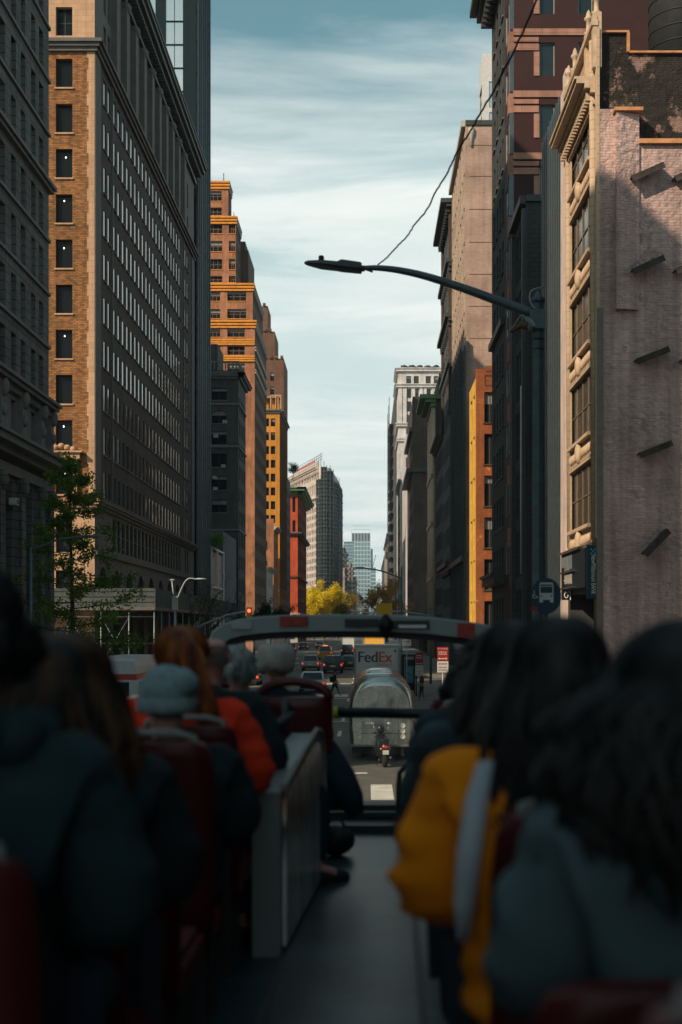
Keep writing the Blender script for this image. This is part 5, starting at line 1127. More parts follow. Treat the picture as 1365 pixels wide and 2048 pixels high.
def hair_mb(kind):
    g = MB(); c = Vector((0, .0, 1.25))
    def strand(th, length, r0=.013, out=.02, wav=.012):
        pts = []; rad = (.102, .112, .095); d = Vector((math.cos(th), math.sin(th), 0)); off = rg.uniform(0, .5)
        for i in range(5):
            ph = math.pi/2*(1-(off+(1-off)*i/4)); pts.append(c+Vector((d.x*rad[0]*math.cos(ph), d.y*rad[1]*math.cos(ph)-.005, rad[2]*math.sin(ph))))
        p = pts[-1]; L_ = length*rg.uniform(.8, 1.1); k = 6; ph0 = rg.uniform(0, 6)
        for i in range(1, k+1):
            f = i/k; pts.append(p+Vector((d.x*out*math.sin(f*2.2)+wav*math.sin(ph0+f*7)*f-d.x*.03*f, d.y*out*math.sin(f*2.2)*.6-(.03*f if length > .2 else 0), -L_*f)))
        g.tube(pts, [r0*.5]+[r0]*(len(pts)-3)+[r0*.7, r0*.2], 4, cap=False)
    if kind in ('long', 'bob', 'pony', 'curly'): g.ball((0, -.005, 1.252), (.104, .112, .098), 16, 10)
    if kind == 'long':
        for i in range(460): strand(rg.uniform(math.pi*.84, math.pi*2.16), rg.uniform(.26, .48), .0095, rg.uniform(.02, .085), .024)
    if kind == 'mid':
        g.ball((0, -.005, 1.252), (.104, .112, .098), 16, 10)
        for i in range(460): strand(rg.uniform(math.pi*.84, math.pi*2.16), rg.uniform(.16, .36), .0095, rg.uniform(.02, .10), .026)
    if kind == 'bob':
        for i in range(190): strand(rg.uniform(math.pi*.86, math.pi*2.14), rg.uniform(.05, .12), .013, rg.uniform(.0, .05), .02)
    if kind == 'pony':
        for i in range(120): strand(rg.uniform(math.pi*.85, math.pi*2.15), .05, .012, .0)
        for i in range(46):
            a = rg.uniform(-.03, .03); b2 = rg.uniform(-.02, .02); q = Vector((.05, -.10, 1.28)); k = 8; ph = rg.uniform(0, 6)
            g.tube([q+Vector((a*math.sin(min(1, j/3)*1.5)+.10*(j/k)+.015*math.sin(ph+j), -.05*math.sin(j/k*2.4)+b2, .02-.34*(j/k)**1.3+rg.uniform(-.004, .004))) for j in range(k+1)], [.006]+[.011]*(k-1)+[.003], 4, cap=False)
        g.ball((.05, -.105, 1.285), (.03, .03, .03), 8, 6)
    if kind == 'curly':
        for i in range(240):
            th = rg.uniform(0, 2*math.pi); ph = rg.uniform(-.5, 1.5); 
            if math.sin(th) > .45 and ph < .5: continue
            q = c+Vector((.112*math.cos(th)*math.cos(ph), .118*math.sin(th)*math.cos(ph)-.01, .108*math.sin(ph))); r_ = rg.uniform(.014, .026); g.ball(q, (r_, r_, r_*.8), 6, 4, jit=.25)
        for i in range(90): strand(rg.uniform(math.pi*.9, math.pi*2.1), .14, .013, .05, .03)
    if kind == 'bald':
        for i in range(150):
            th = rg.uniform(math.pi*.92, math.pi*2.08); ph = rg.uniform(-.55, .28)
            q = c+Vector((.094*math.cos(th)*math.cos(ph), .098*math.sin(th)*math.cos(ph)-.004, .09*math.sin(ph)-.01)); g.tube([q, q+Vector((math.cos(th)*.004, math.sin(th)*.004, -.02))], [.008, .003], 4, cap=False)
    return g
HAIR = {k: hair_mb(k) for k in ('long', 'mid', 'bob', 'pony', 'curly', 'bald')}
def hairmat(name, c, c2):
    if name in MATS: return MATS[name]
    m, nt, b = base_mat(name, .5, 0, .22); g = N(nt, 'ShaderNodeTexCoord'); mp = N(nt, 'ShaderNodeMapping'); mp.inputs['Scale'].default_value = (16, 16, 2.5); L(nt, g.outputs['Object'], mp.inputs[0]); n = N(nt, 'ShaderNodeTexNoise'); n.inputs['Scale'].default_value = 1.5; L(nt, mp.outputs[0], n.inputs[0])
    L(nt, ramp(nt, n.outputs[0], [(.35, c), (.68, c2)]), b.inputs['Base Color']); MATS[name] = m; return m
def add_obj(name, me, mats, parent, loc=(0, 0, 0), rot=(0, 0, 0)):
    me = me.copy(); me.materials.clear()
    for m in mats: me.materials.append(m)
    o = bpy.data.objects.new(name, me); COL.objects.link(o); o.parent = parent; o.location = loc; o.rotation_euler = rot; return o
def seated(label, px, top_py, d, jacket, jmat, hair=None, hmat=None, skin='fair', turn=0.0, tilt=0.0, trou=None, group=None, hat=None):
    top = 1.4-(top_py-HY)/F*d; s = top/(1.375 if hair not in ('bald',) and not hat else 1.365); x = (px-780)/F*d
    r = thing('person', label, 'person', bw(x, d, 0), BYAW+turn, group, local=True); r.scale = (s, s, s)
    add_obj('body', FACED, [SKIN[skin], LIP, EYEM], r)
    add_obj('jacket', JACKETS[jacket], [jmat], r)
    add_obj('trousers', TROU, [trou or plain('dark_denim', (.02, .03, .045), .9)], r)
    SHOE.build('shoes', plain('dark_shoe', (.03, .03, .03), .6), r)
    if hair: HAIR[hair].build('hair', hmat, r)
    if hat: hat(r)
    return r
def cloth(name, c, **k): return plain(name, c, k.get('rough', .9), var=.22, scale=k.get('scale', 4), bump=.4, spec=.15)
DKH = hairmat('black_hair', (.008, .009, .010), (.038, .036, .036)); BRH = hairmat('dark_brown_hair', (.014, .012, .012), (.115, .052, .024)); REDH = hairmat('auburn_hair', (.09, .022, .008), (.34, .10, .025)); GRH = hairmat('grey_hair', (.10, .12, .12), (.40, .42, .41)); SALT = hairmat('salt_pepper_hair', (.08, .09, .09), (.25, .25, .24))
# left of the aisle
def hood(rt):
    g = MB()
    for j in range(7): g.ball((.13*math.cos(math.pi+math.pi*j/6), -.03-.09*abs(math.sin(math.pi*j/6)), 1.06+.01*math.sin(j*2)), (.062, .055, .05), 10, 6, jit=.05)
    return g.build('hood', rt, None) if False else g
p = seated('person in a big dark teal coat cut off by the left edge of the photo', -92, 1085, 2.55, 'plain', cloth('dark_teal_coat', (.024, .048, .055)), 'bob', DKH)
hood(None).build('hood', cloth('dark_teal_coat', (0, 0, 0)), p)
PB = seated('person with long dark brown hair showing auburn streaks, second from the left edge', 118, 1240, 3.28, 'plain', cloth('black_jacket', (.024, .036, .042)), 'long', BRH, turn=.15)
def beanie(rt):
    g = MB(); g.ball((0, -.005, 1.265), (.108, .116, .105), 18, 12, jit=.03); g.ball((.05, -.05, 1.30), (.07, .075, .06), 12, 8, jit=.05)
    g.rings([[(.112*k*math.cos(2*math.pi*j/20), -.003+.12*k*math.sin(2*math.pi*j/20), z) for j in range(20)] for z, k in ((1.19, .97), (1.20, 1.03), (1.235, 1.04), (1.245, .98))]); g.build('knit_hat', cloth('grey_teal_wool', (.24, .33, .36), scale=30), rt)
seated('person in a slate grey knitted hat and dark jacket, leaning down', 333, 1332, 4.72, 'big', cloth('black_teal_jacket', (.02, .034, .04)), None, None, hat=beanie, turn=.2)
seated('person with auburn ponytail and bright red jacket left of the aisle', 362, 1238, 5.5, 'puffy', cloth('bright_red_jacket', (.92, .06, .02)), 'pony', REDH, turn=-.1)
seated('balding person with short grey sides behind the auburn ponytail', 416, 1246, 6.24, 'big', cloth('black_jacket', (0, 0, 0)), 'bald', SALT, 'ruddy', turn=-.25)
p = seated('person with short wavy silver hair and dark coat turned to the right', 474, 1281, 7.2, 'plain', cloth('navy_coat', (.026, .046, .06)), 'bob', GRH, 'ruddy', turn=-.9)
def cap_(rt):
    g = MB(); g.rings([[(.108*k*math.cos(2*math.pi*j/24)*(1+.03*math.sin(5*j)), -.0+.115*k*math.sin(2*math.pi*j/24)*(1+.03*math.cos(7*j)), z+.008*math.sin(j*1.7+z*40)) for j in range(24)] for z, k in ((1.20, 1.0), (1.235, 1.06), (1.28, 1.13), (1.325, 1.10), (1.352, .95), (1.36, .5))])
    g.rings([[(x_*k, y_, z_) for x_, y_, z_ in ((-.08, .09, 1.24), (-.06, .17, 1.22), (.06, .17, 1.22), (.08, .09, 1.24), (.06, .10, 1.25), (-.06, .10, 1.25))] for k in (1, .9)]); g.build('flat_cap', cloth('crumpled_beige_cloth', (.42, .40, .36), scale=14), rt)
p = seated('person in a crumpled beige cap and navy jacket in the front left row', 553, 1287, 8.12, 'big', cloth('navy_jacket', (.018, .036, .05)), 'bald', SALT, 'ruddy', hat=cap_)
# coat sleeve hanging into the aisle
t = thing('hanging_jacket', 'dark quilted jacket hanging into the aisle beside the front left seat', 'jacket', bw(-.35, 8.0, 0), BYAW, local=True)
g = MB(); a = Vector((-.06, 0, .72)); 
g.tube([(-.09, .0, .80), (-.03, -.02, .66), (.06, -.03, .50), (.12, -.02, .38), (.15, 0, .30)], [.05, .085, .095, .08, .05], 12); g.tube([(-.05, .0, .62), (-.02, 0, .45), (.0, .02, .33)], [.07, .09, .07], 10); g.build('folded_cloth', cloth('navy_jacket', (0, 0, 0)), t)
t = thing('bag', 'small black bag on the deck floor in front of the stair casing', 'bag', bw(-.33, 8.3, 0), BYAW, local=True)
g = MB(); g.ball((0, 0, .09), (.12, .16, .09), 14, 8, jit=.05); g.build('bag_body', rubber, t); g = MB(); g.tube([(-.06, 0, .16), (-.03, 0, .22), (.03, 0, .22), (.06, 0, .16)], .009, 6); g.build('strap', bodyd, t)
# right of the aisle
PNEAR = seated('person with very long black hair and grey teal jacket, nearest on the right', 1412, 1202, 2.30, 'big', cloth('grey_teal_jacket', (.085, .13, .142)), 'mid', DKH)
p = seated('person with black hair over a bright mustard yellow puffer jacket', 1115, 1206, 3.05, 'puffy', cloth('mustard_puffer', (.88, .25, .008)), 'long', DKH, turn=-.05)
hood(None).build('hood', cloth('grey_teal_jacket', (0, 0, 0)), PNEAR)
g = MB(); g.rings([[(x_-w_, y_, z_), (x_+w_, y_+.01, z_), (x_+w_, y_+.025, z_), (x_-w_, y_+.015, z_)] for x_, y_, z_, w_ in ((-.155, -.14, 1.05, .016), (-.175, -.20, .98, .022), (-.19, -.235, .88, .024), (-.20, -.235, .78, .020), (-.20, -.21, .70, .013))]); g.build('bag_strap', cloth('pale_grey_strap', (.42, .46, .50)), p)
seated('person with straight black hair and black jacket between the yellow jacket and the teal one', 1030, 1222, 3.85, 'plain', cloth('black_jacket', (0, 0, 0)), 'long', DKH)
seated('person with curly dark hair and a dull teal jacket on the right', 1000, 1254, 4.6, 'plain', cloth('dull_teal_jacket', (.035, .075, .088)), 'curly', DKH)
seated('person in a bulky navy coat at the front of the right rows', 972, 1262, 5.4, 'plain', cloth('navy_coat', (0, 0, 0)), 'bob', DKH)
seated('person in a charcoal coat leaning beside the front right rail', 928, 1320, 6.9, 'plain', cloth('charcoal_coat', (.02, .034, .042)), 'bob', DKH)

for pp, kx in ((PNEAR, 1.45), (PB, 1.15)):
    for ch in pp.children:
        if ch.name.startswith('hair'): ch.scale = (kx, 1.15, 1.0)
        if ch.name.startswith('jacket') and pp is PNEAR: ch.scale = (1.02, 1.02, 1.0)
# people in the street
def walker(label, loc, rz, jc, tc, hairm=DKH, step=.28):
    n = {'pel': (0, 0, .95, .12), 'bel': (0, 0, 1.12, .11), 'che': (0, .01, 1.32, .125), 'nb': (0, .01, 1.46, .06), 'jaw': (0, .05, 1.56, .062), 'sk': (0, .03, 1.64, .085), 'cr': (0, .02, 1.69, .06)}
    e = [('pel', 'bel'), ('bel', 'che'), ('che', 'nb'), ('nb', 'jaw'), ('jaw', 'sk'), ('sk', 'cr')]
    for s, t in ((-1, 'l'), (1, 'r')):
        n.update({'s'+t: (.17*s, 0, 1.4, .06), 'e'+t: (.21*s, -.08*s, 1.14, .045), 'w'+t: (.2*s, -.16*s+.1, .92, .03), 'h'+t: (.2*s, -.18*s+.12, .83, .03), 'k'+t: (.09*s, step*s*.55+.05, .52, .062), 'a'+t: (.09*s, step*s*1.15, .10, .042), 't'+t: (.09*s, step*s*1.15+.14, .04, .035)})
        e += [('che', 's'+t), ('s'+t, 'e'+t), ('e'+t, 'w'+t), ('w'+t, 'h'+t), ('pel', 'k'+t), ('k'+t, 'a'+t), ('a'+t, 't'+t)]
    r = thing('person', label, 'person', loc, rz, local=True); add_obj('body', skin_mesh(n, e, 'pel', 1, lambda x, y, z: (x*1.1, y, z)), [SKIN['tan']], r)
    j = {k: (v[0], v[1], v[2], v[3]*1.22) for k, v in n.items() if k in ('pel', 'bel', 'che', 'nb', 'sl', 'sr', 'el', 'er', 'wl', 'wr')}
    add_obj('jacket', skin_mesh(j, [q for q in e if q[0] in j and q[1] in j], 'pel', 1, lambda x, y, z: (x*1.15, y*1.1, z)), [jc], r)
    tr_ = {k: (v[0], v[1], v[2], v[3]*1.25) for k, v in n.items() if k in ('pel', 'kl', 'kr', 'al', 'ar')}
    add_obj('trousers', skin_mesh(tr_, [q for q in e if q[0] in tr_ and q[1] in tr_], 'pel', 1), [tc], r)
    g = MB(); g.ball((0, .015, 1.665), (.095, .10, .085), 10, 7); g.build('hair', hairm, r); return r
bl = cloth('black_jacket', (0, 0, 0)); dn = plain('dark_denim', (0, 0, 0))
w = walker('person in black striding across the crosswalk between the cars', (-2.2, 90.5, 0), R(-80), bl, dn)
g = MB(); g.box(-.02, .14, -.32, -.1, .95, 1.3); g.build('shoulder_bag', bl, w)
walker('person in dark clothes walking on the right pavement past the parking signs', (4.6, 62, .14), R(10), bl, dn); walker('person in a brown coat waiting at the right kerb near the yellow truck', (3.4, 84, .14), R(95), cloth('brown_coat', (.10, .05, .03)), dn, step=.1)
# ============================================================ vehicles
tyre = plain('tyre_rubber', (.02, .02, .02), .85); rimm = plain('wheel_rim', (.35, .36, .36), .35, metal=.8); TL = emis('tail_lamp_glow', (.9, .07, .035), 1.1); TLa = emis('amber_lamp_glow', (.8, .28, .06), .5); redl = plain('red_lens', (.30, .012, .01), .25); plate = plain('number_plate', (.55, .56, .55), .5)
def wheels(root, xs, ys_, r, w=.22):
    for y in ys_:
        for x in xs:
            g = MB(); g.rings([[(x+dx, y+rr*math.cos(2*math.pi*j/18), r+rr*math.sin(2*math.pi*j/18)) for j in range(18)] for dx, rr in ((-w/2, r*.85), (-w/2, r), (w/2, r), (w/2, r*.85))]); o = g.build('wheel', tyre, root)
            g = MB(); sx = w/2+.005 if x > 0 else -w/2-.005; g.rings([[(x+sx+dx, y+rr*math.cos(2*math.pi*j/12), r+rr*math.sin(2*math.pi*j/12)) for j in range(12)] for dx, rr in ((-.02, r*.62), (.01, r*.62))]); g.build('rim', rimm, o)
def car(label, x, y, paint, cat='car', name='parked_car', h=1.66, w=1.86, ln=4.6, wagon=True, taxi=False, group=None, rz=0, lights=True):
    r = thing(name, label, cat, (x, y, 0), rz, group, local=True); hw = w/2; belt = h*.60
    def ring(yy, k, zb, zt): return [(-hw*k, yy, zb+.12), (-hw*k*.93, yy, zb), (hw*k*.93, yy, zb), (hw*k, yy, zb+.12), (hw*k, yy, zt-.16), (hw*k*.93, yy, zt), (-hw*k*.93, yy, zt), (-hw*k, yy, zt-.16)]
    g = MB(); g.rings([ring(0, .90, .42, belt-.12), ring(.06, .97, .30, belt-.03), ring(.5, 1, .25, belt), ring(ln*.66, 1, .25, belt), ring(ln*.74, .99, .25, belt-.06), ring(ln-.25, .95, .27, belt-.20), ring(ln, .82, .40, belt-.34)]); g.build('body', paint, r)
    y0, y1 = (.10, ln*.68) if wagon else (.75, ln*.70); a = .42 if wagon else .85
    g = MB(); rs = [[(-hw*.93, y0, belt-.02), (hw*.93, y0, belt-.02), (hw*.93, y1, belt-.02), (-hw*.93, y1, belt-.02)], [(-hw*.88, y0+a*.45, belt+.28), (hw*.88, y0+a*.45, belt+.28), (hw*.88, y1-.42, belt+.28), (-hw*.88, y1-.42, belt+.28)], [(-hw*.78, y0+a*.85, h-.04), (hw*.78, y0+a*.85, h-.04), (hw*.78, y1-.85, h-.04), (-hw*.78, y1-.85, h-.04)], [(-hw*.70, y0+a, h), (hw*.70, y0+a, h), (hw*.70, y1-1.0, h), (-hw*.70, y1-1.0, h)]]
    g.rings(rs, smooth=False); g.build('cabin', paint, r)
    def lerp(p, q, t): return Vector(p).lerp(Vector(q), t)
    lo, hi = rs[0], rs[2]; g = MB(); o_ = Vector((0, -.012, 0))
    g.face([lerp(lo[0], lo[1], .08)+o_+Vector((0, .05, .08)), lerp(lo[0], lo[1], .92)+o_+Vector((0, .05, .08)), lerp(hi[0], hi[1], .93)+Vector((0, -.05, -.03)), lerp(hi[0], hi[1], .07)+Vector((0, -.05, -.03))]); g.build('rear_window', G['glass'], r)
    for s, (i, j) in ((1, (1, 2)), (-1, (0, 3))):
        g = MB(); f = Vector((.03*s, 0, 0)); q = [lerp(lo[i], lo[j], .12)+f+Vector((0, 0, .06)), lerp(lo[i], lo[j], .9)+f+Vector((0, 0, .06)), lerp(hi[i], hi[j], .95)+f+Vector((.02*s, 0, 0)), lerp(hi[i], hi[j], .1)+f+Vector((.02*s, 0, 0))]; g.face(q if s > 0 else q[::-1]); g.build('side_window', G['glass'], r)
    for s in (-1, 1):
        g = MB(); g.box(s*hw*.80, s*hw*.97, -.02, .12, belt-.30, belt-.10); g.build('tail_light', TL if lights else redl, r)
    g = MB(); g.box(-hw*.9, hw*.9, -.07, .1, .34, .52); g.build('rear_bumper', bodyd if not taxi else paint, r)
    g = MB(); g.box(-.26, .26, -.02, .02, .66, .80); g.build('number_plate', plate, r)
    g = MB(); g.box(-.13, .13, y0+a-.06, y0+a+.0, h-.05, h-.02); g.build('brake_light', TL if lights else redl, r)
    if taxi: g = MB(); g.box(-.35, .35, ln*.42, ln*.42+.2, h+.01, h+.14); g.build('roof_sign', emis('taxi_sign', (1, .30, .12), 1.2), r)
    for s in (-1, 1): g = MB(); g.ball((s*(hw+.10), ln*.66, belt+.02), (.10, .06, .08), 8, 6); g.build('wing_mirror', paint, r)
    wheels(r, (-hw+.12, hw-.12), (.85, ln-.95), .34); return r
def at(px, py): d = EYE*F/(py-HY); return (px-VX)/F*d, d
def pnt(n, c, rough=.28): return plain(n, c, rough, var=.05, spec=.6)
x, y = at(621, 1342); car('silver grey suv waiting in the second lane before the lit road band', x, y, pnt('silver_paint', (.30, .33, .34)), 'suv', w=1.85)
x, y = at(666, 1347); car('black suv with glowing tail lights right of the silver one', x, y, pnt('black_paint', (.012, .013, .015)), 'suv', h=1.78, w=1.95)
x, y = at(700, 1341); car('dark saloon car half hidden behind the black suv', x, y+3, pnt('charcoal_paint', (.03, .034, .038)), h=1.48, wagon=False)
x, y = at(655, 1315); car('bright yellow taxi in the middle lane further on', x, y-12, pnt('taxi_yellow', (.80, .36, .01), .35), 'taxi', 'taxi', h=1.9, w=2.0, taxi=True)
x, y = at(697, 1309); car('dark suv right of the yellow taxi', x, y-12, pnt('black_paint', (0, 0, 0)), 'suv', h=1.85, w=2.0)
x, y = at(624, 1386); car('low white car in the lane left of the silver trailer, nearest past the front rail', x, y, pnt('pearl_white_paint', (.55, .56, .55)), h=1.45, wagon=False)
x, y = at(494, 1372); car('black car with red tail light at the left of the capped passenger', x, y, pnt('black_paint', (0, 0, 0)), h=1.5, wagon=False)
x, y = at(508, 1345); car('pale silver car parked on the left near the street trees', x, y, pnt('silver_paint', (0, 0, 0)), h=1.6, lights=False)
x, y = at(607, 1300); car('small dark car far down the left lane', x, y, pnt('charcoal_paint', (0, 0, 0)), h=1.5)
x, y = at(632, 1297); car('farthest grey car left of the taxi roof', x, y+20, pnt('silver_paint', (0, 0, 0)), h=1.55)
x, y = at(641, 1303); car('small silver car between the taxi and the far dark car', x-1.5, y+40, pnt('silver_paint', (0, 0, 0)), h=1.5)
x, y = at(582, 1305); car('dark car in the leftmost lane beyond the crosswalk', x, y, pnt('black_paint', (0, 0, 0)), 'car', h=1.6)
def box_truck(label, x, y, w, h, ln, paint, cabc, name='box_truck', lights=True, z0=.85):
    r = thing(name, label, 'truck', (x, y, 0), 0, None, local=True); hw = w/2
    g = MB(); g.box(-hw, hw, .02, ln, z0, h); g.build('cargo_box', paint, r); fr_ = plain('truck_frame_grey', (.20, .22, .23), .5)
    g = MB(); g.box(-hw-.02, -hw+.09, -.04, .06, z0-.1, h+.03); g.box(hw-.09, hw+.02, -.04, .06, z0-.1, h+.03); g.box(-hw+.09, hw-.09, -.04, .06, h-.10, h+.03); g.box(-hw+.09, hw-.09, -.04, .06, z0-.1, z0+.04); g.build('door_frame', fr_, r)
    for i in range(5): pass
    g = MB(); g.box(-hw*.9, hw*.9, -.1, .1, z0-.35, z0-.15); g.build('rear_bumper', bodyd, r)
    g = MB(); g.rings([[(-hw*.9, ln+.1, .5), (hw*.9, ln+.1, .5), (hw*.9, ln+.1, h-.5), (-hw*.9, ln+.1, h-.5)], [(-hw*.9, ln+1.3, .5), (hw*.9, ln+1.3, .5), (hw*.85, ln+.9, h-.6), (-hw*.85, ln+.9, h-.6)], [(-hw*.8, ln+2.1, .5), (hw*.8, ln+2.1, .5), (hw*.75, ln+2.0, 1.5), (-hw*.75, ln+2.0, 1.5)]], smooth=False); g.build('cab', cabc, r)
    for s in (-1, 1): g = MB(); g.box(s*hw*.75, s*hw*.95, -.12, -.08, z0-.32, z0-.18); g.build('tail_light', TL if lights else redl, r)
    wheels(r, (-hw+.2, hw-.2), (1.3, ln+1.0), .45, .3); return r
x = xw(755, 72); tr = box_truck('white parcel delivery truck with FedEx lettering on its back door', x, 72, 2.42, 3.64, 6.5, plain('dull_white_truck_paint', (.42, .45, .46), .5, var=.06, scale=.8), plain('dull_white_truck_paint', (0, 0, 0)), 'delivery_truck')
pur = plain('purple_lettering', (.035, .03, .06), .5); orr = plain('red_orange_lettering', (.42, .035, .015), .5)
me1 = text('Fed', .82, (-.50, -.02+.0, 3.0), pur, tr); me2 = text('Ex', .82, (.42, -.02, 3.0), orr, tr)
for o_ in (me1, me2):
    o_.location.y = .005; o_.scale = (.92, 1, 1)
    bm = bmesh.new(); bm.from_mesh(o_.data)
    bm.free()
o_ = text('Ground', .26, (.36, .005, 2.62), plain('grey_lettering', (.18, .20, .21), .5), tr)
# bold weight: a second, slightly shifted copy of the strokes
for o_, dx in ((me1, .022), (me1, -.022), (me2, .022), (me2, -.022)):
    c = o_.copy(); COL.objects.link(c); c.location.x += dx; c.location.y += .001 if dx > 0 else -.001
g = MB(); g.box(.88, 1.02, -.0, .02, 3.28, 3.42); g.build('door_decal', plain('dark_decal', (.10, .11, .12), .5), tr)
x = xw(748, 118); box_truck('yellow truck showing above the white parcel truck', x, 118, 1.9, 3.95, 6, pnt('school_yellow', (.85, .40, .01), .45), pnt('school_yellow', (0, 0, 0)), 'yellow_truck')
x = xw(697, 262); tr2 = box_truck('white and red van far ahead above the dark suv', x, 262, 2.4, 3.3, 5, pnt('pearl_white_paint', (0, 0, 0)), pnt('red_paint', (.4, .03, .02)), 'van')
x = xw(232, 60); vb = thing('street_bus', 'white bus with a red stripe passing on the left beyond the side rail', 'bus', (x, 58, 0), 0, None, local=True)
g = MB(); g.rings([[(-1.25, yy, .35), (1.25, yy, .35), (1.25, yy, 2.9), (1.15, yy, 3.25+k), (-1.15, yy, 3.25+k), (-1.25, yy, 2.9)] for yy, k in ((0, -.1), (.15, .0), (10, 0))], smooth=False); g.build('body', pnt('bus_white', (.50, .52, .52), .4), vb)
g = MB(); g.box(-1.27, 1.27, -.012, 10, 2.35, 2.6); g.build('red_stripe', pnt('red_paint', (0, 0, 0)), vb); g = MB(); g.box(-.95, .95, -.02, .1, 1.5, 2.25); g.build('rear_window', G['glass'], vb)
for i in range(5): g = MB(); g.box(1.255, 1.275, .8+1.8*i, 2.3+1.8*i, 1.4, 2.25); g.build('side_window', G['glass'], vb)
wheels(vb, (-1.05, 1.05), (2, 8), .48, .3)
# silver rounded travel trailer
t = thing('travel_trailer', 'polished aluminium travel trailer with rounded corners ahead of the bus', 'trailer', (xw(763, 46.5), 46.5, 0), 0, None, local=True)
alm, ant, ab = base_mat('polished_aluminium', .24, .92); ab.inputs['Base Color'].default_value = (.42, .43, .42, 1)
gg = N(ant, 'ShaderNodeTexCoord'); br = N(ant, 'ShaderNodeTexNoise'); br.inputs['Scale'].default_value = 2.2; br.inputs['Detail'].default_value = 5; L(ant, gg.outputs['Object'], br.inputs[0]); L(ant, ramp(ant, br.outputs[0], [(.3, (.30, .32, .31)), (.7, (.48, .49, .47))]), ab.inputs['Base Color']); L(ant, ramp(ant, br.outputs[0], [(.3, .16), (.7, .34)]), ab.inputs['Roughness'])
hw, zb, zt, Rr = 1.13, .50, 3.02, .62
def tsec(yy):
    t_ = min(yy, 7.2-yy); k = 1-math.sqrt(max(0, 1-(1-min(1, t_/Rr))**2)); sx = k*.15; sz = k*.42; sb = k*.03; ring = []
    W_, T_ = hw-sx, zt-sz; sh = 1.75
    for j in range(25):
        th = math.pi*j/24; cx = math.cos(th); sz_ = math.sin(th); ring.append((W_*math.copysign(abs(cx)**.72, cx), yy, sh+(T_-sh)*abs(sz_)**.85))
    ring += [(-W_*.99, yy, 1.1), (-W_*.96, yy, zb+sb), (W_*.96, yy, zb+sb), (W_*.99, yy, 1.1)]; return ring
g = MB(); g.rings([tsec(v) for v in (0, .02, .06, .13, .24, .38, .55, .75, 1.5, 3, 5, 6.4, 6.7, 6.95, 7.1, 7.18, 7.2)], smooth=True); g.build('shell', alm, t)
seam = plain('aluminium_seam', (.10, .10, .10), .5, metal=.5)
g = MB()
for x_ in (-.64, .0+.6): g.box(x_-.006, x_+.006, -.012, -.002, .62, 2.15)
for z_ in (.95, 1.55): g.box(-.75, .75, -.012, -.002, z_-.006, z_+.006)
g.build('panel_seam', seam, t)
g = MB(); g.box(-.42, .42, -.02, .0, 1.05, 2.28); hatch = g.build('rear_hatch', alm, t)
g = MB(); g.box(-.40, .40, -.028, -.018, 1.93, 2.22); g.build('hatch_window', G['glass2'], hatch); g = MB(); g.box(-.48, .48, -.09, .0, 2.30, 2.335); g.build('hatch_hood', plain('bright_trim', (.6, .61, .6), .3, metal=.8), hatch)
for i in range(5): g = MB(); g.ball((-.34+.17*i, -.02+.05, 2.40), (.022, .04, .018), 8, 6); g.build('marker_light', redl, t)
for s, cols_ in ((-1, (TLa, rimm, rimm)), (1, (redl, redl, rimm))):
    for i, mt in enumerate(cols_):
        z_ = 1.22-.19*i; g = MB(); g.rings([[(.75*s+rr*math.cos(2*math.pi*j/16), yy, z_+rr*math.sin(2*math.pi*j/16)) for j in range(16)] for yy, rr in ((.0, .085), (-.03, .085), (-.03, .06), (-.01, .055))]); o_ = g.build('lamp_ring', plain('pale_chrome_ring', (.75, .74, .70), .35), t)
        g = MB(); g.ball((.75*s, -.012, z_), (.052, .02, .052), 10, 6); g.build('lens', emis('dim_amber_lens', (.9, .25, .06), .9) if (s < 0 and i == 0) else mt, o_)
g = MB(); g.box(-1.06, 1.06, -.08, .02, .50, .57); g.build('rear_bumper', plain('dull_bumper', (.22, .22, .21), .5, metal=.4), t); g = MB(); g.box(-1.0, 1.0, .1, 6.8, .22, .5); g.build('chassis', bodyd, t)
g = MB(); g.ball((-.05, 1.4, 3.0), (.45, .6, .13), 14, 6); g.build('roof_vent', plain('vent_white', (.7, .7, .69), .5), t)
g = MB(); g.box(-.16, .16, -.03, -.018, .68, .79); g.build('number_plate', plate, t); g = MB(); g.box(-.55, -.32, -.035, -.02, 1.08+.2, 1.15+.2); g.build('door_handle', plain('bright_trim', (0, 0, 0)), t)
for s in (-1, 1): g = MB(); g.beam((.72*s, .0, .5), (.74*s, -.02, .18), .08, .03); g.build('mud_flap', bodyd, t)
wheels(t, (-.92, .92), (3.0, 3.9), .36)
# scooter
t = thing('scooter', 'dark scooter with red tail light parked just behind the silver trailer', 'scooter', (xw(771, 44.3), 44.3, 0), R(6), None, local=True)
blk = pnt('gloss_black_plastic', (.012, .013, .015), .3)
for yy in (.15, 1.45):
    g = MB(); g.rings([[(dx, yy+rr*math.cos(2*math.pi*j/20), .27+rr*math.sin(2*math.pi*j/20)) for j in range(20)] for dx, rr in ((-.06, .2), (-.07, .24), (-.03, .27), (.03, .27), (.07, .24), (.06, .2))]); g.build('wheel', tyre, t)
g = MB(); g.rings([[(-w_, yy, z0_), (w_, yy, z0_), (w_*1.15, yy, (z0_+z1_)/2), (w_*.8, yy, z1_), (-w_*.8, yy, z1_), (-w_*1.15, yy, (z0_+z1_)/2)] for yy, w_, z0_, z1_ in ((-.08, .06, .55, .72), (.0, .13, .48, .80), (.3, .18, .40, .84), (.75, .15, .38, .78), (.95, .16, .28, .45), (1.15, .19, .28, .75), (1.3, .16, .4, .98), (1.38, .08, .6, .95))]); g.build('fairing', blk, t)
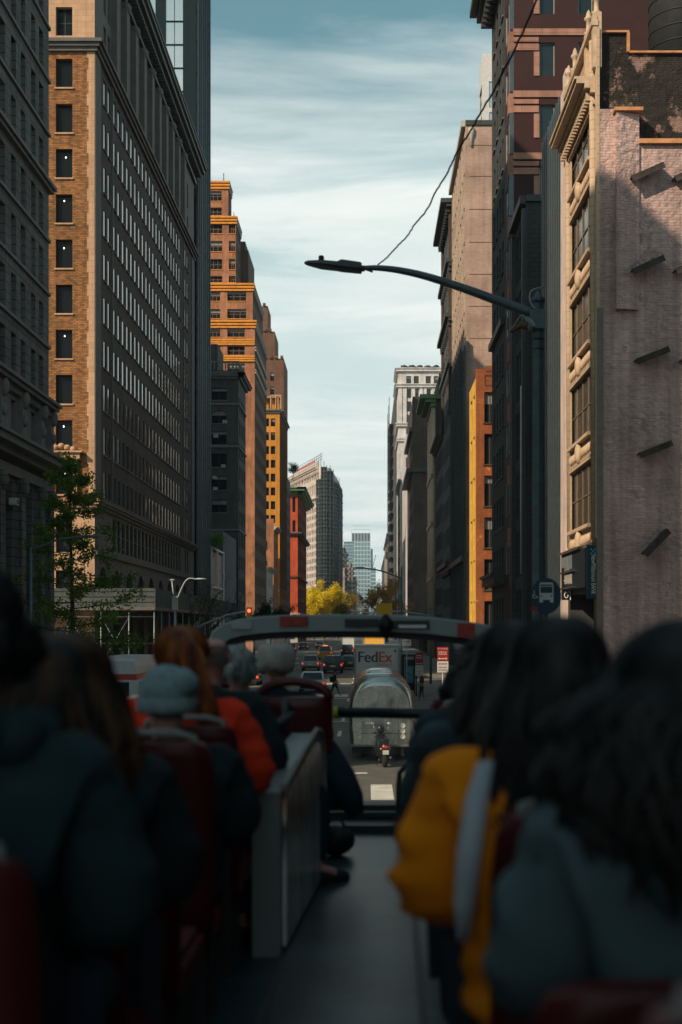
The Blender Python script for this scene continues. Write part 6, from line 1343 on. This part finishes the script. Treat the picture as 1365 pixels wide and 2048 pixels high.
g = MB(); g.rings([[(-w_, yy, z_-.05), (w_, yy, z_-.05), (w_*.9, yy, z_+.05), (-w_*.9, yy, z_+.05)] for yy, w_, z_ in ((.0, .10, .86), (.15, .15, .87), (.5, .15, .84), (.85, .08, .82))]); g.build('seat', rubber, t)
g = MB(); g.ball((0, -.08, .68), (.11, .03, .05), 12, 6); g.build('tail_light', emis('dim_red_lens', (.5, .03, .02), .12), t); g = MB(); g.box(-.10, .10, -.14, -.12, .44, .58); pl = g.build('number_plate', plate, t); 
for s in (-1, 1): g = MB(); g.ball((.15*s, -.05, .62), (.03, .03, .022), 8, 5); g.build('indicator', TLa if s < 0 else redl, t)
g = MB(); g.tube([(-.34, 1.12, 1.04), (-.2, 1.2, 1.06), (0, 1.25, 1.0), (.2, 1.2, 1.06), (.34, 1.12, 1.04)], .018, 8); g.build('handlebar', blk, t)
for s in (-1, 1):
    g = MB(); g.tube([(.2*s, 1.2, 1.06), (.26*s, 1.18, 1.3)], .008, 6); g.ball((.28*s, 1.17, 1.36), (.075, .02, .05), 10, 6); g.build('mirror', pnt('bright_trim', (0, 0, 0)), t)
g = MB(); g.ball((0, 1.28, 1.16), (.13, .06, .14), 10, 6); g.build('windshield', blk, t); g = MB(); g.tube([(.1, .6, .3), (.24, .62, .02)], .014, 6); g.tube([(-.1, .6, .3), (-.22, .62, .02)], .014, 6); g.build('stand', blk, t); g = MB(); g.tube([(.14, .5, .3), (.17, -.05, .34)], [.04, .045], 10); g.build('exhaust', rimm, t)
# ============================================================ street lamps
lpm = plain('dark_galvanised_steel', (.10, .135, .145), .5, metal=.4, scale=6); lpl = plain('pale_galvanised_steel', (.38, .42, .43), .5, metal=.3)
def bez(pts, n=24):
    out = []; P_ = [Vector(p) for p in pts]; P_ = [P_[0]*2-P_[1]]+P_+[P_[-1]*2-P_[-2]]
    for i in range(1, len(P_)-2):
        for k in range(n):
            t = k/n; a, b, c, d = P_[i-1:i+3]; out.append(.5*((2*b)+(-a+c)*t+(2*a-5*b+4*c-d)*t*t+(-a+3*b-3*c+d)*t**3))
    out.append(P_[-2]); return out
d = 20.0
t = thing('street_lamp', 'big dark steel street lamp with a curved arm reaching over the bus', 'street lamp', (xw(1077, d), d, .14))
px0 = xw(1077, d); g = MB(); g.tube([(px0, d, .1), (px0, d, .9), (px0, d, zr(598, d))], [.13, .105, .082], 8, smooth=False); g.build('pole', lpm, t)
g = MB(); g.lathe((px0, d, zr(606, d)), [(.085, 0), (.10, .02), (.10, .07), (.07, .09), (.05, .12), (.03, .17), (.01, .18)], 12); g.build('pole_cap', lpm, t)
ap_ = bez([P(1066, 628, d), P(1000, 603, d), P(920, 574, d), P(850, 552, d), P(795, 540, d), P(755, 536, d), P(728, 536, d)], 6)
g = MB(); n_ = len(ap_); g.tube(ap_, [.075-.040*i/(n_-1) for i in range(n_)], 10); g.build('arm', lpm, t)
g = MB(); h0 = P(724, 536, d); hd = Vector((-1, 0, .045)).normalized()
def hs(s_, w_, up, dn): 
    c = h0+Vector((-s_, 0, .0+.085*s_)); return [c+Vector((0, -w_, -dn*.4)), c+Vector((0, -w_*.6, up)), c+Vector((0, w_*.6, up)), c+Vector((0, w_, -dn*.4)), c+Vector((0, w_*.7, -dn)), c+Vector((0, -w_*.7, -dn))]
g.rings([hs(0, .10, .06, .065), hs(.02, .12, .07, .07), hs(.30, .13, .085, .065), hs(.36, .14, .05, .055), hs(.6, .16, .045, .045), hs(.80, .09, .03, .02), hs(.85, .03, .015, .01)], smooth=False); g.build('lamp_head', plain('lamp_head_grey', (.06, .08, .085), .5), t, fix=True)
g = MB(); q = h0+Vector((-.60, 0, .10)); g.lathe(q, [(.04, 0), (.042, .06), (.036, .08), (.01, .085)], 12); g.build('photocell', FR_DARK, t)
g = MB(); g.tube([P(722, 537, d), P(730, 537, d)], .045, 10); g.build('red_tape', plain('red_tape', (.40, .03, .02), .6), t); g = MB(); g.tube([P(728, 538, d), P(738, 541, d), P(746, 544, d)], .014, 6); g.build('loose_cable', FR_DARK, t)
g = MB(); g.obox(P(1073, 640, d), (.11, 0, 0), (0, .1, 0), (0, 0, .14)); g.build('arm_bracket', lpm, t)
g = MB()
for py in (652, 664, 680, 700): g.lathe((px0, d, zr(py, d)), [(.088, 0), (.096, .01), (.088, .02)], 12)
g.build('strap_band', FR_DARK, t)
g = MB(); g.tube(bez([P(1071, 617, d-.1), P(1062, 606, d-.1), P(1060, 590, d-.1), P(1066, 580, d-.1), P(1088, 574, d)], 5), .011, 6); g.build('cable_loop', lpl, t)
t = thing('shoe', 'worn pale sneaker dangling under the arm of the big street lamp', 'shoe', P(1040, 650, d-.12))
sc_ = d/F; g = MB(); sp_ = [(1021, 662, 3), (1026, 658, 6), (1033, 650, 10), (1041, 642, 14), (1050, 641, 16), (1056, 646, 13)]
g.rings([[P(x_, y_, d-.12)+Vector((0, .045*math.cos(a_), -h_*sc_*.5+h_*sc_*.6*math.sin(a_))) for a_ in [2*math.pi*k/10 for k in range(10)]] for x_, y_, h_ in sp_]); g.build('upper', plain('brown_suede', (.16, .10, .07), .9, scale=20), t)
g = MB(); g.rings([[P(x_, y_, d-.12)+Vector((0, .05*math.cos(a_), .012*math.sin(a_))) for a_ in [2*math.pi*k/8 for k in range(8)]] for x_, y_ in ((1020, 661), (1029, 652), (1036, 638), (1043, 631), (1050, 633))]); g.build('sole', plain('white_sole', (.55, .52, .48), .7), t)
t = thing('plastic_wrap', 'torn pale plastic wrap caught between the lamp arm and its pole', 'plastic wrap', P(1060, 640, d-.1)); g = MB()
g.face([P(1046, 634, d-.14), P(1054, 633, d-.16), P(1070, 652, d-.14), P(1062, 653, d-.11)]); g.face([P(1054, 633, d-.16), P(1064, 640, d-.12), P(1071, 651, d-.13), P(1070, 652, d-.14)]); o_ = g.build('torn_sheet', plain('pale_plastic', (.40, .46, .48), .4), t); sdm = o_.modifiers.new('thick', 'SOLIDIFY'); sdm.thickness = .01
# drooping wire
wp_ = [(755, 530, 20), (775, 512, 19.9), (796, 491, 19.8), (815, 472, 19.6), (832, 447, 19.4), (856, 418, 19.2), (872, 385, 19), (893, 350, 18.8), (905, 326, 18.6), (922, 292, 18.4), (945, 258, 18.1), (962, 228, 17.9), (985, 186, 17.5), (1015, 130, 17), (1048, 62, 16.5), (1078, -10, 16), (1180, -260, 15.5)]
wv = [P(x_+rg.uniform(-1.5, 1.5), y_+rg.uniform(-1.5, 1.5), q_) for x_, y_, q_ in wp_]+[Vector((10.0, 22, 22))]
g = MB(); bz = bez(wv, 7); g.tube([q+Vector((rg.uniform(-.006, .006), 0, rg.uniform(-.006, .006))) for q in bz], [.010+.004*min(1, i/len(bz)*1.3) for i in range(len(bz))], 6); tag(g.build('wire', FR_DARK), 'thin black twisted wire rising from the lamp arm across the sky', 'wire')
def small_lamp(label, px, py, d, tip, side=-1, mat=lpl, double=False, H=None):
    x = xw(px, d); z = zr(py, d); t = thing('street_lamp', label, 'street lamp', (x, d, .14)); g = MB(); g.tube([(x, d, .1), (x, d, 1), (x, d, z)], [.13, .10, .07], 8); g.build('pole', mat, t)
    e = P(*tip, d); g = MB(); mid = Vector((x+(e.x-x)*.5, d, z+.28*abs(e.x-x)*.5 if e.z-z < 1 else e.z-.12)); g.tube(bez([(x, d, z-.15), mid, e], 8), .05, 8); g.build('arm', mat, t)
    s = 1 if e.x > x else -1; g = MB(); g.rings([[e+Vector((s*u, a*w_, b_*h_)) for a, b_ in ((-1, 0), (-.6, 1), (.6, 1), (1, 0), (.6, -.8), (-.6, -.8))] for u, w_, h_ in ((-.1, .08, .05), (.1, .15, .08), (.5, .16, .07), (.75, .05, .03))]); g.build('lamp_head', mat, t); return t
small_lamp('slim dark street lamp on the right kerb arching over the avenue trees', 803, 1153, 97, (728, 1136), mat=lpm)
small_lamp('thin grey street lamp rising among the leaves of the left tree', 62, 1095, 64, (172, 1073), mat=lpm)
tt = small_lamp('pale two armed street lamp before the bare trees on the left', 350, 1205, 109, (395, 1158)); g = MB(); e = P(344, 1160, 109); q0 = P(350, 1205, 109); g.tube([q0, P(347, 1185, 109), e], .045, 8); g.ball(e, (.28, .1, .08), 8, 5); g.build('second_arm', lpl, tt); g = MB(); g.box(q0.x-.2, q0.x+.25, 108.8, 109.1, q0.z-.6, q0.z+.5); g.build('control_box', lpl, tt)
# signal masts
def mast(label, base, z, pts, heads, d):
    t = thing('traffic_signal', label, 'traffic light', (base, d, .14)); g = MB(); g.tube([(base, d, .1), (base, d, z)], .1, 8); g.build('pole', lpm, t); g = MB(); g.tube([P(*q, d) for q in pts], [.09]+[.05]*(len(pts)-1), 8); g.build('mast_arm', lpl, t)
    for (hx, hy, c) in heads:
        q = P(hx, hy, d); g = MB(); g.box(q.x-.17, q.x+.17, d-.15, d+.15, q.z-.55, q.z+.55); o_ = g.build('signal_head', pnt('signal_yellow', (.55, .30, .01), .5), t)
        g = MB(); g.lathe((0, 0, 0), [(.11, 0), (.11, .04), (.01, .06)], 12); l = g.build('signal_lamp', emis('red_signal', (1, .12, .06), 3) if c == 'r' else emis('dark_lens', (.05, .05, .05), .01), o_); l.matrix_parent_inverse = Matrix.Identity(4); l.location = Vector((q.x, d-.15, q.z+.33))-o_.matrix_parent_inverse.inverted().translation if False else Vector((q.x, d-.15, q.z+.33)); l.rotation_euler = (R(90), 0, 0)
    return t
mast('white signal mast arm sweeping up from the left kerb before the orange tower', xw(395, 86), 5.0, [(395, 1256), (420, 1243), (455, 1230), (480, 1225), (503, 1221)], [(499, 1232, 'r')], 86)
mast('thin signal mast crossing above the right lanes with a hanging yellow light', xw(862, 107), 6.2, [(862, 1232), (800, 1222), (740, 1226), (700, 1220)], [], 107)
t = thing('road_sign', 'yellow square warning sign hung above the right lanes', 'sign', P(769, 1218, 106)); q = P(769, 1219, 106); g = MB(); g.box(q.x-.62, q.x+.62, 105.9, 106, q.z-.5, q.z+.5); g.build('sign_face', pnt('sign_yellow', (.60, .33, .01), .6), t); g = MB(); g.tube([(q.x, 106.05, q.z+.5), (q.x, 106.05, zr(1219, 106)+.9), P(803, 1205, 106)], .03, 6); g.build('hanger', lpm, t)
# parking and bus stop signs
redm = plain('sign_red', (.34, .02, .015), .5, var=.05); whm = plain('sign_white', (.55, .56, .54), .5, var=.05)
def psign(label, px, y0, y1, d, lines, w=.46):
    x = xw(px, d); za, zb_ = zr(y0, d), zr(y1, d); zm = zb_+(za-zb_)*.45; t = thing('parking_sign', label, 'sign', (x, d, .14), 0, None)
    g = MB(); g.tube([(x, d+.05, .1), (x, d+.05, za)], .03, 6); g.build('post', lpl, t); g = MB(); g.box(x-w/2, x+w/2, d-.01, d, zm+.01, za); g.build('red_panel', redm, t); g = MB(); g.box(x-w/2, x+w/2, d-.01, d, zb_, zm-.01); g.build('white_panel', whm, t)
    for i, (s_, sz, zf, m_) in enumerate(lines):
        if s_ == '#': word_bars(t, x, zb_+(za-zb_)*zf, w*.75, sz, d-.012, whm if m_ == 'w' else redm, 4+i); continue
        text(s_, sz, (x, d-.014, zb_+(za-zb_)*zf), whm if m_ == 'w' else redm, t)
    g = MB(); g.beam((x-w*.35, d-.014, zm+.1), (x+w*.35, d-.014, zm+.1), .01, .035); g.build('arrow', whm, t)
    for s_ in (-1, 1): g = MB(); g.face([(x+s_*w*.42, d-.015, zm+.1), (x+s_*w*.28, d-.015, zm+.1+.055*s_), (x+s_*w*.28, d-.015, zm+.1-.055*s_)]); g.build('arrow_head', whm, t)
psign('red and white no standing sign nearest the bus front on the right', 886, 1294, 1345, 56, [('NO STANDING', .065, .93, 'w'), ('#', .05, .80, 'w'), ('#', .05, .72, 'w'), ('#', .06, .34, 'r'), ('#', .05, .2, 'r'), ('#', .05, .1, 'r')])
psign('smaller red and white kerb sign between the truck and the nearest parking sign', 839, 1306, 1351, 82, [('#', .07, .88, 'w'), ('#', .07, .78, 'w'), ('#', .06, .34, 'r'), ('#', .06, .2, 'r'), ('#', .05, .08, 'r')])
psign('farthest pale kerb sign just right of the white lamp pole', 811+3, 1262, 1292, 75, [('#', .1, .8, 'w'), ('#', .1, .3, 'r')], .5)
t = thing('bus_stop_sign', 'round blue bus stop sign with white bus and wheelchair symbols', 'sign', (xw(1091, 18), 18, .14)); dd = 18.0; cx, cz = xw(1092, dd), zr(1192, dd); rr = 30*dd/F*1.02
g = MB(); g.tube([(cx, dd+.05, .1), (cx, dd+.05, cz)], .035, 8); g.build('post', lpm, t); g = MB(); g.rings([[(cx+k*rr*math.cos(2*math.pi*j/40), yy, cz+k*rr*math.sin(2*math.pi*j/40)*1.18) for j in range(40)] for yy, k in ((dd-.02, .96), (dd-.02, 1), (dd, 1))]); g.build('disc', plain('sign_blue', (.012, .05, .085), .5, var=.05), t)
u = dd/F
def spx(x0_, y0_, x1_, y1_, yy=.026): g_ = MB(); g_.box(xw(x0_, dd), xw(x1_, dd), dd-yy, dd-.02, zr(y1_, dd), zr(y0_, dd)); return g_
ic = spx(1079, 1186, 1107, 1200); ic.add(spx(1079, 1200, 1086, 1205)); ic.add(spx(1100, 1200, 1107, 1205)); ic.add(spx(1080, 1165, 1106, 1169)); ic.add(spx(1079, 1169, 1081, 1186)); ic.add(spx(1105, 1169, 1107, 1186)); ic.add(spx(1080, 1172, 1106, 1173.5)); ic.build('bus_symbol', whm, t)
g = MB(); g.rings([[(xw(x_, dd)+r_*u*math.cos(a), dd-yy, zr(1192, dd)+r_*u*math.sin(a)) for a in [2*math.pi*j/10 for j in range(10)]] for x_, r_, yy in ((1083, 1.8, .027), (1083, 1.8, .03))]); g.rings([[(xw(1103, dd)+r_*u*math.cos(a), dd-yy, zr(1192, dd)+r_*u*math.sin(a)) for a in [2*math.pi*j/10 for j in range(10)]] for r_, yy in ((1.8, .027), (1.8, .03))]); g.build('headlight_mark', plain('sign_blue', (0, 0, 0)), t)
g = MB(); g.tube([(xw(1070, dd)+4.4*u*math.cos(a), dd-.024, zr(1192, dd)+4.4*u*math.sin(a)) for a in [math.pi*.55+math.pi*1.45*j/14 for j in range(15)]], .006, 5); g.tube([P(1069, 1184, dd-.024), P(1069.5, 1191, dd-.024), P(1074, 1192, dd-.024), P(1076, 1197, dd-.024)], .006, 5); g.ball(P(1069, 1182, dd-.024), (.009, .005, .009), 8, 5); g.build('wheelchair_symbol', whm, t)
g = MB(); g.box(xw(1062, dd), xw(1075, dd), dd-.03, dd-.021, zr(1222, dd), zr(1213, dd)); g.build('red_tab', redm, t)
# dark kiosk on the right pavement
t = thing('bus_shelter', 'dark glass bus shelter with a lit poster panel on the right pavement', 'shelter', (xw(820, 88), 88, .14)); x0, x1 = xw(808, 88), xw(833, 88)
g = MB(); [g.box(x-.05, x+.05, yy-.05, yy+.05, .1, 2.7) for x in (x0, x1) for yy in (88, 91.5)]; g.box(x0-.15, x1+.15, 87.8, 91.8, 2.7, 2.85); g.build('frame', bodyd, t); g = MB(); g.box(x0+.1, x1-.1, 87.98, 88.02, .5, 2.5); g.build('poster_panel', G['glass'], t); g = MB(); g.box(x0+.2, x1-.2, 87.95, 87.975, 1.0, 2.1); g.build('poster', plain('teal_poster', (.05, .20, .26), .5, var=.6, scale=6), t)
# sidewalk shed and scaffold
t = thing('sidewalk_shed', 'plywood topped sidewalk shed on steel poles round the brick office block', 'sidewalk shed', (-20, 102, .14))
ply = plain('dark_green_plywood', (.045, .065, .06), .8, scale=1.2, var=.35); plg = plain('weathered_grey_plywood', (.07, .08, .078), .85, scale=1.5, var=.35); stl = plain('galvanised_pole', (.20, .22, .22), .45, metal=.5)
zt0, zt1 = 6.15, 7.55; g = MB(); g.box(-28, -15.9, 101.3, 101.4, zt0, zt1); g.build('parapet', plg, t); g = MB(); g.box(-16.0, -15.9, 101.4, 165, zt0, zt1); g.build('side_parapet', ply, t); g = MB(); g.box(-28, -15.9, 101.2, 103.9, zt0-.25, zt0); g.box(-20.9, -15.9, 103.9, 165, zt0-.25, zt0); g.build('deck', plain('deck_timber', (0, 0, 0)), t)
for x in (-27.5, -25.0, -22.5, -20.0, -17.9, -16): g = MB(); g.tube([(x, 101.4, .1), (x, 101.4, zt0-.25)], .06, 6); g.build('post', stl, t)
for y_ in range(105, 165, 4): g = MB(); g.tube([(-16, y_, .1), (-16, y_, zt0-.25)], .06, 6); g.build('post', stl, t)
for z_ in (5.4, 3.4, 1.8): g = MB(); g.tube([(-27.5, 101.4, z_), (-16, 101.4, z_)], .035, 6); g.build('rail', stl, t)
for xa, xb_ in ((-27.5, -25), (-22.5, -20), (-20, -17.9)):
    for f in (0, 1): g = MB(); g.tube([(xa if f else xb_, 101.45, 1.8), (xb_ if f else xa, 101.45, 5.4)], .025, 6); g.build('cross_brace', stl, t)
g = MB(); [g.box(-27.9, -16, 101.25, 101.3, z_, z_+.03) for z_ in (6.5, 6.9, 7.3)]; g.build('board_joint', FR_DARK, t)
# ============================================================ trees
def tree(name, label, x, y, H, spread, trunk_r, leafm, barkm, nl, leaf, kind='round', z0=.1, seed=1, lo=.3, cat='tree'):
    rr = random.Random(seed); r = thing(name, label, cat, (x, y, z0)); tb = MB(); lf = MB(); tips = []
    top = Vector((x+rr.uniform(-.3, .3), y, z0+H*(.97 if kind != 'round' else .8))); ax = bez([(x, y, z0), (x+rr.uniform(-.2, .2), y, z0+H*.35), (x+rr.uniform(-.3, .3), y, z0+H*.65), top], 5)
    if kind in ('conic',): tb.tube(ax, [trunk_r*(1-.9*i/(len(ax)-1)) for i in range(len(ax))], 8)
    else: tb.tube(ax[:9], [trunk_r*(1-.5*i/8) for i in range(9)], 8)
    def limb(p, d, ln, rad, depth):
        pts = [p]; k = 5; dd_ = d.copy()
        for i in range(k):
            dd_ = (dd_+Vector((rr.uniform(-.22, .22), rr.uniform(-.22, .22), rr.uniform(-.10, .22) if kind != 'conic' else rr.uniform(-.12, .08)))).normalized(); pts.append(pts[-1]+dd_*ln/k)
        tb.tube(pts, [rad*(1-.7*i/k) for i in range(k+1)], 5, cap=False)
        if depth == 0 or ln < .5: tips.append(pts); return
        for j in range(rr.randint(3, 4)):
            q = pts[rr.randint(2, k)]; nd_ = (dd_+Vector((rr.uniform(-.9, .9), rr.uniform(-.9, .9), rr.uniform(-.4, .6)))).normalized(); limb(q, nd_, ln*rr.uniform(.45, .7), rad*.45, depth-1)
        tips.append(pts)
    if kind == 'conic':
        n = 34
        for i in range(n):
            f = i/n; z = lo*H+(1-lo)*H*f; p = ax[min(len(ax)-1, int(len(ax)*z/H))].copy(); p.z = z0+z*.97; th = i*2.4+rr.uniform(-.3, .3); ln = spread*(1-f)**.9*rr.uniform(.6, 1.15)+.25; limb(p, Vector((math.cos(th), math.sin(th), .10)).normalized(), ln, trunk_r*.28*(1-.6*f), 1)
    else:
        for i in range(9):
            th = i*2.4; p = ax[rr.randint(5, 8)]; limb(p, Vector((math.cos(th)*.8, math.sin(th)*.8, rr.uniform(.5, 1.3))).normalized(), spread*rr.uniform(.7, 1.0), trunk_r*.42, 2)
    for i in range(nl):
        pts = tips[rr.randrange(len(tips))]; k = rr.random(); a = pts[min(len(pts)-2, int(k*(len(pts)-1)))]; c = a+(pts[min(len(pts)-1, int(k*(len(pts)-1))+1)]-a)*rr.random()+Vector((rr.gauss(0, 1), rr.gauss(0, 1), rr.gauss(0, 1)))*leaf*1.6
        u_ = Vector((rr.uniform(-1, 1), rr.uniform(-1, 1), rr.uniform(-1, 1))).normalized()*leaf*rr.uniform(.5, 1); v_ = u_.orthogonal().normalized()*leaf*rr.uniform(.35, .7); lf.face([c-u_, c+v_, c+u_, c-v_], 0)
    tb.build('trunk', barkm, r); 
    if nl: lf.build('crown', leafm, r)
    return r
def leafmat(name, c, c2, tr_=.35):
    m, nt, b = base_mat(name, .6, 0, .2); g = N(nt, 'ShaderNodeNewGeometry'); n = N(nt, 'ShaderNodeTexNoise'); n.inputs['Scale'].default_value = .9; n.inputs['Detail'].default_value = 4; L(nt, g.outputs['Position'], n.inputs[0]); col = ramp(nt, n.outputs[0], [(.35, c), (.65, c2)]); L(nt, col, b.inputs['Base Color'])
    t_ = N(nt, 'ShaderNodeBsdfTranslucent'); L(nt, col, t_.inputs[0]); mx_ = N(nt, 'ShaderNodeMixShader'); mx_.inputs[0].default_value = tr_; L(nt, b.outputs[0], mx_.inputs[1]); L(nt, t_.outputs[0], mx_.inputs[2]); L(nt, mx_.outputs[0], nt.nodes['Material Output'].inputs[0]); return m
bark = plain('dark_bark', (.05, .04, .03), .95, scale=5, bump=.5); barkp = plain('pale_bark', (.30, .22, .13), .9, scale=3)
lg = leafmat('ginkgo_leaf', (.065, .125, .018), (.12, .20, .028)); ly = leafmat('spring_yellow_leaf', (.60, .46, .02), (.82, .64, .03), .5); lb = leafmat('brownish_bud_leaf', (.16, .12, .03), (.42, .20, .04)); ld = leafmat('dark_green_leaf', (.015, .035, .012), (.035, .06, .015))
tree('ginkgo_tree', 'young green conical tree on the left pavement before the brick office block', xw(145, 70), 70, 14.0, 3.5, .17, lg, bark, 12500, .105, 'conic', seed=3, lo=.22)
tree('park_tree', 'bright yellow green spring tree glowing below the wedge shaped building', xw(648, 505), 505, 18.5, 8.5, .6, ly, barkp, 15000, .36, seed=5)
tree('park_tree', 'smaller yellow green tree at the left foot of the glowing spring tree', xw(627, 498), 498, 17, 6, .5, ly, barkp, 9000, .40, seed=15)
tree('park_tree', 'duller olive tree on the right shoulder of the glowing spring tree', xw(676, 520), 520, 14, 7, .5, leafmat('olive_leaf', (.16, .14, .02), (.40, .28, .03), .4), barkp, 9000, .40, seed=25)
tree('street_tree', 'brown budding street tree behind the slim right street lamp', xw(768, 235), 235, 12.5, 5.0, .3, lb, bark, 7000, .17, seed=8)
tree('street_tree', 'half bare twiggy street tree left of the brown budding one', xw(738, 260), 260, 10, 4.5, .25, lb, bark, 2600, .17, seed=9)
tree('street_tree', 'bare branched tree before the white framed pavilion on the left', xw(412, 128), 128, 9.5, 3.6, .16, ld, bark, 500, .10, seed=12)
tree('street_tree', 'second bare tree beside the pale two armed lamp', xw(382, 122), 122, 8.5, 3.0, .14, ld, bark, 350, .10, seed=13)
tree('street_tree', 'dark leafy tree at the foot of the orange stepped tower', xw(508, 175), 175, 7.5, 2.6, .18, ld, bark, 7000, .13, seed=14)
tree('street_tree', 'dark leafy tree at the foot of the amber tower', xw(542, 205), 205, 9, 2.8, .18, ld, bark, 7000, .14, seed=16)
tree('street_tree', 'small dark tree in front of the red brick building', xw(570, 230), 230, 7.5, 2.4, .18, ld, bark, 5000, .14, seed=17)
tree('roof_tree', 'little dark tree growing on the roof terrace of the slate grey building', xw(583, 358)+.5, 357, 4.6, 1.6, .10, ld, bark, 1500, .15, z0=43.6, seed=18)
tree('ivy_plant', 'green hanging plants on the corner of the white framed pavilion', -20.6, 181, 3.2, 1.3, .05, leafmat('fresh_leaf', (.06, .16, .02), (.12, .26, .03)), bark, 1500, .12, z0=14, seed=19, cat='plant')

# ============================================================ air
if HAZE:
    hb = MB(); hb.box(-650, 650, -320, 2900, -1.2, 240); hz = bpy.data.materials.new('haze'); hz.use_nodes = True; hn = hz.node_tree; hn.nodes.clear()
    pv = N(hn, 'ShaderNodeVolumePrincipled'); pv.inputs['Color'].default_value = (.62, .90, 1.0, 1); pv.inputs['Density'].default_value = HAZE; pv.inputs['Anisotropy'].default_value = .2
    L(hn, pv.outputs[0], N(hn, 'ShaderNodeOutputMaterial').inputs['Volume']); tag(hb.build('haze', hz), kind='stuff')
